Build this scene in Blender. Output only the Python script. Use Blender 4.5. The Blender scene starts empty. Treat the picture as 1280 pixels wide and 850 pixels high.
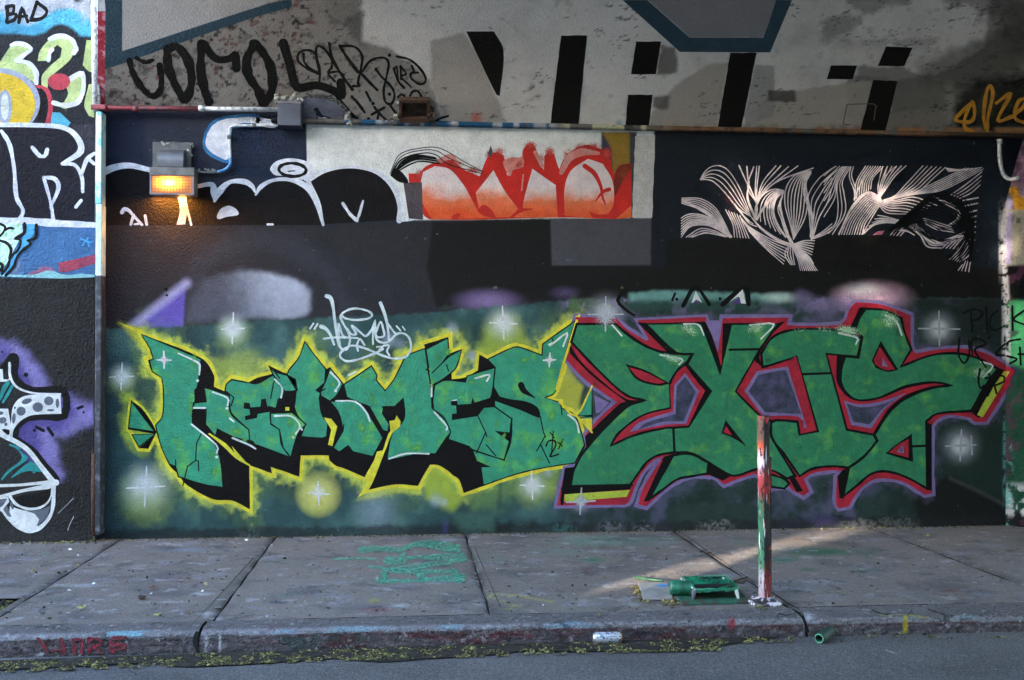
import bpy, bmesh, math, random
import numpy as np
from mathutils import Vector, Matrix
from mathutils.geometry import tessellate_polygon
random.seed(7)
SC = bpy.context.scene
COL = SC.collection

# ------------------------------------------------------------------ camera
FPX = 1338.0                       # focal length in photograph pixels (1280 wide)
CAM = Vector((0.0, -9.05, 1.5))
YAW = math.atan(128.0 / FPX)
PIT = math.atan(20.0 / FPX)
cd = bpy.data.cameras.new('camera')
cd.sensor_width = 36.0
cd.lens = 36.0 * FPX / 1280.0
cd.clip_end = 2000.0
cam = bpy.data.objects.new('camera', cd)
COL.objects.link(cam)
cam.location = CAM
cam.rotation_euler = (math.pi / 2 + PIT, 0, -YAW)
SC.camera = cam

# ------------------------------------------------------------------ sky, sun, exposure
SUN_EL = math.radians(9.0)
SUN_AZ = math.radians(225.0)       # compass-like: direction TO the sun, clockwise from +Y
W = bpy.data.worlds.new('World')
SC.world = W
W.use_nodes = True
nt = W.node_tree
bg = nt.nodes['Background']
sky = nt.nodes.new('ShaderNodeTexSky')
sky.sky_type = 'NISHITA'
sky.sun_disc = False
sky.sun_elevation = SUN_EL
sky.sun_rotation = SUN_AZ
sky.air_density = 1.0
sky.dust_density = 1.1
sky.ozone_density = 1.6
nt.links.new(sky.outputs['Color'], bg.inputs['Color'])
bg.inputs['Strength'].default_value = 0.15
SUN_TO = Vector((math.sin(SUN_AZ) * math.cos(SUN_EL), math.cos(SUN_AZ) * math.cos(SUN_EL), math.sin(SUN_EL)))
sd = bpy.data.lights.new('sun', 'SUN')
sd.energy = 3.0
sd.angle = math.radians(0.5)
sd.color = (1.0, 0.86, 0.68)
sun = bpy.data.objects.new('sun', sd)
COL.objects.link(sun)
sun.rotation_euler = SUN_TO.to_track_quat('Z', 'Y').to_euler()
sun.location = (-6, -8, 12)
SC.view_settings.view_transform = 'Standard'
SC.view_settings.look = 'None'
SC.view_settings.gamma = 1.0
SC.view_settings.use_curve_mapping = False
SC.view_settings.exposure = 4.7
SC.render.engine = 'CYCLES'

# ------------------------------------------------------------------ pixel <-> world
FW = Vector((math.sin(YAW) * math.cos(PIT), math.cos(YAW) * math.cos(PIT), math.sin(PIT)))
RT = Vector((math.cos(YAW), -math.sin(YAW), 0))
UP = RT.cross(FW)

def ray(x, y):
    return FW * FPX + RT * (x - 640.0) + UP * (425.0 - y)

class Plane:
    def __init__(self, p, n):
        self.p = Vector(p); self.n = Vector(n).normalized()
    def at(self, x, y, off=0.0):
        d = ray(x, y)
        t = (self.n.dot(self.p - CAM) + off) / self.n.dot(d)
        return CAM + d * t

def project(P):                    # numpy (N,3) -> pixel x, y
    Q = P - np.array(CAM)
    z = Q @ np.array(FW)
    return 640 + FPX * (Q @ np.array(RT)) / z, 425 - FPX * (Q @ np.array(UP)) / z

WALL = Plane((0, 0, 0), (0, -1, 0))
SIDE_Y = -0.07
SIDE = Plane((0, SIDE_Y, 0), (0, -1, 0))
GROUND = Plane((0, 0, 0), (0, 0, 1))
ROADZ = -0.103
ROADP = Plane((0, 0, ROADZ), (0, 0, 1))
KERB_Y = GROUND.at(640, 781.5).y
KERBF = Plane((0, KERB_Y, 0), (0, -1, 0))
ZS = WALL.at(800, 163).z           # springing of the vault
ZL = WALL.at(240, 136).z           # higher springing on the left
LEAN = 0.9
VAULT = Plane((0, 0, ZS), (0, -1, -LEAN))
XR = WALL.at(1256, 450).x          # corner with the return wall
RETD = Vector((0.6, -0.8, 0))
RETURN = Plane((XR, 0, 0), (-0.8, -0.6, 0))
XL = WALL.at(118, 450).x

# zoom frames of the photograph: (x0, y0, scale)
FR = dict(A=(120, 370, 2.931), B=(420, 370, 2.931), C=(680, 360, 2.931), D=(960, 360, 2.931),
          E=(0, 0, 2.931), F=(320, 0, 2.931), G=(640, 0, 2.931), H=(960, 0, 2.931),
          P=(840, 195, 5.665), Q=(1030, 195, 5.665), R=(480, 165, 3.765), S=(120, 190, 4.267),
          T=(360, 40, 6.4), U=(0, 0, 5.314), V=(0, 270, 9.446), W=(0, 420, 6.071), X=(0, 540, 6.071),
          Y=(1160, 360, 5.317), K=(0, 640, 4.0), L=(320, 640, 4.0), N=(380, 365, 8.0), O=(120, 240, 2.133),
          M=(640, 640, 4.0), J=(960, 640, 4.0), I=(0, 0, 1.0))

def px(text):
    """'A 163,138 387,228 B 28,323' -> list of photograph pixels"""
    out = []; fr = FR['I']
    for tok in text.split():
        if tok in FR: fr = FR[tok]; continue
        a, b = tok.split(',')
        out.append((fr[0] + float(a) / fr[2], fr[1] + float(b) / fr[2]))
    return out

# ------------------------------------------------------------------ colours
KA = 1.30
def lin(c):
    c = c / 255.0
    return c / 12.92 if c <= 0.04045 else ((c + 0.055) / 1.055) ** 2.4
def hexc(r, g, b, k=None):
    k = KA if k is None else k
    L = max(.022, .3 * lin(r) + .6 * lin(g) + .1 * lin(b)) # deeper darks than the photograph's tone curve shows
    return tuple(min(0.84, lin(v) * k * (L / .5) ** .27) for v in (r, g, b))

# ------------------------------------------------------------------ objects and tags
def tag(o, label=None, cat=None, group=None, kind=None):
    if label: o['label'] = label
    if cat: o['category'] = cat
    if group: o['group'] = group
    if kind: o['kind'] = kind
    return o
def empty(name, loc, label=None, cat=None, group=None, kind=None):
    o = bpy.data.objects.new(name, None); COL.objects.link(o); o.location = loc
    o.empty_display_size = 0.1
    return tag(o, label, cat, group, kind)
def link(name, me, mat, parent=None):
    o = bpy.data.objects.new(name, me); COL.objects.link(o)
    if mat is not None and not me.materials: me.materials.append(mat)
    if parent is not None:
        o.parent = parent
        o.matrix_parent_inverse = Matrix.Translation(-world_loc(parent))
    return o
def world_loc(o):
    v = Vector(o.location)
    return v       # parents are unrotated empties or meshes at the origin
def mesh(name, verts, faces, mat, parent=None, smooth=False):
    me = bpy.data.meshes.new(name)
    me.from_pydata([tuple(v) for v in verts], [], faces)
    me.update()
    if smooth:
        me.polygons.foreach_set('use_smooth', [True] * len(me.polygons))
    return link(name, me, mat, parent)
def bm_obj(name, bm, mat, parent=None, smooth=False, normals=True):
    if normals: bmesh.ops.recalc_face_normals(bm, faces=bm.faces)
    me = bpy.data.meshes.new(name); bm.to_mesh(me); bm.free()
    if smooth:
        me.polygons.foreach_set('use_smooth', [True] * len(me.polygons))
    return link(name, me, mat, parent)

def add_box(bm, lo, hi, mat=None):
    M = Matrix.Translation((Vector(lo) + Vector(hi)) / 2) @ Matrix.Diagonal((hi[0] - lo[0], hi[1] - lo[1], hi[2] - lo[2], 1))
    if mat is not None: M = mat @ M
    return bmesh.ops.create_cube(bm, size=1.0, matrix=M)['verts']
def bevel(bm, w, seg=2):
    bmesh.ops.bevel(bm, geom=list(bm.edges), offset=w, segments=seg, affect='EDGES', profile=0.6)
def add_tube(bm, pts, r, n=10, caps=True):
    pts = [Vector(p) for p in pts]
    rs = r if isinstance(r, (list, tuple)) else [r] * len(pts)
    rings = []
    ref = None
    for i, p in enumerate(pts):
        t = (pts[min(i + 1, len(pts) - 1)] - pts[max(i - 1, 0)]).normalized()
        if ref is None:
            ref = t.orthogonal().normalized()
        ref = (ref - t * ref.dot(t)).normalized()
        b = t.cross(ref)
        rings.append([bm.verts.new(p + (ref * math.cos(2 * math.pi * k / n) + b * math.sin(2 * math.pi * k / n)) * rs[i]) for k in range(n)])
    for a, b in zip(rings, rings[1:]):
        for k in range(n):
            bm.faces.new((a[k], a[(k + 1) % n], b[(k + 1) % n], b[k]))
    if caps:
        bm.faces.new(rings[0][::-1]); bm.faces.new(rings[-1])
    return rings
def spline(pts, n=6, closed=False):
    P = [Vector(p) for p in pts]
    m = len(P)
    if m < 3: return P
    out = []
    rng = range(m) if closed else range(m - 1)
    for i in rng:
        p0 = P[i - 1] if (closed or i > 0) else P[0] * 2 - P[1]
        p1 = P[i]; p2 = P[(i + 1) % m]
        p3 = P[(i + 2) % m] if (closed or i + 2 < m) else P[-1] * 2 - P[-2]
        for k in range(n):
            t = k / n
            out.append(0.5 * ((2 * p1) + (p2 - p0) * t + (2 * p0 - 5 * p1 + 4 * p2 - p3) * t * t + (3 * p1 - p0 - 3 * p2 + p3) * t ** 3))
    if not closed: out.append(P[-1])
    return out

def curvy(q, closed=True, cut=38.0, n=5):
    """round the gentle bends of a traced outline, keep its sharp corners"""
    m = len(q)
    if m < 4: return q
    def tang(k):
        if not closed and k in (0, m - 1): return None
        a = q[k] - q[k - 1]; b = q[(k + 1) % m] - q[k]
        if a.length < 1e-6 or b.length < 1e-6: return None
        ang = math.degrees(a.to_2d().angle(b.to_2d()))
        return (q[(k + 1) % m] - q[k - 1]).normalized() if ang < cut else None
    T = [tang(k) for k in range(m)]; out = []
    for k in range(m if closed else m - 1):
        p0, p1 = q[k], q[(k + 1) % m]; L = (p1 - p0).length
        if L < 3.0 or (T[k] is None and T[(k + 1) % m] is None): out.append(p0); continue
        d = (p1 - p0) / max(L, 1e-6)
        t0 = (T[k] or d) * L; t1 = (T[(k + 1) % m] or d) * L
        for j in range(n):
            s = j / n
            out.append(p0 * (2 * s ** 3 - 3 * s * s + 1) + t0 * (s ** 3 - 2 * s * s + s) + p1 * (3 * s * s - 2 * s ** 3) + t1 * (s ** 3 - s * s))
    if not closed: out.append(q[-1])
    return out

# ------------------------------------------------------------------ materials
def new_mat(name):
    m = bpy.data.materials.new(name); m.use_nodes = True
    t = m.node_tree
    return m, t, t.nodes['Principled BSDF'], t.nodes.new('ShaderNodeNewGeometry')
def node(t, kind, **kw):
    n = t.nodes.new(kind)
    for k, v in kw.items():
        if k in n.inputs: n.inputs[k].default_value = v
        else: setattr(n, k, v)
    return n
def noise(t, vec, scale, detail=4.0, rough=0.55):
    n = t.nodes.new('ShaderNodeTexNoise')
    n.inputs['Scale'].default_value = scale; n.inputs['Detail'].default_value = detail; n.inputs['Roughness'].default_value = rough
    t.links.new(vec, n.inputs['Vector'])
    return n
def ramp(t, src, stops):
    r = t.nodes.new('ShaderNodeValToRGB')
    while len(r.color_ramp.elements) < len(stops): r.color_ramp.elements.new(0.5)
    for e, (p, c) in zip(r.color_ramp.elements, stops):
        e.position = p; e.color = (c, c, c, 1) if not isinstance(c, (tuple, list)) else (*c[:3], 1)
    t.links.new(src, r.inputs['Fac'])
    return r
def mix(t, fac, a, b, mode='MIX'):
    m = t.nodes.new('ShaderNodeMix'); m.data_type = 'RGBA'; m.blend_type = mode
    for sock, v in ((m.inputs[0], fac), (m.inputs[6], a), (m.inputs[7], b)):
        if hasattr(v, 'links'): t.links.new(v, sock)
        elif isinstance(v, (int, float)): sock.default_value = v
        else: sock.default_value = (*v[:3], 1)
    return m.outputs[2]
def stucco(t, p, pos, amount=1.0, fine=95.0, coarse=26.0):
    a = noise(t, pos, fine, 3, 0.6); b = noise(t, pos, coarse * 1.9, 4, 0.62)
    ad = node(t, 'ShaderNodeMath', operation='MULTIPLY_ADD')
    t.links.new(b.outputs['Fac'], ad.inputs[0]); ad.inputs[1].default_value = 1.6
    t.links.new(a.outputs['Fac'], ad.inputs[2])
    bp = node(t, 'ShaderNodeBump', Strength=1.0, Distance=0.042 * amount)
    t.links.new(ad.outputs[0], bp.inputs['Height'])
    t.links.new(bp.outputs['Normal'], p.inputs['Normal'])
    return ad
def finish_paint(t, p, pos, col, rough=0.6, amount=1.0, wear=0.12, fine=95.0, spec=.17):
    """grain, dust specks and roller unevenness on top of a base colour socket"""
    g = noise(t, pos, 140.0, 2, 0.6); h = noise(t, pos, 3.1, 5, 0.6)
    r1 = ramp(t, g.outputs['Fac'], [(0.3, 1 - wear), (0.72, 1 + wear)])
    r2 = ramp(t, h.outputs['Fac'], [(0.3, 1 - wear * 0.8), (0.7, 1 + wear * 0.6)])
    c = mix(t, 1.0, col, r1.outputs['Color'], 'MULTIPLY')
    c = mix(t, 1.0, c, r2.outputs['Color'], 'MULTIPLY')
    w2 = noise(t, pos, 14.0, 5, 0.65); r3 = ramp(t, w2.outputs['Fac'], [(0.3, 1 - wear), (0.7, 1 + wear)])
    c = mix(t, 1.0, c, r3.outputs['Color'], 'MULTIPLY')
    sp = noise(t, pos, 120.0, 2, 0.5)
    rs = ramp(t, sp.outputs['Fac'], [(0.70, 0.0), (0.78, 0.10)])
    c = mix(t, rs.outputs['Color'], c, (0.30, 0.30, 0.31))
    t.links.new(c, p.inputs['Base Color'])
    p.inputs['Roughness'].default_value = rough
    p.inputs['Specular IOR Level'].default_value = spec
    stucco(t, p, pos, amount, fine)
MATS = {}
def mat_attr(name, rough=0.62, amount=1.0, wear=0.16, fine=95.0):
    if name in MATS: return MATS[name]
    m, t, p, g = new_mat(name)
    a = t.nodes.new('ShaderNodeAttribute'); a.attribute_name = 'paint'
    finish_paint(t, p, g.outputs['Position'], a.outputs['Color'], rough, amount, wear, fine)
    MATS[name] = m
    return m
def mat_paint(name, c, c2=None, rough=0.6, amount=1.0, scale=5.0, lo=0.45, hi=0.68, wear=0.18):
    if name in MATS: return MATS[name]
    m, t, p, g = new_mat(name)
    pos = g.outputs['Position']; dark = max(c) < .03
    if c2 is not None:
        n = noise(t, pos, scale, 3, 0.6)
        r = ramp(t, n.outputs['Fac'], [(lo, 0.0), (hi, 1.0)])
        c = mix(t, r.outputs['Color'], c, c2)
    else:
        rg = node(t, 'ShaderNodeRGB'); rg.outputs[0].default_value = (*c, 1); c = rg.outputs[0]
    finish_paint(t, p, pos, c, rough, amount, wear, spec=.09 if dark else .2)
    MATS[name] = m
    return m
def mat_spray(name, c):
    """fine paint mist: opacity from the film's spray attribute, broken into droplets"""
    if name in MATS: return MATS[name]
    m, t, p, g = new_mat(name); pos = g.outputs['Position']
    rg = node(t, 'ShaderNodeRGB'); rg.outputs[0].default_value = (*c, 1)
    finish_paint(t, p, pos, rg.outputs[0], .6)
    a = t.nodes.new('ShaderNodeAttribute'); a.attribute_name = 'spray'
    n = noise(t, pos, 130, 3, .7); r = node(t, 'ShaderNodeMapRange'); t.links.new(n.outputs['Fac'], r.inputs['Value']); r.inputs['From Min'].default_value = .28; r.inputs['From Max'].default_value = .72
    sb = node(t, 'ShaderNodeMath', operation='MULTIPLY_ADD'); t.links.new(a.outputs['Fac'], sb.inputs[0]); sb.inputs[1].default_value = 1.25
    ng = node(t, 'ShaderNodeMath', operation='MULTIPLY'); t.links.new(r.outputs[0], ng.inputs[0]); ng.inputs[1].default_value = -1.0; t.links.new(ng.outputs[0], sb.inputs[2])
    mu = node(t, 'ShaderNodeMath', operation='MULTIPLY'); t.links.new(sb.outputs[0], mu.inputs[0]); mu.inputs[1].default_value = 3.0; mu.use_clamp = True
    t.links.new(mu.outputs[0], p.inputs['Alpha'])
    MATS[name] = m
    return m
def mat_worn(name, c, scale=38.0, lo=.44, hi=.52):
    """paint worn through to the ground in patches"""
    m, t, p, g = new_mat(name); pos = g.outputs['Position']
    n = noise(t, pos, scale, 4, .7); r = ramp(t, n.outputs['Fac'], [(lo, 0.0), (hi, .8)]); t.links.new(r.outputs['Color'], p.inputs['Alpha'])
    n2 = noise(t, pos, 9.0, 4, .6); r2 = ramp(t, n2.outputs['Fac'], [(.3, .75), (.7, 1.2)]); t.links.new(mix(t, 1.0, c, r2.outputs['Color'], 'MULTIPLY'), p.inputs['Base Color'])
    p.inputs['Roughness'].default_value = .85; p.inputs['Specular IOR Level'].default_value = .12
    MATS[name] = m
    return m
def mat_concrete(name, rough=.82, amount=.6, tints=(), fine=130.0, speck=.35):
    """painted vertex colour + grit, pits and small paint stains at true scale"""
    if name in MATS: return MATS[name]
    m, t, p, g = new_mat(name); pos = g.outputs['Position']
    a = t.nodes.new('ShaderNodeAttribute'); a.attribute_name = 'paint'; c = a.outputs['Color']
    for k, (scale, lo, hi, col, al) in enumerate(tints):
        mp = node(t, 'ShaderNodeMapping'); mp.inputs['Location'].default_value = (k * 7.3, k * 3.1, k * 1.7); t.links.new(pos, mp.inputs['Vector'])
        n = noise(t, mp.outputs[0], scale, 6, .68); r = ramp(t, n.outputs['Fac'], [(lo, 0.0), (hi, al)]); c = mix(t, r.outputs['Color'], c, col)
    gr = noise(t, pos, 105.0, 4, .8); r1 = ramp(t, gr.outputs['Fac'], [(.28, 1 - speck), (.5, 1.0), (.74, 1 + speck * 1.6)])
    c = mix(t, 1.0, c, r1.outputs['Color'], 'MULTIPLY')
    g2 = noise(t, pos, 45.0, 4, .7); r2 = ramp(t, g2.outputs['Fac'], [(.3, 1 - speck * .5), (.7, 1 + speck * .5)])
    c = mix(t, 1.0, c, r2.outputs['Color'], 'MULTIPLY')
    t.links.new(c, p.inputs['Base Color']); p.inputs['Roughness'].default_value = rough; p.inputs['Specular IOR Level'].default_value = .12
    stucco(t, p, pos, amount, fine, 40.0)
    MATS[name] = m
    return m
def mat_plain(name, c, rough=0.5, metal=0.0, c2=None, scale=20.0, lo=0.4, hi=0.65, bump=0.15, bscale=120.0):
    if name in MATS: return MATS[name]
    m, t, p, g = new_mat(name)
    tc = t.nodes.new('ShaderNodeTexCoord')
    pos = g.outputs['Position']
    if c2 is not None:
        n = noise(t, pos, scale, 4, 0.65)
        r = ramp(t, n.outputs['Fac'], [(lo, 0.0), (hi, 1.0)])
        t.links.new(mix(t, r.outputs['Color'], c, c2), p.inputs['Base Color'])
    else:
        n = noise(t, pos, 40.0, 4, 0.65)
        r = ramp(t, n.outputs['Fac'], [(0.3, 0.8), (0.7, 1.15)])
        t.links.new(mix(t, 1.0, c, r.outputs['Color'], 'MULTIPLY'), p.inputs['Base Color'])
    p.inputs['Roughness'].default_value = rough
    if rough > .75: p.inputs['Specular IOR Level'].default_value = .1
    p.inputs['Metallic'].default_value = metal
    b = noise(t, pos, bscale, 3, 0.6)
    bp = node(t, 'ShaderNodeBump', Strength=bump, Distance=0.004)
    t.links.new(b.outputs['Fac'], bp.inputs['Height']); t.links.new(bp.outputs['Normal'], p.inputs['Normal'])
    MATS[name] = m
    return m

# ------------------------------------------------------------------ spray painter on vertex colours
RNG = np.random.default_rng(3)
LAT = RNG.random((256, 256))
def vnoise(x, y):
    xi = np.floor(x).astype(int); yi = np.floor(y).astype(int)
    fx = x - xi; fy = y - yi
    fx = fx * fx * (3 - 2 * fx); fy = fy * fy * (3 - 2 * fy)
    a = LAT[xi % 256, yi % 256]; b = LAT[(xi + 1) % 256, yi % 256]
    c = LAT[xi % 256, (yi + 1) % 256]; d = LAT[(xi + 1) % 256, (yi + 1) % 256]
    return (a * (1 - fx) + b * fx) * (1 - fy) + (c * (1 - fx) + d * fx) * fy
def fbm(x, y, o=4):
    s = 0; w = 0.5; tot = 0
    for i in range(o):
        s = s + w * vnoise(x * 2 ** i + 17.3 * i, y * 2 ** i + 9.1 * i); tot += w; w *= 0.55
    return s / tot
def sstep(a, b, x):
    t = np.clip((x - a) / (b - a), 0, 1)
    return t * t * (3 - 2 * t)
class Canvas:
    def __init__(self, x, y, base):
        self.x = x; self.y = y
        self.c = np.empty((len(x), 3)); self.c[:] = base
    def sub(self, pts, m):
        xs = [p[0] for p in pts]; ys = [p[1] for p in pts]
        return np.nonzero((self.x > min(xs) - m) & (self.x < max(xs) + m) & (self.y > min(ys) - m) & (self.y < max(ys) + m))[0]
    def over(self, i, a, col):
        a = np.clip(a, 0, 1)[:, None]
        self.c[i] = self.c[i] * (1 - a) + np.array(col) * a
    def dist(self, i, pts, closed=True):
        x = self.x[i]; y = self.y[i]
        d = np.full(len(i), 1e9); inside = np.zeros(len(i), bool)
        n = len(pts)
        for k in range(n if closed else n - 1):
            ax, ay = pts[k]; bx, by = pts[(k + 1) % n]
            vx, vy = bx - ax, by - ay
            L = vx * vx + vy * vy + 1e-9
            t = np.clip(((x - ax) * vx + (y - ay) * vy) / L, 0, 1)
            d = np.minimum(d, (x - ax - t * vx) ** 2 + (y - ay - t * vy) ** 2)
            if closed and ay != by:
                cr = ((ay > y) != (by > y)) & (x < (bx - ax) * (y - ay) / (by - ay) + ax)
                inside ^= cr
        d = np.sqrt(d)
        return np.where(inside, -d, d) if closed else d
    def grain(self, i, s=9.0):
        return fbm(self.x[i] / s, self.y[i] / s, 4)
    def poly(self, pts, col, soft=1.5, a=1.0, rag=0.0, s=9.0):
        if isinstance(pts, str): pts = px(pts)
        i = self.sub(pts, soft * 2 + rag + 2)
        if not len(i): return
        d = self.dist(i, pts)
        if rag: d = d + (self.grain(i, s) - 0.5) * 2 * rag
        self.over(i, a * (1 - sstep(-soft, soft, d)), col)
    def glow(self, pts, col, w, a=1.0, rag=0.4, s=14.0):
        if isinstance(pts, str): pts = px(pts)
        i = self.sub(pts, w * 1.6)
        if not len(i): return
        d = self.dist(i, pts)
        ww = w * (1 + rag * 2 * (self.grain(i, s) - 0.5))
        br = .55 + .6 * sstep(.3, .62, fbm(self.x[i] / (s * .9) + 50, self.y[i] / (s * 1.6) + 20, 4))
        self.over(i, a * br * (1 - sstep(0.1, 1.0, np.maximum(d, 0) / ww)), col)
    def line(self, pts, w, col, soft=3.0, a=1.0, rag=0.0, smooth=True, s=9.0):
        if isinstance(pts, str): pts = px(pts)
        if smooth and len(pts) > 2: pts = [(v.x, v.y) for v in spline([(p[0], p[1], 0) for p in pts], 5)]
        i = self.sub(pts, w + soft + rag)
        if not len(i): return
        d = self.dist(i, pts, False)
        if rag: d = d + (self.grain(i, s) - 0.5) * 2 * rag
        self.over(i, a * (1 - sstep(w / 2 - soft, w / 2 + soft, d)), col)
    def blob(self, cx, cy, rx, ry, col, a=1.0, p=1.0, rag=0.0):
        i = np.nonzero((abs(self.x - cx) < rx * 1.3) & (abs(self.y - cy) < ry * 1.3))[0]
        if not len(i): return
        r = np.sqrt(((self.x[i] - cx) / rx) ** 2 + ((self.y[i] - cy) / ry) ** 2)
        if rag: r = r * (1 + rag * (self.grain(i, 12.0) - 0.5))
        self.over(i, a * (1 - sstep(0, 1, r)) ** p, col)
    def mottle(self, amp, s=30.0, sy=None):
        n = fbm(self.x / s + 3, self.y / (sy or s) + 5, 5)
        self.c *= (1 + amp * (n - 0.5) * 2)[:, None]
    def patches(self, col, s, th, a, sy=None, seed=0.0, band=0.06):
        n = fbm(self.x / s + seed * 13.7, self.y / (sy or s) + seed * 7.1, 5)
        self.over(np.arange(len(self.x)), a * sstep(th, th + band, n), col)
def grid(name, fn, nu, nv, paint, base, mat, parent=None, skip=None, flip=False):
    """fn(u, v) -> world for arrays; vertex colours painted in photograph pixels"""
    u, v = np.meshgrid(np.linspace(0, 1, nu + 1), np.linspace(0, 1, nv + 1))
    P = fn(u.ravel(), v.ravel())
    x, y = project(P)
    cv = Canvas(x, y, base)
    paint(cv)
    i = (np.arange(nv)[:, None] * (nu + 1) + np.arange(nu)[None, :]).ravel()
    F = np.stack([i, i + 1, i + nu + 2, i + nu + 1], 1)
    if flip: F = F[:, ::-1]
    if skip is not None:
        keep = ~skip(P[F].mean(1)); F = F[keep]
    me = bpy.data.meshes.new(name)
    me.vertices.add(len(P)); me.vertices.foreach_set('co', P.ravel())
    me.loops.add(F.size); me.loops.foreach_set('vertex_index', F.ravel().astype(np.int32))
    me.polygons.add(len(F)); me.polygons.foreach_set('loop_start', np.arange(0, F.size, 4, dtype=np.int32))
    me.update(calc_edges=True)
    me.polygons.foreach_set('use_smooth', [True] * len(F))
    at = me.color_attributes.new('paint', 'FLOAT_COLOR', 'POINT')
    cc = np.ones((len(P), 4)); cc[:, :3] = np.clip(cv.c, 0.003, 0.85)
    at.data.foreach_set('color', cc.ravel())
    return link(name, me, mat, parent)

# ------------------------------------------------------------------ paint films: crisp shapes and lines on a plane
CNT = [0]
def film_off(layer):
    CNT[0] += 1
    return 0.00020 * (layer + 1) + 3e-7 * CNT[0]
class Film:
    """collects polygons and strokes given in photograph pixels into one mesh on a plane"""
    def __init__(self, plane, layer):
        self.pl = plane; self.layer = layer; self.v = []; self.f = []
    def _add(self, pts2, tris, off):
        b = len(self.v)
        self.v += [self.pl.at(p[0], p[1], o) for p, o in zip(pts2, off)]
        for t in tris:
            a, b2, c = (self.v[b + k] for k in t)
            n = (b2 - a).cross(c - a)
            self.f.append(tuple(b + k for k in (t if n.dot(self.pl.n) > 0 else t[::-1])))
    def poly(self, pts, smooth=0, wob=0.0, holes=()):
        if isinstance(pts, str): pts = px(pts)
        loops = [pts] + [px(h) if isinstance(h, str) else h for h in holes]
        L3 = []
        for lp in loops:
            q = [Vector((p[0], p[1], 0)) for p in lp]
            if smooth: q = spline(q, smooth, True)
            else: q = curvy(q)
            if wob and not smooth:
                r = []
                for k in range(len(q)):
                    a, b = q[k], q[(k + 1) % len(q)]
                    L = (b - a).length; n = max(1, int(L / 7))
                    for j in range(n):
                        w = a.lerp(b, j / n)
                        if j: w = w + Vector((random.uniform(-wob, wob), random.uniform(-wob, wob), 0))
                        r.append(w)
                q = r
            L3.append(q)
        tr = tessellate_polygon(L3)
        flat = [p for lp in L3 for p in lp]
        o = film_off(self.layer)
        self._add(flat, tr, [o] * len(flat))
        return self
    def stroke(self, pts, w, smooth=5, closed=False, taper=None):
        if isinstance(pts, str): pts = px(pts)
        q = [Vector((p[0], p[1], 0)) for p in pts]
        ws = list(w) if isinstance(w, (list, tuple)) else None
        if smooth and len(q) > 2:
            q2 = spline(q, smooth, closed)
            if ws:
                m = len(q) - 1 if not closed else len(q)
                wl = []
                for k in range(len(q2)):
                    s = k / max(1, len(q2) - 1) * (len(ws) - 1); i = min(int(s), len(ws) - 2)
                    wl.append(ws[i] + (ws[i + 1] - ws[i]) * (s - i))
                ws = wl
            q = q2
        elif closed and not ws: q = curvy(q)
        elif ws and len(ws) != len(q):
            ws = [ws[0] + (ws[-1] - ws[0]) * k / (len(q) - 1) for k in range(len(q))]
        n = len(q)
        if n < 2: return self
        if ws is None:
            ph = random.uniform(0, 9); ws = [w * (1 + .13 * math.sin(k * .61 + ph) + .10 * math.sin(k * 1.7 + 2 * ph)) for k in range(n)] if n > 6 else [w] * n
        Lf, Rt = [], []
        for k in range(n):
            a = q[k - 1] if (closed or k > 0) else q[k]
            b = q[(k + 1) % n] if (closed or k < n - 1) else q[k]
            d1 = (q[k] - a); d2 = (b - q[k])
            if d1.length < 1e-6: d1 = d2
            if d2.length < 1e-6: d2 = d1
            if d1.length < 1e-6: d1 = d2 = Vector((1, 0, 0))
            d1.normalize(); d2.normalize()
            t = d1 + d2
            if t.length < 0.2: t = d2
            t.normalize()
            nn = Vector((-t.y, t.x, 0))
            mi = min(1.6, 1 / max(0.3, abs(nn.dot(Vector((-d2.y, d2.x, 0))))))
            Lf.append(q[k] + nn * ws[k] / 2 * mi); Rt.append(q[k] - nn * ws[k] / 2 * mi)
        o = film_off(self.layer)
        sl = 0.00012
        pts2 = []; off = []; tr = []
        for k in range(n):
            pts2 += [Lf[k], Rt[k]]; off += [o + sl * k / n] * 2
        for k in range(n if closed else n - 1):
            a = 2 * k; b = 2 * ((k + 1) % n)
            tr += [(a, a + 1, b + 1), (a, b + 1, b)]
        if not closed:
            for end, sgn in ((0, -1), (n - 1, 1)):
                if n > 1:
                    t = (q[1] - q[0]) if end == 0 else (q[-1] - q[-2])
                    if t.length < 1e-6: continue
                    t.normalize(); t *= sgn
                    nn = Vector((-t.y, t.x, 0)); r = ws[end] / 2
                    base = len(pts2); m = 5
                    for j in range(m + 1):
                        th = -math.pi / 2 + math.pi * j / m
                        pts2.append(q[end] + t * (math.cos(th) * r) + nn * (math.sin(th) * r)); off.append(off[2 * end])
                    for j in range(1, m): tr.append((base, base + j, base + j + 1))
        self._add(pts2, tr, off)
        return self
    def bundle(self, a, b, n, w, smooth=6, jit=0.0):
        A = px(a); B = px(b); m = 12
        def res(Pn):
            s = spline([(p[0], p[1], 0) for p in Pn], 8); L = [0]
            for u, v in zip(s, s[1:]): L.append(L[-1] + (v - u).length)
            out = []
            for k in range(m):
                d = L[-1] * k / (m - 1); i = 0
                while i < len(L) - 2 and L[i + 1] < d: i += 1
                f = (d - L[i]) / max(1e-6, L[i + 1] - L[i]); out.append(s[i].lerp(s[i + 1], min(1, f)))
            return out
        RA, RB = res(A), res(B)
        for k in range(n):
            f = k / max(1, n - 1)
            ww = w if not isinstance(w, tuple) else random.uniform(*w)
            jx = random.uniform(-jit, jit); jy = random.uniform(-jit, jit)
            pts = [(u.x + (v.x - u.x) * f + jx, u.y + (v.y - u.y) * f + jy) for u, v in zip(RA, RB)]
            self.stroke(pts, [ww * 0.9, ww * 1.1, ww, ww * 0.8], 3)
        return self
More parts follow.
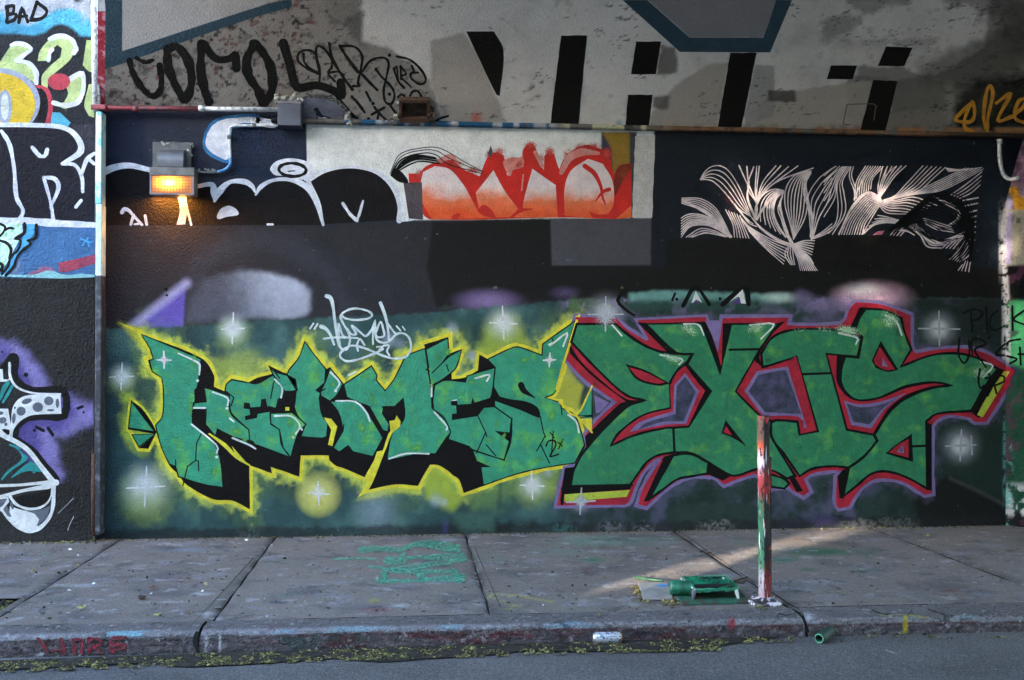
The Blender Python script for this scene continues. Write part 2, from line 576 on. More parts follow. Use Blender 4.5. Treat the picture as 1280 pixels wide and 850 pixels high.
    def disc(self, cx, cy, rx, ry=None, rot=0.0, n=18, ring=None):
        ry = rx if ry is None else ry
        c, s = math.cos(rot), math.sin(rot)
        pts = [(cx + c * rx * math.cos(t) - s * ry * math.sin(t), cy + s * rx * math.cos(t) + c * ry * math.sin(t)) for t in [2 * math.pi * k / n for k in range(n)]]
        if ring: return self.stroke(pts, ring, 2, True)
        return self.poly(pts)
    def puff(self, cx, cy, rx, ry=None, rot=0.0, a=1.0, n=20, rings=6):
        """soft spray: rings of falling opacity"""
        ry = rx if ry is None else ry
        if not hasattr(self, 'al'): self.al = []
        c, s = math.cos(rot), math.sin(rot); o = film_off(self.layer); b = len(self.v)
        self.v.append(self.pl.at(cx, cy, o)); self.al.append(a)
        for k in range(1, rings + 1):
            f = k / rings; al = a * (1 - (f * f * (3 - 2 * f)))
            for j in range(n):
                t = 2 * math.pi * j / n; u = rx * f * math.cos(t); v = ry * f * math.sin(t)
                self.v.append(self.pl.at(cx + c * u - s * v, cy + s * u + c * v, o)); self.al.append(al)
        for j in range(n): self.f.append((b, b + 1 + (j + 1) % n, b + 1 + j))
        for k in range(rings - 1):
            for j in range(n):
                i0 = b + 1 + k * n + j; i1 = b + 1 + k * n + (j + 1) % n
                self.f.append((i0, i1, i1 + n, i0 + n))
        return self
    def make(self, name, mat, parent, label=None):
        o = mesh(name, self.v, self.f, mat, parent)
        if hasattr(self, 'al'):
            at = o.data.attributes.new('spray', 'FLOAT', 'POINT'); at.data.foreach_set('value', self.al)
            o.data.polygons.foreach_set('use_smooth', [True] * len(o.data.polygons))
        if label: o['label'] = label
        return o
LAMP_GLOW = .75
LAMP_W = .45
RIGHT_END = 15.0
SUNSPOTS = []
_r = random.Random(5)
def _cluster(x, y, pl, n, sx, sy, s=.05):
    for _ in range(n): SUNSPOTS.append((x + _r.gauss(0, sx), y + _r.gauss(0, sy), pl, s, s))
_cluster(1092, 250, WALL, 17, 24, 18, .048); _cluster(926, 246, WALL, 15, 20, 18, .048); _cluster(1078, 368, WALL, 9, 18, 6, .045)
_cluster(985, 395, WALL, 4, 22, 5, .035); _cluster(1085, 395, WALL, 5, 25, 8, .035)
for k in range(46):
    t = 1 - .68 * ((k + .5) / 46) ** 1.25
    SUNSPOTS.append((640 + 420 * t + _r.gauss(0, 13), 768 - 108 * t + _r.gauss(0, 2.5), GROUND, .07, .05))
_cluster(1264, 305, RETURN, 8, 4, 36, .045); _cluster(1252, 310, WALL, 8, 3, 30, .045)
_cluster(1210, 678, GROUND, 4, 18, 3, .04)
# ------------------------------------------------------------------ traced outlines used by both painter and films
HERMES = px('A 163,138 387,228 432,290 432,332 470,348 476,322 497,303 560,316 590,300 648,284 655,277 630,253 700,287 706,270 '
            '742,225 765,163 800,215 843,268 858,260 908,322 B 28,323 130,253 150,288 147,306 180,344 215,300 255,215 326,190 322,178 '
            '412,150 415,212 462,194 440,262 424,282 424,305 474,298 520,272 525,214 555,230 640,190 668,184 755,216 755,175 790,150 '
            '882,84 860,165 835,242 808,342 795,362 764,374 820,388 825,408 870,432 890,470 912,546 908,562 876,614 780,628 700,644 '
            '630,664 540,696 468,722 450,672 428,656 412,642 375,620 345,618 325,650 300,696 220,690 120,710 178,572 160,568 105,664 '
            '25,630 0,622 A 855,602 852,584 750,584 745,662 640,626 645,650 562,620 564,782 500,750 430,745 330,690 300,652 270,622 '
            '240,556 216,474 241,445 246,345 240,300 205,277 190,234 208,231 195,190')
EXIS = px('C 118,106 265,110 300,148 372,193 384,188 342,118 592,106 637,236 655,110 897,108 890,135 D 117,138 262,134 285,115 300,75 322,52 '
          '400,58 460,75 522,100 525,215 540,240 620,226 720,222 800,240 870,280 904,300 880,360 800,490 760,490 740,476 660,465 622,480 '
          '600,505 598,580 602,752 575,758 500,712 430,698 380,705 330,745 295,800 260,808 250,790 252,690 272,670 230,668 160,680 132,700 '
          '152,745 130,762 90,740 75,725 0,732 C 822,738 790,690 770,680 700,704 660,720 625,692 600,688 540,690 490,706 430,750 375,800 345,792 '
          '362,735 420,642 438,618 400,632 352,690 312,782 298,794 48,797 60,740 78,660 110,655 155,575 150,540 186,495 232,448 268,418 240,400 '
          '150,335 80,262 78,235')
STARS = [(291, 411, 15, 20, 14), (152, 471, 13, 17, 15), (182, 609, 24, 26, 24), (398, 617, 15, 15, 13), (205, 450, 7, 11, 9),
         (629, 404, 17, 21, 17), (665, 607, 14, 18, 15), (687, 450, 7, 9, 8), (757, 393, 20, 22, 22), (726, 627, 11, 17, 18),
         (1174, 411, 17, 22, 26), (1201, 557, 18, 20, 19)]

# ------------------------------------------------------------------ ground, road, pavement, kerb
def asphalt():
    m, t, p, g = new_mat('asphalt'); pos = g.outputs['Position']
    a = noise(t, pos, 105, 4, 0.8); b = noise(t, pos, 1.1, 6, 0.65); c = noise(t, pos, 150, 2, 0.5)
    r = ramp(t, a.outputs['Fac'], [(0.26, (0.014, 0.014, 0.0145)), (0.5, (0.066, 0.063, 0.066)), (0.74, (0.21, 0.20, 0.205))])
    r2 = ramp(t, b.outputs['Fac'], [(0.3, 0.62), (0.5, 1.0), (0.7, 1.2)])
    col = mix(t, 1.0, r.outputs['Color'], r2.outputs['Color'], 'MULTIPLY')
    r3 = ramp(t, c.outputs['Fac'], [(0.68, 0.0), (0.74, 0.5)])
    col = mix(t, r3.outputs['Color'], col, (0.36, 0.35, 0.36))
    t.links.new(col, p.inputs['Base Color']); p.inputs['Roughness'].default_value = 0.9; p.inputs['Specular IOR Level'].default_value = .12
    bp = node(t, 'ShaderNodeBump', Strength=0.6, Distance=0.006)
    t.links.new(a.outputs['Fac'], bp.inputs['Height']); t.links.new(bp.outputs['Normal'], p.inputs['Normal'])
    return m
ASPH = asphalt()
GR = mat_plain('bare_ground', (0.17, 0.16, 0.14), 0.9, c2=(0.22, 0.20, 0.16), scale=2.0)
tag(mesh('ground', [(-300, -300, -0.30), (300, -300, -0.30), (300, 300, -0.30), (-300, 300, -0.30)], [(0, 1, 2, 3)], GR), 'wide bare ground around the underpass', 'ground', kind='structure')
rv = []; rf = []
ny, nx = 26, 60
for j in range(ny + 1):
    y = KERB_Y - 0.02 - 9.6 * (j / ny) ** 1.6
    for i in range(nx + 1):
        x = -40 + 70 * i / nx
        rv.append((x, y, ROADZ + 0.05 * sstep(0, 4.0, np.array(-(y - KERB_Y))).item() + 0.002 * math.sin(x * 3.1 + y * 5)))
for j in range(ny):
    for i in range(nx):
        a = j * (nx + 1) + i
        rf.append((a, a + nx + 1, a + nx + 2, a + 1))
road = mesh('road', rv, rf, ASPH, smooth=True)
tag(road, 'grey asphalt road in front of the kerb', 'road', kind='structure')
crk = Film(ROADP, 6)
CRM = mat_plain('crack_dark', (0.02, 0.02, 0.02), 0.95)
SEAL = mat_plain('crack_pale', (0.22, 0.22, 0.23), 0.95)
crk.stroke('J 590,690 640,710 690,745 720,770 780,795 840,815 880,840', [1.0, 1.6, 1.2, 1.5, 1.0], 4)
crk.make('crack', SEAL, road)
crk = Film(ROADP, 6); crk.stroke('J 600,690 650,716 700,750 730,776 790,800 850,822', .7, 4); crk.stroke('L 1080,760 1040,790 1000,840', .6, 4); crk.stroke('K 640,790 700,820 720,850', .6, 4); crk.make('crack', CRM, road)

CONC = mat_concrete('pavement_concrete', .82, .6, (
    (1.6, .52, .62, hexc(88, 88, 100), .5), (3.0, .56, .62, hexc(134, 134, 146), .5), (5.0, .57, .63, hexc(154, 152, 158), .6), (4.6, .57, .64, hexc(88, 84, 90), .6),
    (2.4, .60, .70, hexc(124, 100, 102), .45), (2.8, .62, .70, hexc(100, 118, 142), .4), (2.6, .62, .70, hexc(92, 128, 116), .45), (10.0, .64, .68, hexc(166, 166, 174), .6), (12.0, .65, .69, hexc(66, 62, 66), .6)))
JOINTS = [-5.6, -3.95, -2.36, -1.11, 0.47, 2.265, 4.02, 5.75, 7.5]
TOP_Y = KERB_Y + 0.26
def paint_pave(cv):
    cv.mottle(0.08, 60, 16)
    g = hexc
    # spilled green and pale paint
    for (x, y, rx, ry, c, a) in [(760, 676, 120, 10, (105, 140, 130), .8), (700, 690, 60, 8, (110, 130, 128), .6), (740, 700, 30, 5, (45, 120, 95), .8),
                                 (1030, 690, 90, 9, (48, 110, 88), .85), (975, 699, 40, 6, (40, 120, 92), .9), (1010, 712, 30, 5, (60, 110, 95), .6),
                                 (1085, 713, 30, 4, (60, 115, 100), .7), (1010, 730, 90, 14, (120, 122, 130), .55), (1190, 738, 22, 4, (150, 75, 80), .7),
                                 (735, 711, 14, 4, (140, 70, 80), .7), (1050, 682, 40, 6, (135, 110, 95), .4), (990, 676, 40, 8, (150, 130, 110), .35),
                                 (230, 687, 60, 4, (120, 140, 165), .55), (210, 685, 30, 5, (85, 87, 98), .8), (100, 732, 40, 3, (160, 162, 172), .7),
                                 (250, 742, 24, 3, (165, 166, 175), .7), (260, 767, 22, 4, (170, 170, 178), .7), (460, 760, 50, 6, (95, 98, 120), .7),
                                 (470, 762, 34, 5, (135, 92, 92), .7), (500, 757, 22, 4, (165, 168, 178), .7), (560, 675, 26, 3, (150, 152, 168), .8),
                                 (467, 751, 11, 4, (150, 150, 75), .8), (100, 771, 50, 8, (86, 86, 98), .6), (70, 750, 60, 7, (92, 92, 104), .5),
                                 (380, 741, 40, 6, (92, 94, 110), .7), (345, 752, 30, 5, (100, 102, 120), .7), (340, 700, 30, 10, (98, 118, 116), .35),
                                 (850, 745, 80, 10, (118, 118, 126), .5), (900, 762, 10, 3, (150, 150, 90), .8), (640, 745, 5, 3, (170, 165, 70), .8)]:
        cv.blob(x, y, rx, ry, g(*c), a, 1.0, 1.2)
    dx = np.array(FW)[:, None] * FPX + np.array(RT)[:, None] * (cv.x - 640) + np.array(UP)[:, None] * (425 - cv.y)
    wx = CAM.x + dx[0] * (-CAM.z / dx[2]); ii = np.arange(len(wx))
    dj = np.min(np.abs(wx[:, None] - np.array(JOINTS)[None, :]), 1)
    cv.over(ii, .7 * np.exp(-dj / .035) * sstep(.35, .6, cv.grain(ii, 10)), g(62, 58, 56))
    # thin yellow chalk lines
    for p in ('I 608,742 640,744 690,752', 'I 610,744 640,756 655,762', 'I 625,762 642,760'):
        cv.line(p, 1.3, g(165, 160, 70), 1.0, .8, 1.0)
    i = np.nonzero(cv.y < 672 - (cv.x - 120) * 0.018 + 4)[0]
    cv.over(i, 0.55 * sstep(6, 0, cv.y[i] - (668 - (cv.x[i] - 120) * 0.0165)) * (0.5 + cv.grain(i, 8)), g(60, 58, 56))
pv = empty('pavement', (0, -1.4, 0), 'paint-stained concrete pavement slabs along the graffiti wall', 'pavement', kind='structure')
DARKJ = mat_plain('joint_dirt', (0.035, 0.033, 0.03), 0.95)
bm = bmesh.new(); add_box(bm, (-12, TOP_Y + 0.005, -0.12), (9, -0.002, -0.022)); bm_obj('joint_bed', bm, DARKJ, pv)
PIT_R = (-4.0, -2.375, -2.86, -2.13)
ends = [-12.0] + JOINTS[:-1] + [9.0]
for k, (a, b) in enumerate(zip(ends, ends[1:])):
    ga = 0.005; dz = random.uniform(-0.002, 0.003)
    w = b - a - 2 * ga
    nu = int(w / 0.03); nv = 110
    def fn(u, v, a=a + ga, w=w, dz=dz):
        X = a + u * w + 0.0035 * np.sin(v * 31 + a * 9) * (np.abs(u - 0.5) > 0.499)
        Y = TOP_Y + 0.001 + (0 - TOP_Y - 0.005) * v
        e = np.minimum(np.minimum(u, 1 - u) * w, 1.0)
        Z = dz * 0 - 0.012 * np.exp(-e / 0.006) + 0.002 * np.sin(X * 2.3 + Y * 1.7)
        Z = Z + 0.0015 * (fbm(X * 9 + 40, Y * 9 + 40, 3) - 0.5) * 2
        return np.stack([X, Y, Z], 1)
    sk = None
    if a < -3 < b or a < PIT_R[1] - .01 <= b:
        sk = lambda Cn: (Cn[:, 0] > PIT_R[0]) & (Cn[:, 0] < PIT_R[1] - 0.03) & (Cn[:, 1] > PIT_R[2]) & (Cn[:, 1] < PIT_R[3])
    tone = random.uniform(.9, 1.08); s = grid('slab', fn, nu, nv, paint_pave, tuple(c_ * tone for c_ in hexc(129, 121, 119)), CONC, pv, sk)
# groove lines tooled beside the joints
gv = Film(Plane((0, 0, .004), (0, 0, 1)), 4)
for t_ in ('K 1270,225 1120,390 960,560', 'L 1060,170 1110,310 1160,455', 'L 1090,170 1150,310 1220,470', 'M 820,85 1000,210 1210,350'):
    gv.stroke(t_, 0.8, 3)
gv.make('tooled_groove', mat_plain('groove_dark', (0.06, 0.058, 0.056), .95), pv)
# green roller marks left on a slab
gm = Film(Plane((0, 0, .003), (0, 0, 1)), 4)
GPM = mat_worn('green_floor_paint', hexc(70, 142, 120))
gm.stroke('L 525,190 600,182 690,188', 7.2, 4); gm.stroke('L 700,195 790,165 880,158 1010,175', [4.3, 7.2, 8.7, 7.2], 4)
gm.stroke('L 860,162 930,185 1010,190', 5.8, 4); gm.stroke('L 660,245 730,240 735,215', 10.2, 3); gm.stroke('L 760,228 860,225 1030,228', [4.3, 5.8, 13.0], 4)
gm.stroke('L 390,235 480,232 600,236', 2.9, 4); gm.stroke('L 570,272 700,285 870,262 980,255', [2.9, 5.8, 7.2, 2.9], 4)
gm.stroke('L 610,340 680,345 780,342 900,335 1030,330', [8.7, 5.8, 4.3, 7.2, 11.6], 4); gm.stroke('L 630,310 680,295 800,300 1000,295', [7.2, 4.3, 7.2, 4.3], 4)
gm.stroke('L 640,320 640,345', 8.7, 0); gm.stroke('L 815,300 830,335', 10.2, 0); gm.stroke('L 985,295 1010,330', 8.7, 0)
gm.make('paint_mark', GPM, pv)

# hairline cracks and trodden gum
hc = Film(GROUND, 4)
for s_ in ('I 700,700 730,704 760,701 800,706', 'I 1150,690 1200,694 1240,691'):
    hc.stroke(s_, .4, 4)
hc.make('hairline_crack', MATS['groove_dark'], pv)
gum = Film(Plane((0, 0, .0035), (0, 0, 1)), 5); rg_ = random.Random(11)
for _ in range(150):
    x_ = rg_.uniform(0, 1280); y_ = rg_.uniform(676, 768); s_ = (y_ - 560) / 170 * rg_.uniform(.5, 2.0); gum.disc(x_, y_, s_ * 1.5, s_ * .5, 0, 8)
o = gum.make('gum_spots', mat_plain('gum', (.06, .058, .06), .8, 0, c2=(.14, .135, .14), scale=3), pv); o['kind'] = 'stuff'
# kerb stones
def paint_kerb(cv):
    g = hexc
    cv.mottle(0.18, 40, 10); cv.mottle(0.1, 9, 4)
    yb = 800 - cv.x * 0.0245 + 0.0000045 * cv.x ** 2       # arris line in the photograph
    f = cv.y - yb
    i = np.arange(len(cv.x))
    gr = fbm(cv.x / 16, cv.y / 7, 4); gr2 = fbm(cv.x / 40 + 9, cv.y / 8 + 2, 4); gr3 = fbm(cv.x / 7 + 4, cv.y / 5, 3)
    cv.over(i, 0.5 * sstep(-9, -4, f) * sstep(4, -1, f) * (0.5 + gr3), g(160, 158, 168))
    for (x0, x1, c, a) in [(110, 200, (120, 180, 200), 0.6), (250, 520, (124, 166, 186), 0.5), (520, 720, (130, 166, 186), 0.5), (1130, 1300, (110, 150, 155), 0.8), (640, 760, (124, 160, 184), .5)]:
        m = sstep(x0, x0 + 20, cv.x) * sstep(x1, x1 - 20, cv.x)
        cv.over(i, a * m * sstep(-9, -6, f) * sstep(1, -2, f) * sstep(0.48, 0.60, gr2), g(*c))
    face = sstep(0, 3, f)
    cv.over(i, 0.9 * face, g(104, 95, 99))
    m = sstep(300, 420, cv.x) * sstep(1010, 960, cv.x)
    cv.over(i, 0.75 * face * m * sstep(0.46, 0.60, gr2), g(108, 56, 62))
    m2 = sstep(640, 660, cv.x)
    cv.over(i, 0.7 * m2 * sstep(-1, 1, f) * sstep(4, 2, f) * sstep(0.42, .5, gr), g(100, 55, 62))
    cv.over(i, 0.35 * face * sstep(.62, .68, gr3), g(150, 145, 150))
    cv.over(i, 0.4 * face * sstep(.64, .70, 1 - gr3), g(60, 56, 60))
    cv.over(i, 0.6 * face * sstep(330, 360, cv.x) * sstep(480, 440, cv.x) * sstep(.5, .6, gr), g(70, 92, 90))
    cv.blob(800, 792, 30, 9, g(50, 50, 64), .85, 1, .8); cv.blob(900, 786, 16, 8, g(56, 56, 66), .8, 1, .8)
    cv.blob(915, 779, 6, 9, g(178, 52, 62), .95, .6, .5); cv.blob(590, 794, 12, 8, g(160, 155, 165), .6, 1, 1); cv.blob(660, 795, 14, 7, g(135, 60, 70), .7, 1, 1)
    cv.line('J 688,530 686,600', 5, g(190, 170, 40), 1.5, .95); cv.blob(1010, 772, 12, 9, g(175, 175, 185), .8, 1, 1)
    cv.line('K 1035,620 1030,700', 2.2, g(195, 195, 200), 1.2, .9); cv.line('K 1100,615 1100,695', 2.2, g(195, 195, 200), 1.2, .9)
    cv.line('I 1100,767 1110,770 1122,768 1160,772', 1.6, g(160, 155, 80), 1, .7, 1)
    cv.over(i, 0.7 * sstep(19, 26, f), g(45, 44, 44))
kerb = empty('kerb', (0, KERB_Y + 0.12, 0), 'worn concrete kerb with faded red and blue paint', 'kerb', kind='structure')
KMAT = mat_concrete('kerb_concrete', .8, .9, ((6.0, .58, .62, hexc(76, 70, 72), .6), (16.0, .60, .64, hexc(168, 166, 174), .6), (26.0, .60, .64, hexc(50, 46, 48), .7), (9.0, .60, .64, hexc(120, 70, 76), .4)), 110.0, .5)
kprof = [(TOP_Y + .0005, -0.001)] + [(TOP_Y - 0.22 * q, 0.004 * math.sin(q * 3)) for q in np.linspace(0.02, 1, 12)] + \
        [(KERB_Y + 0.020 - 0.020 * math.sin(a), -0.020 + 0.020 * math.cos(a)) for a in np.linspace(0.1, math.pi / 2, 8)] + \
        [(KERB_Y - 0.012 * q, -0.02 - 0.17 * q) for q in np.linspace(0.05, 1, 16)]
kp = np.array(kprof)
kx = [-12, -4.6, -1.14, 2.262, 5.6, 9.0]
for a, b in zip(kx, kx[1:]):
    def fn(u, v, a=a + .008, b=b - .008):
        X = a + u * (b - a)
        s = (1 - v) * (len(kp) - 1)
        Y = np.interp(s, np.arange(len(kp)), kp[:, 0]); Z = np.interp(s, np.arange(len(kp)), kp[:, 1])
        n = (fbm(X * 22 + 60, s * 0.9 + 7, 5) - 0.5) * 1.7
        ch = sstep(.62, .75, fbm(X * 6 + 90, np.zeros_like(X) + 3, 3)) * np.exp(-((s - 15) / 4.0) ** 2)
        e = np.minimum(X - a, b - X)
        cn = 0.02 * np.exp(-e / 0.03) * np.exp(-((s - 16) / 6.0) ** 2)
        return np.stack([X, Y + 0.008 * n + 0.022 * ch + cn, Z + 0.003 * n - 0.016 * ch - cn], 1)
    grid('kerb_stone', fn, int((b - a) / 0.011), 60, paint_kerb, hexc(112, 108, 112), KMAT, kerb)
bm = bmesh.new(); add_box(bm, (-12, KERB_Y + 0.03, -0.20), (9, TOP_Y, -0.03)); bm_obj('kerb_bed', bm, DARKJ, kerb)
kf = Film(Plane((0, KERB_Y - 0.012, 0), (0, -1, 0)), 2)
for s_, w_ in (('K 190,635 215,665 235,705', 4.2), ('K 250,700 290,690 320,660', 3), ('K 305,635 318,680 315,705', 4.5), ('K 368,640 372,705', 5), ('K 375,637 410,640 408,668 375,668 ', 3.4),
               ('K 405,672 408,705', 4.5), ('K 445,632 445,700', 5), ('K 450,632 500,640 498,665 460,668', 3.6), ('K 465,672 502,700', 4.2), ('K 628,628 570,630 553,650 590,662 628,665', 4.5), ('K 556,655 562,700', 5), ('K 575,690 628,678', 3)):
    kf.stroke(s_, w_, 4)
KRED = mat_paint('faded_red', hexc(165, 48, 66), hexc(110, 80, 88), .8, .8, 30, .42, .62)
kf.make('painted_letters', KRED, kerb)
kc = Film(Plane((0, KERB_Y - 0.014, 0), (0, -1, 0)), 2)
kc.stroke('J 175,515 190,550 205,600', [1.8, 1.2, 1.5], 4); kc.stroke('K 985,605 975,640 990,700', [5, 6, 5], 3)
kc.make('crack', CRM, kerb)
kt = Film(Plane((0, 0, .006), (0, 0, 1)), 9)
for s_ in ('J 60,505 45,520 52,530', 'J 60,508 100,515 150,500 170,508 175,515', 'J 520,490 560,505 600,515', 'J 720,492 700,512', 'J 800,485 840,500 880,512', 'J 20,400 100,455 160,490'):
    kt.stroke(s_, 0.9, 3)
kt.make('crack', CRM, kerb)

# ------------------------------------------------------------------ main wall
wall = empty('underpass_wall', (1.0, 0, 0), 'long stuccoed wall covered with green graffiti letters, under the vault', 'wall')
STUC = mat_attr('stucco_paint', 0.6, 1.0, 0.13)
def paint_wall(cv):
    g = hexc
    x, y = cv.x, cv.y
    i = np.arange(len(x))
    # rows of the upper wall
    cv.poly('I 100,-20 385,-20 385,290 100,290', g(46, 52, 72), 1.2)
    cv.poly('I 180,138 290,138 290,230 180,230', g(58, 62, 80), 8, .7, 4)
    cv.poly('I 280,150 386,150 386,222 330,225 280,215', g(30, 48, 80), 1.5, 1, .8)
    cv.poly('I 128,140 180,140 182,205 128,215', g(36, 46, 74), 5, .7, 4)
    cv.poly('I 383,140 820,140 820,273 520,275 383,270', g(226, 220, 218), 1.0)
    cv.poly('I 752,165 789,165 789,225 752,215', g(150, 120, 40), 1.2)
    cv.poly('I 752,165 764,185 766,215 750,225', g(40, 60, 110), 2, .9)
    cv.poly('I 787,165 796,165 792,273 787,273', g(70, 72, 82), 1.2)
    cv.poly('I 820,100 1300,100 1300,340 812,340 814,272', g(22, 34, 52), 1.2)
    cv.blob(1245, 270, 40, 110, g(44, 66, 82), .6)
    # dark middle band
    cv.poly('I 100,281 420,281 530,277 700,273 814,274 814,400 100,420', g(50, 50, 59), 1.3, 1, .8)
    cv.over(i, 0.45 * sstep(150, 330, x) * sstep(690, 450, x) * sstep(276, 290, y) * sstep(420, 380, y) * cv.grain(i, 25), g(62, 60, 70))
    cv.poly('I 541,277 688,273 690,330 900,335 1260,338 1260,372 700,374 620,380 545,384 533,330', g(20, 19, 23), 3, 1, 2)
    cv.poly('I 688,273 814,272 813,331 690,332', g(84, 84, 94), 1.3, 1, .6)
    cv.poly('I 832,300 900,298 935,297 1000,338 1010,322 1018,294 1110,294 1160,305 1200,330 1246,338 1260,340 1260,372 820,365 832,340', g(14, 14, 17), 2.5, 1, 2)
    cv.poly('I 1000,340 1250,338 1252,374 760,372 760,345', g(14, 14, 17), 4, 1, 3)
    # grey fog shape and lilac sprays in the band
    cv.poly('I 233,403 237,372 254,348 300,337 344,341 374,350 392,361 389,378 386,394 356,401 312,399', g(98, 100, 115), 7, .8, 4)
    fog = [(v.x, v.y) for v in spline([(a, b, 0) for a, b in px('I 233,403 237,372 254,348 300,337 344,341 374,350 392,361 389,378 386,394 356,401 312,399 270,402')], 4, True)]; k_ = cv.sub(fog, 6); dd = cv.dist(k_, fog)
    cv.over(k_, .95 * (1 - sstep(-7, 2.5, dd + (cv.grain(k_, 8) - .5) * 4)) * sstep(262, 378, x[k_] + (cv.grain(k_, 16) - .5) * 40) * (.75 + .4 * sstep(400, 345, y[k_])), g(172, 174, 192))
    cv.line('I 228,372 262,320 320,300 372,312 410,350 430,385', 26, g(66, 68, 80), 11, .75, 6)
    cv.line('I 392,350 410,385', 24, g(52, 51, 60), 8, .9)
    cv.poly('I 168,408 232,354 229,412', g(112, 92, 190), 2.0, .95)
    cv.line('I 166,408 200,380 233,354', 9, g(175, 165, 205), 6, .9)
    cv.blob(610, 376, 55, 20, g(150, 125, 180), .85); cv.blob(706, 366, 26, 12, g(110, 90, 140), .6)
    # green field behind the first name
    top = np.interp(x, [100, 230, 330, 420, 520, 640, 700, 760, 900, 1280], [412, 408, 400, 396, 392, 382, 376, 374, 372, 374])
    fld = sstep(-2.0, 2.5, y - top + (cv.grain(i, 7) - .5) * 6) * sstep(119, 128, x)
    cv.over(i, fld, g(54, 92, 94))
    n1 = fbm(x / 60, y / 60, 4)
    cv.over(i, fld * sstep(.5, .75, n1) * .8, g(84, 124, 122))
    cv.over(i, fld * sstep(.5, .75, 1 - n1) * .6, g(36, 66, 72))
    cv.over(i, fld * .5 * sstep(165, 125, x), g(56, 74, 92))
    # field behind the second name
    f2 = fld * sstep(690, 720, x)
    cv.over(i, f2, g(50, 74, 72))
    n2 = fbm(x / 34 + 5, y / 34 + 2, 4)
    cv.over(i, f2 * sstep(.48, .7, n2) * .85 * sstep(1260, 1130, x), g(92, 94, 124))
    cv.over(i, f2 * sstep(.5, .72, fbm(x / 26 + 30, y / 26, 4)) * .7, g(30, 58, 50))
    cv.over(i, f2 * sstep(1130, 1230, x) * sstep(520, 380, y) * .7, g(26, 36, 38))
    cv.over(i, f2 * sstep(1120, 1200, x) * sstep(480, 540, y) * .75, g(30, 62, 52))
    cv.over(i, f2 * sstep(.5, .6, cv.grain(i, 16)) * sstep(400, 374, y) * sstep(1140, 1060, x) * .9, g(140, 126, 170))
    cv.poly('I 1190,596 1215,610 1262,634 1262,660 1150,662 1140,620 1160,596', g(20, 22, 25), 6, .9, 3)
    cv.line('I 1188,598 1225,615 1262,634', 4, g(90, 95, 98), 3, .6)
    # soft lights above the second name
    cv.poly('I 786,366 840,362 905,366 985,368 985,377 786,378', g(120, 170, 165), 3, .8, 3)
    cv.poly('I 785,374 1000,372 1000,386 785,388', g(48, 92, 82), 4, .7, 4)
    cv.blob(1090, 372, 62, 26, g(205, 165, 190), .95, .8); cv.blob(1080, 362, 36, 12, g(220, 205, 215), .7)
    cv.blob(975, 372, 34, 10, g(185, 205, 200), .8)
    cv.line('I 1000,372 1030,384 1060,376', 16, g(135, 120, 165), 8, .7, 4)
    # yellow haze round the first name
    cv.glow(HERMES, g(104, 134, 80), 30, .6, 1.5, 20)
    cv.glow(HERMES, g(190, 196, 78), 15, .95, 1.2, 9)
    cv.glow(px('A 118,375 215,490 160,565 110,500'), g(160, 178, 64), 14, .9, .8, 10)
    cv.poly('A 85,98 165,120 190,140 215,200 190,210', g(190, 186, 60), 5, .9, 2)
    cv.poly('A 430,240 560,200 620,260 560,300 480,310 440,290', g(160, 172, 74), 12, .7, 6)
    cv.poly('B 320,640 350,618 412,648 440,720 470,735 430,790 330,740', g(160, 176, 60), 6, .9, 3)
    cv.poly('B 80,745 130,716 220,696 300,700 310,715 200,720 120,745', g(176, 180, 60), 4, .9, 2)
    cv.poly('B 520,215 545,120 600,70 660,90 710,180 670,178 630,190 560,225', g(150, 168, 62), 9, .85, 5)
    cv.poly('B 755,150 880,72 885,95 790,150', g(190, 186, 70), 4, .8, 2)
    cv.poly('B 840,250 905,330 880,440 825,385 770,372 812,345', g(172, 172, 64), 3, .95, 2)
    cv.poly('B 470,720 540,700 640,670 780,630 830,640 800,700 640,740 500,790', g(104, 140, 84), 10, .8, 5)
    cv.line('B 600,690 600,780', 5, g(52, 88, 82), 3, .6); cv.line('B 690,690 690,760', 4, g(52, 88, 82), 3, .6)
    cv.blob(690, 610, 26, 24, g(150, 170, 80), .7)
    # halos of the sprayed stars
    for (sx, sy, r, cr, ch) in STARS:
        if sx < 700:
            if r > 10: cv.blob(sx, sy + r * .5, r * 1.9, r * 1.9, g(150, 168, 76), .75, .8, .5)
        else: cv.blob(sx, sy, r * 1.5, r * 1.5, g(130, 135, 145), .5)
        cv.blob(sx, sy, r * 1.9, r * 1.9, g(196, 210, 208) if sx < 700 else g(166, 170, 180), .8, 1.5)
        cv.blob(sx, sy, r * .8, r * .8, g(240, 244, 244) if sx < 700 else g(200, 204, 210), 1.0, .6)
    cv.blob(182, 624, 26, 20, g(150, 172, 64), .35); cv.blob(398, 618, 31, 31, g(196, 190, 92), 1.0, .45); cv.blob(398, 615, 13, 13, g(205, 214, 190), .9)
    for (bx, by, r, a) in ((487, 424, 14, .6), (565, 411, 12, .5), (590, 445, 9, .7), (545, 625, 12, .6), (555, 628, 8, .6), (470, 640, 40, .35), (685, 590, 10, .5), (500, 430, 10, .4)):
        cv.blob(bx, by, r, r * 1.1, g(165, 175, 195), a)
    # lilac mist round the second name
    cv.glow(EXIS, g(104, 96, 132), 12, .5, 1.4, 9)
    # bottom of the wall: splashes and dirt
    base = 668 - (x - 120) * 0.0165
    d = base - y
    cv.over(i, .75 * sstep(9, 1, d + (cv.grain(i, 9) - .5) * 10), g(40, 44, 50))
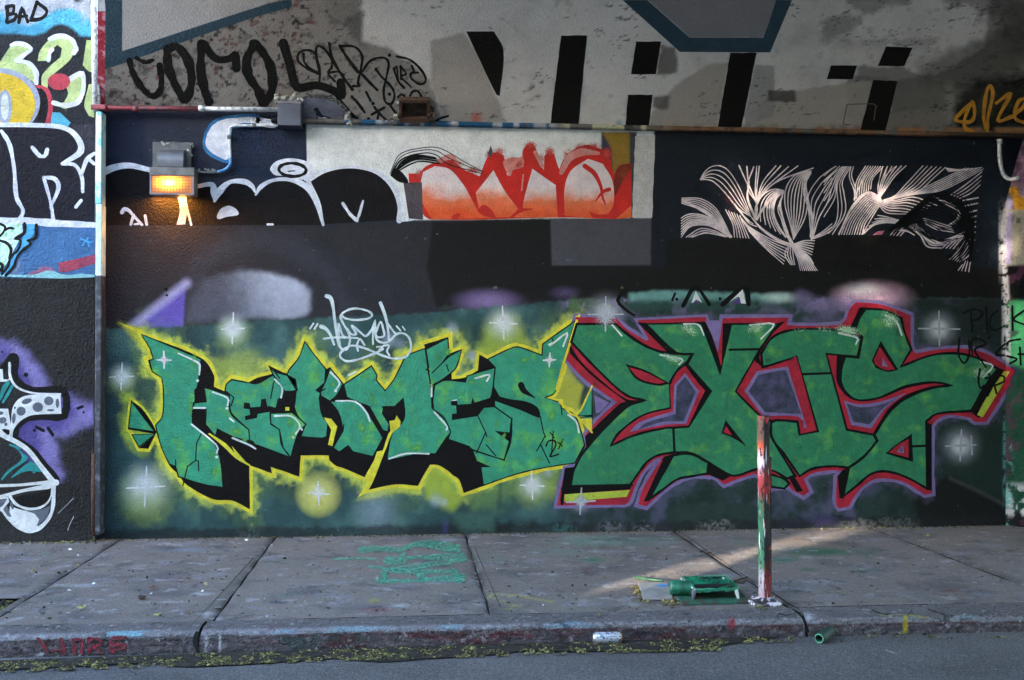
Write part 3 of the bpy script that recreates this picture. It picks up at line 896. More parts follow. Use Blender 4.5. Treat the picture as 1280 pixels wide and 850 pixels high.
    for (x0, x1, c) in ((690, 720, (90, 160, 160)), (750, 778, (190, 190, 200)), (795, 815, (200, 200, 205)), (875, 915, (200, 200, 205)), (1050, 1145, (165, 165, 160)), (420, 450, (90, 120, 135)), (300, 320, (150, 160, 165)), (575, 640, (70, 120, 110))):
        m = sstep(x0 - 10, x0 + 10, x) * sstep(x1 + 10, x1 - 10, x)
        cv.over(i, m * sstep(5, 1, d + (cv.grain(i, 5) - .5) * 14) * sstep(.3, .6, cv.grain(i, 2.6)) * .2, g(*c))
    cv.poly('I 554,648 560,648 560,668 554,668', g(80, 70, 140), 2, .6, 3); cv.blob(570, 655, 14, 18, g(28, 34, 38), .8)
    cv.poly('L 980,0 1200,0 1190,90 1050,95 990,50', g(72, 112, 100), 6, .7, 4)
    cv.poly('L 1195,30 1230,60 1280,40 1280,105 1195,105', g(26, 30, 34), 4, .8, 2)
    cv.blob(1030, 650, 30, 12, g(70, 60, 120), .6, 1, 1); cv.blob(665, 655, 14, 12, g(20, 24, 26), .7)
    cv.patches(g(150, 160, 165), 5, .82, .35, None, 5, .04)
    # flaked white strip near the corner
    fl = sstep(.34, .48, cv.grain(i, 4))
    cv.over(i, sstep(1247, 1250, x) * sstep(360, 320, y) * sstep(240, 300, y) * fl, g(190, 185, 190))
    cv.over(i, sstep(1251, 1254, x) * sstep(250, 300, y) * sstep(476, 440, y) * fl * .9, g(195, 190, 192))
    cv.over(i, sstep(1252, 1255, x) * sstep(500, 540, y) * sstep(640, 600, y) * fl * .9, g(90, 150, 150))
    cv.over(i, .8 * sstep(131, 126, x) * (y > 150), g(64, 70, 84))
    cv.mottle(.07, 18)
ZTOP = ZL + 0.02
XE = XR + 0.9
def fn_wall(u, v):
    X = XL - 0.05 + u * (XE - XL + 0.05); Z = -0.12 + v * (ZTOP + 0.12)
    dy = 0.006 * (fbm(X * 2.2 + 50, Z * 2.2 + 50, 3) - .5) * 2
    return np.stack([X, np.maximum(dy * 0.0, 0) + 0 * X, Z], 1)
grid('wall_face', fn_wall, 1000, 420, paint_wall, hexc(46, 52, 70), STUC, wall)
bm = bmesh.new(); add_box(bm, (XL - 0.05, 0.004, -0.3), (XE, 0.6, ZTOP)); bm_obj('wall_core', bm, mat_plain('concrete_core', (0.2, 0.2, 0.2), .9), wall)

# ------------------------------------------------------------------ return wall at the far corner
ret = empty('return_wall', (XR + 0.6, -0.8, 0), 'angled pier wall with bright green and beige paint beside the corner', 'wall')
ry_ = [(165, 1281), (200, 1270), (232, 1262), (262, 1254), (290, 1250), (330, 1252), (380, 1255), (450, 1256.5), (660, 1256.5)]
rz_ = [(WALL.at(x, y).z, WALL.at(x, y).x - XR) for y, x in ry_][::-1]
rzz = np.array([a for a, b in rz_]); rxx = np.array([b for a, b in rz_])
def paint_ret(cv):
    g = hexc; x, y = cv.x, cv.y; i = np.arange(len(x))
    cv.poly('I 1240,600 1320,600 1320,680 1240,680', g(40, 44, 48), 6, 1, 4)
    cv.poly('I 1240,374 1330,372 1330,640 1240,640', g(40, 92, 70), 3, 1, 2)
    cv.poly('I 1262,374 1330,370 1330,470 1262,455', g(96, 200, 130), 6, 1, 3)
    cv.poly('I 1240,330 1330,330 1330,375 1240,375', g(24, 24, 26), 3, 1, 2)
    cv.poly('I 1258,262 1330,262 1330,332 1256,332', g(170, 160, 140), 1.5)
    cv.poly('I 1256,190 1330,150 1330,268 1280,265 1258,240', g(170, 130, 150), 3, 1, 3)
    cv.patches(g(110, 60, 90), 14, .56, .6, None, 3)
    cv.poly('I 1260,235 1272,232 1275,245 1300,250 1300,268 1270,266', g(220, 150, 40), 2, 1, 1)
    cv.poly('I 1258,240 1266,250 1264,330 1254,330', g(180, 165, 205), 3, .9, 2)
    cv.poly('I 1240,262 1330,262 1330,330 1266,330 1268,266', g(172, 162, 142), 1.5)
    cv.poly('I 1270,272 1276,272 1276,279 1270,279', g(110, 115, 110), 1, .9)
    fl = sstep(.32, .46, cv.grain(i, 4)); e = x - np.interp(y, [p[0] for p in ry_], [p[1] for p in ry_])
    cv.over(i, sstep(9, 5, e) * sstep(240, 290, y) * sstep(480, 440, y) * fl, g(205, 198, 200))
    cv.over(i, sstep(12, 6, e) * sstep(.5, .6, cv.grain(i, 12)) * sstep(540, 570, y) * .9, g(130, 180, 175))
    cv.over(i, sstep(600, 612, y) * sstep(.45, .55, cv.grain(i, 8)) * sstep(650, 640, y), g(185, 182, 185))
    cv.glow(px('D 830,250 905,300 800,490 780,480'), g(80, 74, 120), 8, .7)
    cv.mottle(.1, 12)
def fn_ret(u, v):
    Z = -0.12 + v * (ZS + 0.05 + 0.12)
    X0 = XR + np.interp(Z, rzz, rxx) + 0.004
    s = u * 1.8
    return np.stack([X0 + s * RETD.x, -0.001 + s * RETD.y, Z], 1)
grid('wall_face', fn_ret, 150, 330, paint_ret, hexc(40, 60, 58), STUC, ret)
bm = bmesh.new()
foot = [(XR + .30, .02), (XR + 1.08 + .03, -1.44 + .02), (XR + 3.4, -1.44 + .02), (XR + 3.4, .6), (XR + .30, .6)]
lo_ = [bm.verts.new((a, b, -.3)) for a, b in foot]; hi_ = [bm.verts.new((a, b, ZS + .04)) for a, b in foot]
bm.faces.new(lo_); bm.faces.new(hi_)
for k in range(5): bm.faces.new((lo_[k], lo_[(k + 1) % 5], hi_[(k + 1) % 5], hi_[k]))
bm_obj('pier_core', bm, MATS['concrete_core'], ret)

# ------------------------------------------------------------------ side wall on the left of the seam
side = empty('side_wall', (-4.6, SIDE_Y, 0), 'black rough wall with blue, white and violet graffiti left of the seam pipe', 'wall')
ROUGH = mat_attr('rough_stucco', 0.5, 1.15, 0.2, 70.0)
def paint_side(cv):
    g = lambda r, gg, b: hexc(r, gg, b, .98); x, y = cv.x, cv.y; i = np.arange(len(x))
    cv.poly('I -300,-300 140,-300 140,160 -300,160', g(186, 188, 200), 1)
    cv.poly('U -900,40 20,80 50,165 190,170 240,150 370,60 470,55 560,90 605,160 660,170 660,300 -900,300', g(92, 190, 220), 3, 1, 1)
    cv.poly('U -900,120 60,110 190,170 260,180 330,180 280,225 -900,260', g(70, 160, 200), 6, .9, 3)
    cv.poly('U -900,230 130,222 220,236 290,215 340,175 410,158 480,183 535,240 660,236 660,900 -900,900', g(40, 42, 54), 2.5, 1, 1.5)
    cv.poly('U 480,-20 570,-20 545,15 500,18', g(50, 50, 60), 2); cv.blob(104, 8, 10, 30, g(205, 205, 212), .5)
    cv.poly('E -300,455 340,455 345,812 -300,800', g(52, 50, 64), 1, 1)
    cv.poly('E 225,460 340,455 345,545 300,560 285,500', g(70, 66, 80), 2, .9, 3)
    cv.patches(g(150, 130, 150), 5, .78, .5, None, 8)
    cv.poly('I -60,278 120,281 120,348 -60,346', g(78, 130, 188), 1, 1)
    cv.poly('V 100,560 260,510 230,690 90,690', g(130, 150, 190), 4, .8, 2); cv.poly('V 330,690 520,595 600,610 640,650 540,660 450,690', g(200, 100, 125), 3, .9, 2)
    low = sstep(-1, 1, y - (346.5 + 1.5 * np.sin(x / 20)))
    cv.over(i, low, g(44, 43, 48))
    cv.over(i, low * sstep(.5, .7, fbm(x / 30, y / 30, 4)) * .6, g(30, 29, 33))
    v1 = g(150, 136, 204); v2 = g(104, 88, 176)
    cv.line('W 0,110 90,110 170,180 250,290 300,370', 22, v1, 9, .95, 4); cv.line('W 130,200 160,290 210,350', 10, v2, 6, .9, 2)
    cv.line('W -40,120 20,120', 22, v2, 8, .8)
    cv.line('W 490,500 600,560 670,580', 24, v1, 9, .9, 5); cv.line('W 640,600 540,650 420,690 330,720 330,800 350,880', 26, v1, 10, .9, 5)
    cv.line('W 500,520 540,580', 14, v2, 7, .9); cv.line('W 450,640 300,680 210,720 230,820 290,900', 26, v2, 9, .95, 4)
    cv.line('X 320,20 340,110 400,260 440,320', 16, v1, 8, .9, 4); cv.line('X 220,10 250,80', 22, v2, 8, .9)
    base = 671 - (x) * .017
    cv.over(i, .5 * sstep(14, 2, base - y), g(58, 60, 66))
    cv.over(i, .8 * sstep(112, 117, x) * (y > 560) * sstep(.45, .6, cv.grain(i, 6)), g(110, 70, 60))
    cv.mottle(.1, 14)
def fn_side(u, v):
    X = -9.5 + u * (SIDE.at(117.3, 450).x + 9.5); Z = -0.12 + v * 5.7
    return np.stack([X, 0 * X + SIDE_Y, Z], 1)
# fine columns where the camera looks, coarse ones beyond
def fn_side2(u, v):
    xa = -4.2; xb = SIDE.at(117.3, 450).x
    X = np.where(u < .1, -12 + (xa + 12) * u / .1, xa + (xb - xa) * (u - .1) / .9)
    Z = -0.12 + v * 5.9
    return np.stack([X, 0 * X + SIDE_Y, Z], 1)
grid('wall_face', fn_side2, 190, 560, paint_side, hexc(50, 50, 56), ROUGH, side)
bm = bmesh.new(); add_box(bm, (-12, SIDE_Y + 0.004, -0.3), (SIDE.at(117.3, 450).x - 0.002, 0.6, 5.78)); bm_obj('wall_core', bm, MATS['concrete_core'], side)

# ------------------------------------------------------------------ bridge: vault haunch, deck
bridge = empty('bridge', (3, -1.0, ZS), 'low concrete bridge vault painted pale grey with black bars and blue bands', 'bridge')
def paint_vault(cv):
    g = hexc; x, y = cv.x, cv.y; i = np.arange(len(x))
    cv.patches(g(150, 144, 140), 34, .52, .7, 26, 1)
    cv.patches(g(96, 92, 90), 14, .64, .7, 9, 2)
    cv.patches(g(60, 56, 55), 7, .74, .8, 6, 3)
    cv.over(i, sstep(420, 380, x) * sstep(.64, .72, fbm(x / 9, y / 7, 4)) * .8, g(120, 70, 70))
    cv.over(i, sstep(470, 430, x) * sstep(.66, .72, fbm(x / 6 + 9, y / 5, 3)) * .9, g(48, 45, 48))
    pw = g(206, 199, 195)
    cv.poly('F 385,-20 1500,-20 1700,475 690,470 640,300 570,230 470,170 390,150', pw, 3, .96, 4)
    cv.poly('I 640,-20 1240,-20 1230,60 1180,90 1120,100 1060,95 1060,165 640,165', pw, 3, .85, 5)
    cv.over(i, sstep(940, 1010, x) * sstep(70, 40, y) * sstep(.50, .62, fbm(x / 40, y / 30, 5)) * .6, g(112, 106, 104))
    cv.over(i, sstep(.70, .76, fbm(x / 17 + 3, y / 12 + 8, 5)) * .3, g(120, 115, 112))
    cv.poly('F 640,150 760,120 820,210 900,400 915,455 700,470 640,300', g(166, 157, 149), 2.5, .85, 2)
    cv.poly('G 515,410 600,310 730,232 795,230 750,472 500,472', g(168, 157, 147), 2.5, .9, 2)
    cv.poly('H -60,480 -20,370 105,330 300,300 385,293 345,482', g(168, 157, 147), 2, .9, 2)
    cv.poly('H 330,242 480,242 640,300 660,410 450,420 470,300 320,292', g(112, 107, 102), 3, .75, 4)
    cv.poly('H 440,420 520,403 590,402 660,418 660,490 430,490', g(138, 128, 120), 2, .95, 2)
    cv.poly('G 545,165 600,175 610,270 530,272', g(100, 96, 90), 2, .85, 3); cv.poly('G 515,350 580,350 575,402 515,395', g(104, 100, 96), 2, .85, 2)
    cv.poly('G 890,240 960,240 960,420 850,475 860,380', g(150, 145, 142), 2, .8, 3); cv.poly('H 0,330 102,332 102,372 0,370', g(92, 86, 80), 1.5, .9, 2)
    cv.poly('H 540,235 940,80 940,270 860,290 700,330 560,300', g(88, 84, 80), 12, .7, 9); cv.poly('H 820,-20 1000,-20 1000,300 880,200', g(78, 74, 72), 16, .7, 9)
    cv.poly('H 690,350 760,290 1000,270 1000,520 680,500', g(20, 22, 17), 8, 1.0, 5); cv.blob(1240, 130, 40, 30, g(60, 62, 20), .6, 1, 1)
    cv.blob(595, 147, 12, 12, g(205, 90, 60), .8)
    cv.poly('F 270,0 390,0 380,60 300,110 260,80', g(128, 122, 118), 8, .5, 6); cv.poly('F 330,60 395,40 385,160 350,140', g(96, 94, 94), 3, .7, 4)
    ck = np.abs(fbm(x / 26 + 40, y / 15 + 9, 5) - .5)
    cv.over(i, sstep(.012, .004, ck) * sstep(.52, .60, fbm(x / 60 + 7, y / 40, 3)) * .8, g(70, 66, 66))
    ck2 = np.abs(fbm(x / 11 + 4, y / 8 + 2, 4) - .5)
    cv.over(i, sstep(.02, .006, ck2) * sstep(960, 1020, x) * sstep(80, 50, y) * sstep(.45, .6, fbm(x / 40, y / 20, 3)) * .7, g(66, 62, 62))
    # upper left panel
    cv.poly('E 447,-200 1200,-200 1200,-60 447,190', g(176, 172, 172), 1.5)
    cv.poly('G 495,0 400,-100 1050,-100 920,138 650,138', g(140, 136, 140), 1.5)
    # ledge grime
    i2 = np.nonzero(y > 148)[0]
    cv.over(i2, .7 * sstep(152, 162, y[i2]) * sstep(.42, .6, cv.grain(i2, 8)), g(96, 92, 84))
    cv.blob(440, 158, 40, 5, g(70, 140, 185), .8, 1, 1); cv.blob(520, 150, 16, 8, g(70, 140, 185), .7, 1, 1); cv.blob(773, 157, 8, 12, g(60, 130, 165), .7, 1, 1)
    cv.over(i2, .85 * sstep(800, 830, x[i2]) * sstep(158, 161, y[i2]) * sstep(.40, .5, cv.grain(i2, 18)), g(176, 122, 84))
    cv.mottle(.08, 20)
VM = mat_concrete('vault_plaster', .75, .6, ((1.4, .5, .7, hexc(132, 126, 124), .3), (5.0, .66, .70, hexc(110, 106, 104), .45), (18.0, .70, .73, hexc(64, 60, 60), .5)), 70.0, .13)
VTOP = 1.42
def fn_vault(u, v, x0, x1, zb):
    h = v * (ZS + VTOP - zb); Z = zb + h
    Y = -LEAN * h
    # skewed left end
    X = x0 + u * (x1 - x0)
    return np.stack([X, Y, Z], 1)
XV0 = WALL.at(123, 136).x; XSTEP = WALL.at(376, 150).x; XV1 = RIGHT_END
SKEW = (VAULT.at(123, 20).x - VAULT.at(123, 120).x) / (VAULT.at(123, 20).z - VAULT.at(123, 120).z)
def fv_left(u, v):
    P = fn_vault(u, v, XV0, XSTEP, ZL)
    P[:, 0] = (XV0 + SKEW * (P[:, 2] - ZL)) * (1 - u) + XSTEP * u
    return P
PL = Plane((0, 0, ZL), (0, -1, -LEAN))
grid('soffit', fv_left, 170, 150, paint_vault, hexc(146, 138, 132), VM, bridge)
grid('soffit', lambda u, v: fn_vault(u, v, XSTEP, XV1, ZS), 900, 170, paint_vault, hexc(146, 138, 132), VM, bridge)
bm = bmesh.new()
yt = -LEAN * VTOP; zt = ZS + VTOP
LEFT = XV0 + SKEW * (VTOP + ZS - ZL)
def prism(pts, x0, x1):
    n = len(pts)
    a = [bm.verts.new((x0 + (SKEW * (z - ZL) if z < zt else SKEW * (zt - ZL)) + max(0.0, yt - y) * 0.62, y, z)) for y, z in pts]
    b = [bm.verts.new((x1, y, z)) for y, z in pts]
    bm.faces.new(a[::-1]); bm.faces.new(b)
    for k in range(n): bm.faces.new((a[k], a[(k + 1) % n], b[(k + 1) % n], b[k]))
prism([(yt + .03, zt + .02), (-13.2, zt + .02), (-13.2, zt + 0.9), (0.8, zt + 0.9), (0.8, ZL + .3), (.02, ZL + .08)], XV0, RIGHT_END)
bm_obj('deck', bm, mat_plain('deck_concrete', (0.30, 0.29, 0.28), .9, c2=(0.2, .19, .18), scale=1.5), bridge)

# far side of the road, behind the viewer: added unseen screen, blocks the low sun except through its openings
SCREENM = mat_plain('sun_screen_plaster', (0.34, 0.33, 0.32), .9, c2=(0.26, .25, .25), scale=1.2)
FAR_Y = -12.9
slots = []
def slot(xp, yp, plane, w, h):
    """opening in the added screen on the straight path of sunlight to a photographed sun patch"""
    q = plane.at(xp, yp); t = (FAR_Y - q.y) / SUN_TO.y
    c = q + SUN_TO * t
    slots.append((c.x - w / 2, c.x + w / 2, c.z - h / 2, c.z + h / 2))
for args in SUNSPOTS: slot(*args)
X0, X1, Z0, Z1 = -40.0, 14.0, -0.3, 9.5
xs = sorted(set([X0, X1] + [s[0] for s in slots] + [s[1] for s in slots]))
zs = sorted(set([Z0, Z1] + [s[2] for s in slots] + [s[3] for s in slots]))
bm = bmesh.new()
TH = 0.03
vid = {}
def vert(i, j, k):
    if (i, j, k) not in vid: vid[(i, j, k)] = bm.verts.new((xs[i], FAR_Y - TH * k, zs[j]))
    return vid[(i, j, k)]
def solid(i, j):
    if i < 0 or j < 0 or i >= len(xs) - 1 or j >= len(zs) - 1: return False
    cx = (xs[i] + xs[i + 1]) / 2; cz = (zs[j] + zs[j + 1]) / 2
    return not any(s[0] < cx < s[1] and s[2] < cz < s[3] for s in slots)
for i in range(len(xs) - 1):
    for j in range(len(zs) - 1):
        if not solid(i, j): continue
        for k in (0, 1): bm.faces.new([vert(i, j, k), vert(i + 1, j, k), vert(i + 1, j + 1, k), vert(i, j + 1, k)])
        for (di, dj, e) in ((-1, 0, ((i, j), (i, j + 1))), (1, 0, ((i + 1, j), (i + 1, j + 1))), (0, -1, ((i, j), (i + 1, j))), (0, 1, ((i, j + 1), (i + 1, j + 1)))):
            if not solid(i + di, j + dj):
                (a, b), (c, d) = e
                bm.faces.new([vert(a, b, 0), vert(c, d, 0), vert(c, d, 1), vert(a, b, 1)])
o = bm_obj('sun_screen', bm, SCREENM)
tag(o, 'tall unseen added hoarding with small openings across the road from the graffiti wall', 'light_screen')
# ------------------------------------------------------------------ graffiti films on the main wall
g = hexc
GREEN = mat_paint('teal_green_paint', g(54, 156, 122), g(96, 178, 84), .42, 1, 4.6, .52, .68)
GREEN2 = mat_paint('leaf_green_paint', g(46, 138, 98), g(94, 164, 78), .42, 1, 5.4, .53, .70)
BLACK = mat_paint('black_paint', g(19, 18, 22), None, .5)
YEL = mat_paint('yellow_line', g(246, 190, 48), g(236, 202, 62), .5, 1, 18)
LINEB = mat_paint('thin_black_line', g(22, 24, 26), None, .55)
WHITE = mat_paint('white_line', g(206, 226, 222), g(186, 206, 206), .5, 1, 20)
RED = mat_paint('crimson_paint', g(192, 34, 58), g(170, 28, 54), .5, 1, 8)
LILAC = mat_paint('lilac_paint', g(136, 120, 174), g(112, 98, 150), .55, 1, 14)
SLATE = mat_paint('slate_violet_mist', g(62, 72, 92), g(96, 92, 132), .6, 1, 6, .4, .66)
LIME = mat_paint('lime_strip', g(170, 186, 62), None, .5)

def F(layer, plane=WALL): return Film(plane, layer)

# --- first name, six letters
f = F(0); f.stroke(HERMES, 8.6, 0, True); f.poly('A 80,96 165,122 172,140 130,124'); 
f.stroke('A 128,378 116,488 128,500 157,562 192,564 222,512', 5.0, 0); f.stroke('A 128,378 168,410 206,464 222,492', 5.0, 0)
f.make('letter_border', YEL, wall, 'yellow sprayed border around the teal letters')
f = F(1); f.poly(HERMES, 0, .25); f.poly('A 128,382 168,412 206,466 222,498 192,560 157,557 215,506 118,488', 0, .2)
f.make('letter_shadow', BLACK, wall, 'black block shadow behind the teal letters')
def letter(fills, lines=(), lights=(), mat=GREEN, label=None, lw=1.5, base=2, hi=WHITE, hw=2.2):
    q = F(base)
    for p in fills: q.poly(p, 0, .22)
    o = q.make('painted_letter', mat, wall, label)
    q = F(base + 1)
    for p in fills: q.stroke(p, lw, 0, True)
    for l in lines: q.stroke(l[0] if isinstance(l, tuple) else l, l[1] if isinstance(l, tuple) else lw, 0)
    q.make('outline', LINEB, o)
    if lights:
        q = F(base + 4)
        for l in lights:
            if l.startswith('o '):
                for (x, y) in px(l[2:]): q.disc(x, y, 1.8)
            else: q.stroke(l, hw, 3)
        q.make('highlight', hi, o)
    return o
letter(['A 165,140 385,232 378,290 370,335 362,345 362,390 354,410 352,465 387,502 430,540 445,562 458,620 466,702 395,690 302,662 292,625 268,615 240,555 218,474 243,440 247,345 241,300 206,277 196,236 210,231 196,190',
        'A 396,335 430,345 488,365 490,400 497,430 560,490 563,537 500,515 445,487 437,512 402,470 404,414 355,412 357,392 404,387'],
       ['A 387,502 368,540 365,602 335,625 318,695', 'A 365,602 375,605 376,640', 'A 292,600 292,628'],
       ['A 302,210 372,243 380,262 378,288', 'A 350,470 440,545 442,575', 'A 428,352 482,374 482,400', 'A 490,448 505,460', 'o A 372,310 442,590 480,411', 'A 358,410 400,410'], label='teal letter H with white edge lights')
letter(['A 473,350 478,324 497,307 560,318 592,320 648,290 688,345 682,372 668,378 660,412 632,404 640,428 637,430 640,470 672,490 680,545 710,590 660,572 595,548 563,537 560,490 500,440 490,420 488,362',
        'A 640,430 718,427 770,470 740,505 713,590 680,545 672,490 640,466'],
       ['A 478,350 505,372 495,402', 'A 640,375 650,320 660,300', 'A 672,490 685,550'],
       ['A 655,305 682,338 678,372', 'A 655,440 715,440 747,474 732,505', 'o A 722,518', 'A 500,520 560,545 585,560'], label='teal letter E with dark counter')
q = F(5); q.poly('A 543,390 563,392 566,408 602,405 605,378 622,376 628,405 660,412 668,378 700,350 735,350 730,400 690,425 640,425 592,432 590,447 547,455 545,440 565,435 562,415 540,412'); q.poly('A 498,515 560,540 590,550 575,530')
q.make('letter_counter', BLACK, wall)
q = F(6); q.poly('A 694,407 708,407 708,420 694,420'); q.make('letter_counter', YEL, wall)
letter(['A 765,167 800,215 842,268 838,318 806,345 822,355 818,375 830,440 850,462 845,515 830,520 750,515 768,470 740,440 725,395 735,345 700,290 708,270 742,227',
        'A 632,256 655,278 700,290 730,305 738,345 700,350 680,340', 'A 858,264 905,322 880,365 857,385 825,366 824,350 842,310',
        'A 858,387 938,382 B 70,387 105,412 172,520 135,588 62,570 45,548 12,572 A 868,556 905,495 890,430'],
       ['A 905,495 908,470', 'A 655,278 672,300', 'A 822,350 840,340'],
       ['A 860,280 892,316 880,342', 'o A 878,347', 'B 0,385 70,387 110,425 124,460', 'A 745,478 755,490'], label='teal pointed letter R')
q = F(5); q.poly('A 835,445 862,450 884,478 866,550 850,545 862,490'); q.stroke('A 415,505 470,545 515,590 562,620', [2, 5, 4, 2], 3); q.poly('A 498,550 520,575 558,618 520,595')
q.make('letter_counter', YEL, wall)
letter(['B 28,325 130,256 150,290 147,308 180,347 215,300 255,218 326,192 335,250 345,320 352,410 400,455 420,500 400,525 365,578 300,580 190,602 188,590 207,500 236,470 252,440 246,375 215,405 175,405 170,430 195,470 190,497 172,492 122,405 60,380 40,370',
        'B 330,196 410,154 414,212 385,250 420,218 460,197 440,262 410,290 380,312 356,325 342,300'],
       ['B 330,200 340,262 330,270 342,275', 'B 385,250 352,282', 'B 405,252 412,275'],
       ['B 350,325 350,368', 'B 360,425 405,475 405,490', 'B 45,290 75,278', 'B 195,596 260,577 340,578'], label='teal letter M with raised right arm')
q = F(5); q.poly('B 165,402 185,412 215,405 243,375 252,445 232,440 238,458 205,500 190,545 165,570 172,525 195,497 190,450')
q.make('letter_counter', BLACK, wall)
q = F(6); q.poly('B 195,458 215,455 222,437 237,460 232,480 207,502 178,572 120,710 78,740 108,690 150,570 172,565 192,505 200,495')
q.make('letter_counter', YEL, wall)
letter(['B 355,380 362,326 400,309 474,315 480,293 582,263 572,355 565,375 530,387 545,408 580,405 643,450 637,502 585,495 636,532 616,600 515,570 470,545 412,525 420,497 395,445 357,415'],
       ['B 520,440 548,500 552,515', 'B 548,500 515,575', 'B 470,545 490,552', 'B 550,545 585,585'],
       ['B 510,302 562,288 552,312'], label='teal small letter E between M and S')
q = F(5); q.poly('B 422,384 443,382 446,398 495,395 500,372 508,390 565,375 580,381 545,408 520,440 425,455 425,432 442,430 440,402 422,400')
q.make('letter_counter', BLACK, wall)
q = F(6); q.stroke('B 425,383 442,381', 1.2, 0); q.make('highlight', WHITE, wall)
letter(['B 555,232 640,192 668,187 755,217 757,178 790,152 876,92 832,242 808,340 795,360 765,372 820,390 825,410 870,433 890,470 911,546 875,612 780,626 700,642 630,662 540,694 530,625 565,626 515,605 500,562 616,602 640,532 645,450 582,405 577,330 584,262'],
       ['B 748,440 760,500 768,516', 'B 825,400 828,435', 'B 765,515 740,560 735,568', 'B 750,545 782,612', 'B 790,152 800,172'],
       ['B 785,182 846,136 832,185', 'B 850,435 880,460 890,500', 'B 780,178 800,170'], label='large teal letter S with a black inner curve')
q = F(5); q.poly('B 575,325 600,368 640,378 695,386 735,405 748,430 745,447 725,440 685,422 620,398 572,381'); q.stroke('B 678,326 690,348 730,374', [8, 7, 1], 4)
q.make('letter_counter', BLACK, wall)
q = F(6); q.stroke('B 770,550 778,532 800,530 805,548 790,575 786,588 815,580', 2.0, 4); q.stroke('B 785,500 800,520', 1.4, 0); q.stroke('B 812,535 830,550', 1.5, 0); q.stroke('B 832,525 815,560', 1.5, 0); q.stroke('B 796,495 790,575', 1.5, 0)
q.make('painted_signature', LINEB, wall, 'small black scrawled tag on the teal S')
letter(['A 130,384 119,484 214,496 180,452', 'A 132,508 215,506 157,553', 'B 887,440 938,335 938,437', 'B 890,446 938,440 938,470'],
       ['A 119,487 220,500'], label='small teal fins between yellow lines')
q = F(6); q.stroke('B 880,440 912,470 938,500', 2.4, 0); q.stroke('B 882,90 858,168 835,242 808,342', 3, 0); q.stroke('B 820,388 880,438 938,330', 2.6, 3); q.poly('B 890,450 938,448 938,500')
q.make('letter_border', YEL, wall)

# --- second name, four letters
f = F(0); f.stroke(EXIS, 8.0, 0, True); f.make('letter_border', LILAC, wall, 'lilac outer line of the dark green letters')
f = F(2); f.poly(EXIS, 0, .25); f.make('letter_border', RED, wall, 'crimson border of the dark green letters')
f = F(4)
for p in ('C 92,200 130,262 200,330 300,405 372,412 300,437 155,586 150,545 278,424 300,416 180,325 95,240', 'C 862,126 884,122 815,190 800,225 790,225 835,165',
          'C 580,122 600,126 650,290 645,316', 'C 655,130 684,128 650,314', 'C 340,125 375,128 480,238 455,238', 'C 262,128 310,165 375,208 435,230 540,238 520,255 430,236 365,215 300,175 262,136',
          'C 510,276 545,288 612,378 535,508 520,502 588,378', 'C 798,222 788,255 803,292 772,268 760,262 782,225', 'C 76,660 112,655 95,730 66,732', 'C 66,728 322,718 316,738 74,756 72,782 60,784',
          'C 605,638 682,690 655,706 598,682', 'C 474,608 440,618 365,782 386,780 432,692', 'C 700,378 712,372 806,474 790,474', 'D 94,256 108,256 186,522 152,526',
          'D 252,245 280,247 266,300 270,350 302,395 335,413 290,400 254,352', 'D 298,150 335,72 358,70 320,152', 'D 842,292 864,300 772,478 742,452 800,355', 'D -10,540 10,540 128,744 105,748',
          'D 330,412 410,402 500,362 600,345 682,356 590,368 500,408 440,458 392,538 380,538 440,440 500,392 590,360 500,372 412,412', 'D 255,690 275,665 297,660 277,772 262,770',
          'D 340,182 350,178 334,262 322,258', 'D 484,296 492,285 530,225 524,215', 'D 600,500 580,492 580,740 600,742', 'D 10,484 38,480 110,486 118,536 108,530 100,500 20,500'):
    f.poly(p)
f.make('letter_shadow', BLACK, wall, 'black edges of the dark green letters')
GE = 'C 120,132 262,132 305,170 370,212 430,234 540,244 520,275 490,300 465,340 462,352 465,440 360,468 275,530 245,578 330,540 440,513 474,512 478,602 420,612 380,635 345,680 315,722 97,726 110,665 158,585 302,437 372,412 302,393 200,303 100,198'
GX = 'C 374,132 578,128 645,314 686,132 858,131 794,222 768,265 704,378 796,472 832,487 835,545 920,688 890,698 835,668 780,664 700,688 655,672 605,640 540,606 478,602 474,512 530,508 612,378 524,280 545,242 484,236'
LW = 3.0
letter([GE, 'C 474,612 540,609 603,640 598,680 540,690 490,700 430,742 388,772 430,690'], ['C 474,512 478,602'],
       ['C 425,245 505,260 495,280', 'C 250,135 285,175'], GREEN2, 'dark green letter E with crimson arrow counter', LW, 5, WHITE, 2.0)
letter([GX], ['C 680,226 796,224'], ['C 512,132 565,134 585,172', 'C 755,136 842,132 795,186'], GREEN2, 'dark green letter X with a notched top', LW, 5, WHITE, 2.0)
letter(['C 796,240 836,182 D 80,155 180,150 280,158 342,184 328,252 216,243 290,519 387,537 400,560 350,620 295,658 230,653 160,663 116,690 60,610 12,545 12,492 35,485 108,490 116,536 182,524 104,252 0,285 -20,290',
        'D 10,682 60,700 78,716 60,735 10,728'],
       ['D 110,316 228,312'], ['D 260,165 326,182 322,206'], GREEN2, 'dark green letter I with a wide top bar', LW, 5, WHITE, 2.4)
letter(['D 318,153 338,105 358,76 430,82 488,110 500,160 525,225 487,288 600,246 700,240 780,262 842,296 798,355 745,450 620,461 580,488 583,735 500,690 430,672 380,680 330,720 278,762 297,658 350,618 402,560 390,537 442,458 500,408 590,369 675,357 600,346 500,361 410,402 330,411 290,388 268,345 270,290 284,250 332,256 346,180'],
       ['D 530,580 582,578'], ['D 430,100 470,122 490,172', 'D 780,270 824,286 790,325'], GREEN2, 'dark green letter S with a hooked tail', LW, 5, WHITE, 2.4)
f = F(8)
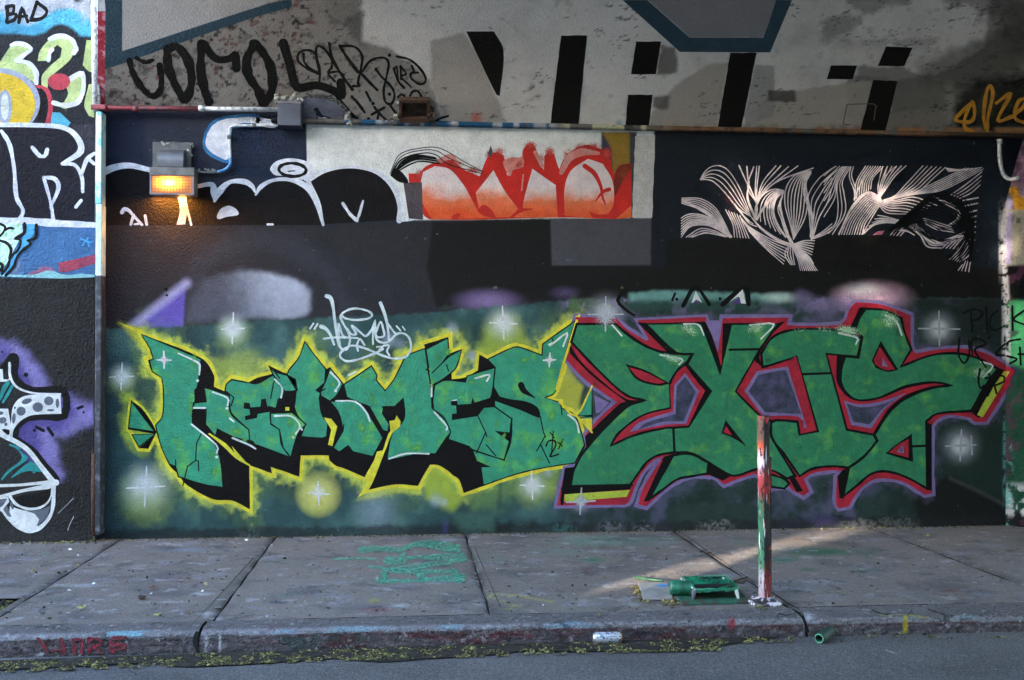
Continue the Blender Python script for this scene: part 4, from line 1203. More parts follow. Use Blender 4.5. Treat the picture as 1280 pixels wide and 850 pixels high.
for p in ('C 298,278 370,300 462,350 420,358 340,335', 'C 650,532 665,484 742,580 690,548', 'D 413,194 478,300 440,307 393,292 380,265', 'D 527,534 532,637 430,606 468,575'): f.poly(p)
f.make('letter_counter', BLACK, wall)
f = F(9)
for p in ('C 310,290 370,308 445,346 415,350 350,332', 'C 656,528 667,506 690,540', 'D 410,216 465,298 430,300 393,281 388,262', 'D 515,553 515,622 443,602 475,576',
          'C 512,290 590,376 530,503 440,510 330,532 252,570 280,533 362,470 466,442 462,354 482,335', 'C 772,264 785,298 870,282 922,250 D 106,258 178,522 118,534 128,500 105,480 20,478 0,482 C 800,470 706,378',
          'D 218,246 253,247 248,330 282,390 332,415 412,405 505,368 600,350 648,354 590,362 500,395 440,445 384,533 292,515 265,415'): f.poly(p)
f.make('letter_counter', RED, wall, 'crimson rims inside the dark green letters')
f = F(10)
for p in ('C 517,312 568,378 520,497 440,502 314,527 350,492 473,452 478,355', 'C 780,305 870,291 D 72,288 142,512 130,512 132,488 105,470 10,468 C 800,465 735,378', 'D 278,412 330,426 420,414 506,384 430,442 378,514 305,502',
          'D 420,255 440,290 418,285', 'D 495,574 498,606 473,600', 'C 184,392 240,420 205,455 190,460', 'C 590,120 637,220 648,118'): f.poly(p)
f.make('letter_counter', LILAC, wall)
f = F(11)
for p in ('C 517,325 556,380 512,488 440,490 345,518 372,495 482,462 486,360', 'C 786,318 868,302 D 66,302 122,462 10,456 C 810,455 750,378', 'D 290,424 345,437 420,426 470,406 425,437 372,500 312,490', 'D 490,585 491,599 481,597'): f.poly(p)
f.make('letter_counter', SLATE, wall)
f = F(11); f.poly('C 75,756 315,740 302,765 75,783'); f.poly('D 864,306 888,304 865,345 787,474 766,465 800,402'); f.make('painted_strip', LIME, wall)
f = F(9); f.stroke('C 66,735 322,722', 3.0, 0); f.stroke('C 66,770 66,790', 4, 0); f.make('outline', BLACK, wall)

# --- sprayed stars
SW = mat_paint('star_white', g(214, 222, 224), None, .5)
SG = mat_paint('star_grey', g(168, 172, 180), None, .5)
for (sx, sy, r, cr, ch) in STARS:
    if sx in (205, 687, 757, 726):
        q = F(11); q.puff(sx, sy, r * 1.4, a=.8); q.make('star_mist', mat_spray('mist_white', g(214, 222, 224)) if sx < 700 else mat_spray('mist_grey', g(176, 180, 190)), wall)
    q = F(13)
    tl = random.uniform(-.06, .06)
    q.stroke([(sx - ch, sy + ch * tl), (sx, sy), (sx + ch, sy - ch * tl)], [1.6, 3.4, 1.6], 3)
    q.stroke([(sx + cr * tl, sy - cr), (sx, sy), (sx - cr * tl, sy + cr * .95)], [1.6, 3.4, 1.6], 3)
    if sx == 1201: q.stroke([(1214, 545), (1215, 568)], 2.2, 0)
    q.make('painted_star', SW if sx < 700 else SG, wall)

# --- soft light sprayed along the tops of the second name
q = F(10)
for (cx, cy, rx, ry, rt_, a_) in ((862, 412, 26, 16, .3, .6), (945, 410, 26, 14, -.2, .6), (840, 448, 24, 9, .3, .7), (1060, 413, 34, 12, .2, .75), (1112, 400, 26, 24, .3, .6), (1225, 466, 20, 18, .6, .65), (1030, 412, 26, 9, 0, .5), (1000, 413, 24, 8, 0, .45)): q.puff(cx, cy, rx, ry, rt_, a_)
q.make('sprayed_glint', mat_spray('mist_mint', g(170, 206, 172)), wall)
q = F(10)
for (cx, cy, rx, ry, rt_, a_) in ((757, 393, 40, 26, 0, .5), (775, 398, 30, 10, 0, .4), (1030, 384, 60, 9, 0, .35), (985, 383, 40, 8, 0, .3)): q.puff(cx, cy, rx, ry, rt_, a_)
q.make('sprayed_glint', mat_spray('mist_lilac', g(150, 138, 178)), wall)
# --- white halo tag over the letters
TAGW = mat_paint('tag_white', g(196, 210, 222), g(178, 194, 206), .5, 1, 20)
q = F(13)
for s_, w_ in (('N 225,40 265,60 290,140 305,260 325,400 345,520 390,590', [6, 6, 4, 4, 3.2, 3]), ('N 170,345 215,365 265,430 300,525', [6, 5, 4, 3.4]), ('N 195,468 300,455 420,455 540,462', 3.0),
               ('N 345,320 350,450 370,560 430,570 460,480 440,400 380,290 370,230 440,180 530,165 640,190 680,230 640,265 520,280 420,265 380,240', 3.2), ('N 350,330 380,420 400,450', 3.5),
               ('N 430,370 470,420 520,420 480,340 500,350 560,400 620,440 680,370 710,290 690,400 690,520', 3.2), ('N 540,590 530,530 560,470 605,530', 3.0),
               ('N 710,300 720,440 800,440 790,360 765,300 720,400 720,460 760,500 840,500 930,420 1010,420 1060,480 1065,580 1010,650 900,665 800,640 700,600 600,560 480,535 390,580 360,640 420,690 520,680 640,640 740,600 790,570', 3.2),
               ('N 765,110 800,200 830,310 845,420 850,490', [5, 4.5, 3.5, 3]), ('N 840,320 900,400 920,420', 3), ('N 730,550 790,545 750,580', 2.6), ('N 800,535 850,535 830,590 855,635', 2.8),
               ('N 95,315 60,365', 2.6), ('N 135,320 105,370', 3.2), ('N 925,340 965,385', 2.6), ('N 985,345 1010,380', 2.0)):
    q.stroke(s_, [v * .85 for v in w_] if isinstance(w_, list) else w_ * .85, 5)
q.make('painted_tag', TAGW, wall, 'thin white signature with a halo above the teal letters')

# --- white spikes left over above the second name
q = F(2); q.stroke('C 300,5 270,45 300,80 330,100', [5, 4, 3], 3); q.stroke('C 510,65 555,-5 605,60', 5, 3); q.stroke('C 655,60 735,0 750,60', 6, 3); q.stroke('C 480,20 470,45', 3, 0); q.disc(846, 374, 2); q.disc(900, 373.5, 2)
q.make('painted_spikes', BLACK, wall)
q = F(4); q.poly('C 540,55 556,10 580,55 566,45'); q.poly('C 678,52 728,5 740,58 722,56 712,30'); q.make('painted_spikes', SW, wall)
q = F(5); q.poly('C 690,55 716,32 722,58'); q.poly('C 545,55 558,42 572,55'); q.make('painted_spikes', mat_paint('violet_paint', g(96, 70, 150), None, .5), wall)
q = F(4); q.disc(207.5, 361.5, 2.2); q.disc(208.5, 369, 1.6); q.make('painted_dots', BLACK, wall)

# --- cursive warning near the corner
q = F(14)
for s_ in ('Y 295,290 290,220 285,160', 'Y 235,168 300,140 362,165 335,208 285,215', 'Y 385,125 390,210 395,295', 'Y 465,150 420,190 410,255 440,280 485,265', 'Y 210,335 203,440 240,500 275,440 270,350',
           'Y 296,450 290,350 340,338 384,375 310,412 385,525', 'Y 345,540 335,620 350,665 372,650', 'Y 385,600 440,590 500,585 505,620 440,650', 'Y 405,570 430,640 395,715', 'Y 440,640 455,700', 'Y 505,375 450,440 505,448', 'Y 400,335 410,325'):
    q.stroke(s_, 2.6, 4)
q.make('painted_scrawl', LINEB, wall, 'thin black handwriting near the corner')
q = Film(RETURN, 4)
for s_ in ('Y 560,120 562,280', 'Y 638,150 568,208 638,242', 'Y 612,340 545,352 525,372', 'Y 525,452 590,472 545,502', 'Y 610,395 616,510', 'Y 600,440 638,440'): q.stroke(s_, 2.6, 4)
q.make('painted_scrawl', LINEB, ret)
q = Film(RETURN, 2); q.poly('D 872,285 904,300 880,360 866,385'); q.make('letter_border', RED, ret)
q = Film(RETURN, 3); q.poly('D 872,306 886,306 872,330'); q.make('painted_strip', LIME, ret)

# --- upper left: black bubble letters with white outline
BUB = mat_paint('bubble_black', g(34, 31, 36), g(26, 24, 28), .5, 1, 8)
OW = mat_paint('outline_white', g(198, 198, 210), g(184, 186, 200), .55, .8, 12)
q = F(0); q.poly('S 30,112 100,86 180,76 280,95 420,180 540,190 610,182 632,262 660,212 720,164 800,164 850,218 900,170 980,150 1060,160 1130,195 1170,262 1210,390 30,390', 0)
q.make('bubble_letter', BUB, wall, 'black rounded letters with white outline beside the lamp')
q = F(1); q.poly('F 200,665 250,635 320,618 400,622 470,655 515,720 528,805 250,822 235,740')
q.make('bubble_letter', BUB, wall, 'black rounded letter D with white outline')
q = F(2)
for s_, w_ in (('S 28,112 100,82 180,72 285,95', [8, 7, 6, 5]), ('S 540,184 600,172 625,182 628,225 634,262', [4, 5, 7, 2]), ('S 632,262 660,208 715,160 790,158 830,180 850,215', [3, 8, 4, 6, 5, 2]),
               ('S 852,228 880,185 940,152 1020,145 1090,165 1140,205 1180,280 1212,388', [2, 5, 3.5, 4, 6, 6, 5, 3]), ('S 1130,145 1150,200 1170,250', [5, 3, 2]),
               ('F 180,660 210,640 280,618 360,612 440,630 500,680 530,750 525,808', [2, 3, 3, 3, 4, 6, 7, 6]), ('F 520,810 580,800 595,760', [2, 3, 2]), ('F 318,745 345,785 370,808', 3.4), ('F 392,736 380,780 370,808', 2.6),
               ('S 138,322 150,305 175,312 205,345 245,388', [4, 4, 3, 3]), ('S 200,335 186,386', 3), ('S 262,340 270,386', 3), ('S 205,385 235,382', 2), ('S 478,275 508,388', 2.4), ('S 915,386 942,386', 2.4)):
    q.stroke(s_, [v * 1.2 for v in w_] if isinstance(w_, list) else w_ * 1.2, 5)
q.poly('S 436,236 480,236 486,300 476,386 430,388 448,310'); q.poly('S 645,340 668,302 710,287 748,305 759,335 700,345 655,358', 4)
q.poly('S 930,85 960,50 1030,33 1110,45 1150,70 1150,110 1170,135 1100,148 1020,128 960,125 935,105', 3)
q.make('outline', OW, wall)
q = F(4); q.disc(120 + 1048 / 4.267, 190 + 95 / 4.267, 17, 8.2, .05, ring=4.0); q.stroke('S 1025,103 1060,100', 1.5, 0); q.make('outline', BUB, wall)
q = F(3); q.poly('F 540,670 608,668 612,805 560,800', 0); q.make('painted_patch', mat_paint('grey_violet', g(92, 82, 90), g(70, 60, 68), .6), wall)
q = F(2); q.poly('E 742,520 765,455 825,425 945,420 945,470 850,470 850,592 800,588 755,560', 2); q.make('painted_halo', mat_paint('halo_blue', g(38, 110, 170), g(70, 140, 190), .55), wall)
q = F(3); q.poly('E 752,518 775,462 832,434 945,428 945,452 845,460 846,580 800,574 763,548', 2); q.poly('E 938,428 1010,440 1010,470 938,462'); q.make('painted_blob', OW, wall)
q = F(4); q.poly('E 855,476 1120,470 1125,640 1060,640 1000,620 960,612 855,600'); q.make('painted_patch', mat_paint('deep_navy', g(30, 48, 82), g(34, 44, 70), .55), wall)
q = F(5); q.poly('S 930,85 960,50 1030,33 1110,45 1150,70 1150,110 1170,135 1100,148 1020,128 960,125 935,105', 3); q.make('painted_eye', OW, wall)
q = F(7); q.disc(120 + 1048 / 4.267, 190 + 95 / 4.267, 17, 8.2, .05, ring=4.0); q.stroke('S 1025,103 1060,100', 1.5, 0); q.make('outline', BUB, wall)

# --- red and orange fleshy letters on the white panel
def mat_flesh():
    m, t, p, gg = new_mat('orange_fade_paint'); pos = gg.outputs['Position']
    sp = node(t, 'ShaderNodeSeparateXYZ'); t.links.new(pos, sp.inputs[0])
    n = noise(t, pos, 5.0, 4, .6)
    mr = node(t, 'ShaderNodeMapRange'); z0 = WALL.at(640, 268).z; z1 = WALL.at(640, 212).z
    mr.inputs['From Min'].default_value = z0; mr.inputs['From Max'].default_value = z1
    t.links.new(sp.outputs['Z'], mr.inputs['Value'])
    ad = node(t, 'ShaderNodeMath', operation='MULTIPLY_ADD'); t.links.new(n.outputs['Fac'], ad.inputs[0]); ad.inputs[1].default_value = .7
    t.links.new(mr.outputs[0], ad.inputs[2])
    r = ramp(t, ad.outputs[0], [(.30, g(250, 84, 36)), (.66, g(246, 112, 76)), (.90, g(224, 180, 176)), (1.0, g(206, 190, 192))])
    finish_paint(t, p, pos, r.outputs['Color'], .55)
    return m
FLESH = mat_flesh()
RRED = mat_paint('deep_red_paint', g(216, 38, 30), g(190, 32, 28), .5, 1, 7)
q = F(0); q.poly('R 115,195 165,195 200,160 270,135 320,130 380,178 450,208 490,112 512,98 540,95 565,112 580,205 605,175 630,155 655,165 652,90 670,60 700,55 718,85 740,150 752,180 755,110 778,92 802,105 815,150 825,175 850,120 905,75 960,60 1010,75 1060,95 1080,200 1105,160 1165,150 1165,345 1090,410 850,402 225,412 180,382 120,240', 0)
q.make('fleshy_letter', RRED, wall, 'deep red drips of the orange letters')
q = F(2)
for p in ('R 170,262 184,188 240,160 308,175 375,250 420,330 450,382 490,400 520,404 225,411 182,335', 'R 432,285 515,180 570,280 632,362 600,400 525,402 500,365 475,348 448,372', 'R 655,332 698,172 808,250 818,402 610,402 640,375 695,362 655,358', 'R 850,392 850,262 880,182 960,126 1030,150 1075,230 1080,340 1055,385 1005,388 962,372 985,408', 'R 1090,410 1165,346 1165,402'): q.poly(p, 0, .15)
q.make('fleshy_letter', FLESH, wall, 'orange letters fading to pink at the top')
q = F(3); q.stroke('R 945,160 990,195 1020,255 1028,305 1042,340', [6, 6, 4, 3, 1.5], 4); q.stroke('R 995,325 1030,282 1060,270', [1.5, 4, 5], 4); q.stroke('R 330,400 350,392', 6, 0); q.stroke('R 448,372 470,352 500,372 520,404', [4, 5, 4, 3], 4); q.stroke('R 600,400 640,372 695,362', [3, 4, 1.5], 4)
q.make('fleshy_letter', RRED, wall, 'red inner curls of the orange letters')
q = F(3); q.poly('R 1085,210 1110,160 1165,148 1165,170 1130,215 1088,300', 3); q.make('fleshy_letter', mat_paint('umber_red', g(140, 44, 26), g(160, 70, 30), .6), wall)
PINK = mat_paint('pink_spray', g(205, 128, 120), g(198, 150, 146), .6, 1, 10)
q = F(1); q.stroke('R 590,200 610,150 650,120', [4, 6, 3], 4); q.stroke('R 648,275 655,200', 2, 0); q.poly('R 560,140 600,120 655,125 650,165 600,180 582,195', 3); q.stroke('R 835,190 870,125 930,95 1010,100', [6, 9, 10, 4], 5); q.stroke('R 712,95 745,160', 5, 0); q.stroke('R 258,140 310,115 350,145', [5, 7, 3], 4)
q.make('fleshy_letter', PINK, wall)
q = F(5)
q.bundle('R 32,195 70,110 150,80 260,75 380,140 465,185', 'R 32,205 60,150 120,110 230,100 300,150 460,195', 3, (.8, 1.3), jit=.5)
q.bundle('R 35,200 80,130 150,105 240,115', 'R 60,190 110,160 170,140 260,150', 10, (1.0, 1.9), jit=1.0); q.poly('R 30,205 55,170 85,190 112,225 115,242 70,235')
q.make('painted_hair', LINEB, wall, 'loose black lines above the orange letters')
q = F(1)
for (cx, cy, rx, ry, a_) in ((290, 135, 80, 45, .75), (340, 150, 70, 40, .7), (500, 105, 50, 50, .7), (540, 95, 50, 50, .7), (690, 65, 60, 50, .75), (780, 95, 50, 55, .75), (870, 110, 60, 70, .7), (930, 75, 80, 50, .7), (990, 70, 70, 50, .7), (630, 150, 50, 50, .7), (1050, 100, 60, 70, .75), (420, 180, 70, 40, .7), (1120, 190, 50, 90, .75), (600, 130, 60, 60, .45), (740, 130, 40, 60, .6), (170, 200, 50, 60, .7)):
    q.puff(480 + cx / 3.765, 165 + cy / 3.765, rx / 3.765, ry / 3.765, 0, a_, 14, 5)
q.make('overspray', mat_spray('mist_red', g(206, 70, 60)), wall)
q = F(5); q.poly('R 503,64 512,95 500,120 488,100'); q.make('painted_patch', mat_paint('grey_fleck', g(80, 84, 104), None, .6), wall)
q = F(2); q.poly('R 1182,20 1276,15 1262,402 1168,402', 0, .5); q.make('painted_patch', mat_paint('panel_white', g(182, 178, 178), None, .6), wall)

# --- line drawing of plumes
PLW = mat_paint('plume_line', g(206, 192, 192), g(180, 160, 172), .5, .5, 9)
q = F(3)
w1 = (1.1, 1.5)
q.bundle('P 200,165 250,92 330,68 400,105 470,210 530,350 560,430', 'P 200,168 270,170 330,212 400,290 470,372 560,430', 5, w1)
for tx, ty, cx, cy in ((475, 68, 525, 180), (530, 75, 545, 200), (578, 78, 535, 220), (600, 72, 590, 240), (618, 72, 600, 240), (735, 70, 640, 190), (770, 70, 650, 210), (825, 75, 660, 230), (892, 70, 690, 220), (1000, 85, 730, 190)):
    fx, fy, fs = FR['P']
    q.stroke([(fx + tx / fs, fy + ty / fs), (fx + cx / fs, fy + cy / fs), (fx + 600 / fs, fy + 340 / fs), (fx + 595 / fs, fy + 450 / fs)], 1.5, 6)
q.bundle('P 790,245 720,235 650,270 605,340 592,440', 'P 790,262 740,300 720,400 770,520 840,600', 8, (1.2, 1.7))
q.bundle('P 790,250 770,330 772,420', 'P 780,300 750,380 800,500 850,610', 4, w1)
q.bundle('P 985,105 880,130 810,220 800,340 830,460 855,560', 'P 985,110 945,180 960,300 940,440 860,590', 8, w1)
q.bundle('P 975,120 950,200 970,330 1000,440 990,560', 'P 985,120 930,240 965,380 985,570', 3, w1)
q.bundle('P 985,590 972,400 965,280 1040,160 1133,88', 'P 1000,570 1040,440 1100,330 1133,225', 5, w1)
q.bundle('P 990,580 1060,540 1133,480', 'P 990,590 1070,560 1133,525', 3, w1)
q.bundle('P 70,298 200,302 300,360 360,450 420,572', 'P 70,335 180,372 290,440 400,540 425,572', 6, w1)
q.bundle('P 65,440 130,410 250,430 350,500 410,572', 'P 65,575 130,500 240,490 330,525 400,572', 8, w1)
q.bundle('P 100,575 200,515 300,530 390,572', 'P 140,575 230,545 310,555 380,572', 3, w1)
q.bundle('P 380,380 430,480 442,575', 'P 480,420 510,500 545,582', 6, w1)
q.bundle('P 480,430 560,510 700,590 830,640', 'P 545,530 660,650 790,765', 7, w1)
q.bundle('P 820,640 800,700 840,770', 'P 850,640 860,720 870,770', 4, w1)
q.bundle('P 850,640 890,730 910,810', 'P 860,635 960,720 1030,812', 9, w1)
q.bundle('P 860,625 940,600 1010,600', 'P 870,650 930,670 990,700', 6, w1)
q.bundle('P 370,250 430,330 520,440', 'P 480,380 540,470 600,500', 4, w1)
q.stroke('P 560,430 640,520 760,600 850,635', [1.2, 3, 4, 5], 5); q.stroke('P 770,430 800,520 850,620', [1.5, 3, 4.5], 5); q.stroke('P 965,320 995,440 980,570', [1.2, 2.6, 2], 5); q.stroke('P 860,640 960,710 1000,760', [5, 3.5, 1.5], 5)
q.stroke('P 600,450 640,380 720,280 790,250', [3, 3, 3, 2], 5); q.stroke('P 548,180 535,300 590,440', [1.2, 2.4, 3.4], 4); q.stroke('P 250,450 340,500 415,570', [1, 4, 4], 4); q.stroke('P 90,320 250,410 340,490', [2, 3, 3], 4)
q.bundle('Q 0,205 50,140 130,75', 'Q 0,430 75,300 95,180 165,75', 5, w1); q.bundle('Q 0,140 50,95 85,72', 'Q 0,185 70,110 110,72', 2, w1)
q.bundle('Q 0,545 80,480 100,360 95,200 165,75', 'Q 60,555 150,400 140,260 130,180 190,75', 3, w1)
q.bundle('Q 190,75 180,150 212,240 215,310', 'Q 208,75 195,140 220,220 225,300', 2, w1)
q.bundle('Q 215,310 230,180 295,70', 'Q 330,235 345,160 418,75', 8, w1); q.bundle('Q 385,290 385,200 415,75', 'Q 400,290 440,230 505,140 580,70', 6, w1); q.bundle('Q 395,270 420,170 450,72', 'Q 400,270 430,150 505,75', 2, w1)
q.bundle('Q 420,312 500,282 580,200 700,70', 'Q 430,322 540,290 680,240 760,170 860,80', 6, w1); q.bundle('Q 500,302 640,262 760,200 1000,85', 'Q 620,268 800,252 950,190 1130,90', 7, w1)
q.bundle('Q 860,85 930,95 1010,100', 'Q 880,110 980,100 1120,80', 4, w1)
q.bundle('Q 900,275 1000,205 1120,110', 'Q 960,300 1040,262 1105,205', 4, w1)
for a_ in ('Q 985,315 1092,295', 'Q 990,355 1088,335', 'Q 1015,402 1082,385', 'Q 1030,440 1078,425', 'Q 1035,480 1075,465', 'Q 1035,510 1072,500', 'Q 1035,545 1070,540', 'Q 1030,590 1066,595'): q.stroke(a_, 1.7, 0)
q.bundle('Q 380,290 300,272 220,350 150,450 105,555', 'Q 390,330 330,420 290,480 270,555', 10, (1.1, 1.6))
q.bundle('Q 410,325 520,312 640,292 800,350', 'Q 390,350 440,400 520,410 590,410', 7, w1); q.bundle('Q 380,420 440,430 550,460', 'Q 280,550 350,492 440,472 540,482', 6, w1)
q.stroke('Q 105,555 200,360 300,260 385,290', [2, 3, 2.4, 5], 5); q.stroke('Q 385,290 400,330 360,400 280,540', [5, 3, 1.6, 1.2], 5); q.stroke('Q 420,318 520,290 660,265', [3, 2.4, 1.6], 4); q.stroke('Q 215,310 240,240 290,140', [2.4, 1.8, 1.2], 4)
q.bundle('Q 640,470 720,545 800,600 900,580 1010,530', 'Q 600,500 680,560 730,640 830,652', 6, (1.5, 2.3)); q.bundle('Q 470,560 510,520 560,510', 'Q 540,565 580,530 640,560', 4, w1)
q.bundle('Q 780,290 900,335 965,410 930,480', 'Q 860,340 950,390 950,440 880,490', 4, w1); q.bundle('Q 700,440 800,470 900,500', 'Q 720,480 800,520 920,540', 4, w1)
q.bundle('Q 1000,600 960,660 890,730', 'Q 1055,660 1020,710 960,750', 5, w1); q.bundle('Q 1050,690 1035,760 1025,820', 'Q 980,770 965,790 950,810', 4, w1); q.bundle('Q 840,650 900,600 980,560', 'Q 940,660 980,600 1000,570', 5, w1)
q.make('painted_plumes', PLW, wall, 'pale flowing plume lines on the dark navy panel')
q = F(6)
bw = (.9, 1.6)
q.bundle('Q 440,540 600,400 760,275 900,262 1030,340 1062,480 1040,690', 'Q 470,530 620,420 740,340 860,350 990,440 1040,560 1030,700', 6, (1.2, 2.0))
q.bundle('Q 560,470 700,372 850,372 990,500', 'Q 620,482 720,472 850,540 1010,562', 8, bw); q.bundle('Q 620,490 690,560 740,625', 'Q 680,470 760,570 850,610 1000,570', 6, bw)
q.bundle('Q 1000,330 1052,480 1040,640 960,760', 'Q 940,420 1000,500 980,600 880,720', 7, bw); q.bundle('Q 900,280 980,340 1010,430 960,490', 'Q 850,330 930,370 960,430 900,490', 5, bw); q.bundle('Q 480,520 560,470 640,480', 'Q 500,560 560,500 650,530', 5, bw)
q.stroke('Q 1062,470 1055,620 1030,740', [2, 3, 5], 4)
q.make('painted_plumes', LINEB, wall, 'tangled black strokes over the plume lines')
q = F(6); q.disc(908, 246, 5, 3, ring=.6); q.disc(914, 252, 5, 3, ring=.6); q.disc(916, 262, 4, 3, ring=.6); q.disc(911, 248, 4, 4, ring=.5); q.make('painted_scrawl', mat_paint('maroon_line', g(110, 30, 45), None, .6), wall)
q = F(4); q.poly('Q 345,560 380,535 430,528 410,556'); q.make('painted_plumes', mat_paint('plume_pink', g(205, 120, 140), None, .5), wall)

# ------------------------------------------------------------------ films on the vault
VB = mat_paint('petrol_blue_paint', g(44, 80, 100), g(50, 86, 106), .6, .7, 6)
VK = mat_paint('vault_black', g(20, 19, 20), None, .6, .7)
q = Film(PL, 1); q.poly('E 372,0 447,0 447,188 F -1,28 110,0 240,0 -1,62 E 385,255 372,255'); q.make('painted_band', VB, bridge, 'petrol blue band on the pale vault')
q = Film(VAULT, 1); q.poly('G 405,0 495,0 650,138 920,138 938,92 H 30,0 88,0 8,192 G 615,190'); q.make('painted_band', VB, bridge, 'petrol blue angular band on the pale vault')
q = Film(VAULT, 2)
for p in ('G 180,130 275,130 243,465 140,460', 'G 455,152 547,152 527,272 436,272', 'G 425,347 515,347 500,475 415,475', 'G 800,193 897,193 838,478 752,475', 'F 770,115 872,115 907,185 893,352 880,345', 'H 432,170 530,175 500,242 402,242', 'H 230,240 327,240 310,290 215,290', 'H 385,293 475,297 430,480 338,480'):
    q = Film(VAULT, 2); q.poly(p, 0, .35); q.make('painted_bar', VK, bridge)
q = Film(PL, 3)
for s_, w_ in (('E 475,222 485,262 515,315 555,352 585,335 592,290 585,240', 8), ('E 500,212 530,228 560,220', 5), ('E 612,188 618,250 650,325 680,362 702,300 690,225 650,172 615,180', 11), ('E 738,160 736,260 750,330 765,372', 11.5), ('E 745,160 790,215 840,215 862,202 866,250', [10, 9, 9, 11]),
               ('E 935,160 905,215 910,275 945,330 F 30,375 58,330 55,250 20,185 -10,160', 11.5)): q.stroke(s_, w_, 5)
q.make('painted_letters', VK, bridge, 'loose black capitals on the grey concrete')
q = Film(VAULT, 4)
q.stroke('F 100,158 125,240 150,318 220,312 280,330 312,348 310,302', [12, 11, 11, 10, 10, 11, 11], 5)
q.make('painted_letters', VK, bridge)
q = Film(VAULT, 3)
for s_, w_ in (('T 245,335 150,290 80,230 90,165 150,145 210,165 235,230 255,310 250,400', 3), ('T 125,175 130,240 180,295 250,330', 3), ('T 250,330 225,180 235,115 290,135 345,215 350,280 320,330 375,395', 3), ('T 330,90 350,200 420,330 515,460', 3.6), ('T 330,325 400,318 445,345', 3),
               ('T 415,110 470,200 560,320', 4), ('T 415,112 530,118 592,190 582,300 560,400 570,430 520,432', 3.2), ('T 570,315 650,400 715,465', 3.4), ('T 590,320 660,230 760,205 805,250 785,370 765,470 780,560 830,572 852,500 820,430 750,360 705,300', 3),
               ('T 810,575 870,660 945,755', 3), ('T 870,195 980,225 1070,310 1102,385 1060,418 990,375 985,330 1040,325', 3), ('T 845,290 880,390 930,447', 3), ('T 850,300 870,280 880,380', 2.4), ('T 900,270 905,380', 2.6), ('T 905,280 945,335 905,360 985,440', 2.6), ('T 990,270 1010,320', 3),
               ('T 510,515 560,570 612,642', 3.4), ('T 625,480 662,552', 3), ('T 690,600 740,660 797,715', 3), ('T 770,605 670,660', 3.4), ('T 725,650 710,730', 3), ('T 400,530 490,640 580,715', [5, 5, 3]), ('T 975,510 1000,475 1040,475 1072,525', 3), ('T 880,520 910,500 930,515', 3)): q.stroke(s_, w_, 5)
for (a, b) in ((812, 185), (812, 497), (645, 695), (680, 572), (705, 298)): q.disc(360 + a / 6.4, 40 + b / 6.4, 2.2)
q.make('painted_tag', LINEB, bridge, 'looping black tag on bare concrete above the ledge')
q = Film(VAULT, 3); q.stroke('T 1150,760 1200,700 1280,672', 2.8, 5); q.make('painted_scrawl', LINEB, bridge)
OR = mat_paint('orange_line', g(226, 146, 40), g(200, 124, 30), .6)
q = Film(VAULT, 3)
for s_ in ('H 748,372 705,415 688,440 740,446 757,418 748,375 722,430 722,468 752,482', 'H 800,474 790,430 798,350 812,314 824,345 806,430 803,478', 'H 836,378 888,345 842,440 902,424', 'H 905,420 938,388 946,360 916,375 905,432 950,452'): q.stroke(s_, 4.4, 5)
q.make('painted_tag', OR, bridge, 'orange scrawl on the black patch of the vault')
q = Film(VAULT, 3); q.stroke('H 290,382 385,380 400,392', 1.2, 0); q.stroke('H 290,382 275,455 300,458', 1.2, 0); q.stroke('H 395,392 388,440', 1.2, 0); q.make('filler_outline', mat_plain('rust_line', (.16, .10, .08), .9), bridge)
q = Film(PL, 2); q.poly('I 122,14 132,14 131,133 122,132'); q.make('painted_edge', mat_paint('edge_red', g(200, 50, 72), g(205, 150, 165), .6, 1, 14, .52, .6), bridge)
q = Film(PL, 2); q.poly('I 122,0 131,0 132,14 122,14'); q.make('painted_edge', OW, bridge)

g = lambda a_, b_, c_: hexc(a_, b_, c_, 1.0)
# ------------------------------------------------------------------ films on the side wall
def FS(layer): return Film(SIDE, layer)
LG = mat_paint('pale_green_paint', g(184, 196, 132), g(168, 184, 120), .6, .6, 8)
q = FS(1)
for p in ('U -40,470 0,410 70,305 130,295 195,325 105,402 200,440 235,500 232,560 200,530 0,470', 'U 250,405 265,340 330,262 400,240 470,262 500,312 470,392 380,472 320,522 315,600 275,562 280,500 340,432 400,382 412,322 380,298 345,335 330,405', 'U 455,525 545,490 552,620 505,700 430,725 355,690 425,680 452,622 440,570', 'U 590,560 625,555 625,780 590,770 560,700', 'U 575,265 625,268 625,485 585,470 550,432'): q.poly(p, 0, .2)
q.make('painted_numeral', LG, side, 'pale green numerals on the black upper side wall')
q = FS(3)
for s_, w_ in (('U 75,300 130,288 205,322 160,365 110,402', 3.5), ('U 110,402 190,420 238,480 240,550', 4), ('U 322,400 330,350 345,330', 3.5), ('U 330,260 400,238 475,262 503,320 490,350', 4), ('U 465,525 545,490 552,600 512,680 430,700 355,682', 4)): q.stroke(s_, w_ * 1.5, 4)
q.make('outline', OW, side)
q = FS(3); q.disc(392 / 5.314, 542 / 5.314, 14, 10.4); q.stroke('U 250,572 310,600 336,680 330,760 312,840', [4, 6, 6, 6], 4); q.make('painted_spot', mat_paint('coral_red', g(214, 66, 86), None, .5), side)
q = FS(2); q.poly('U 335,830 345,745 400,748 470,815 450,840'); q.make('painted_patch', mat_paint('cyan_paint', g(92, 190, 218), None, .5), side)
q = FS(4); q.poly('U 268,580 305,620 300,800 260,830 250,700'); q.make('painted_patch', BUB, side)
q = FS(5); q.disc(-2, 128, 52, 43, n=40); q.make('painted_disc', mat_paint('ring_grey', g(166, 170, 192), None, .5), side)
q = FS(6); q.disc(-4, 131, 48, 40, n=40); q.make('painted_disc', mat_paint('disc_yellow', g(228, 190, 44), g(216, 176, 40), .5), side)
q = FS(7); q.disc(6, 134, 9, 22); q.make('painted_disc', MATS['ring_grey'], side)
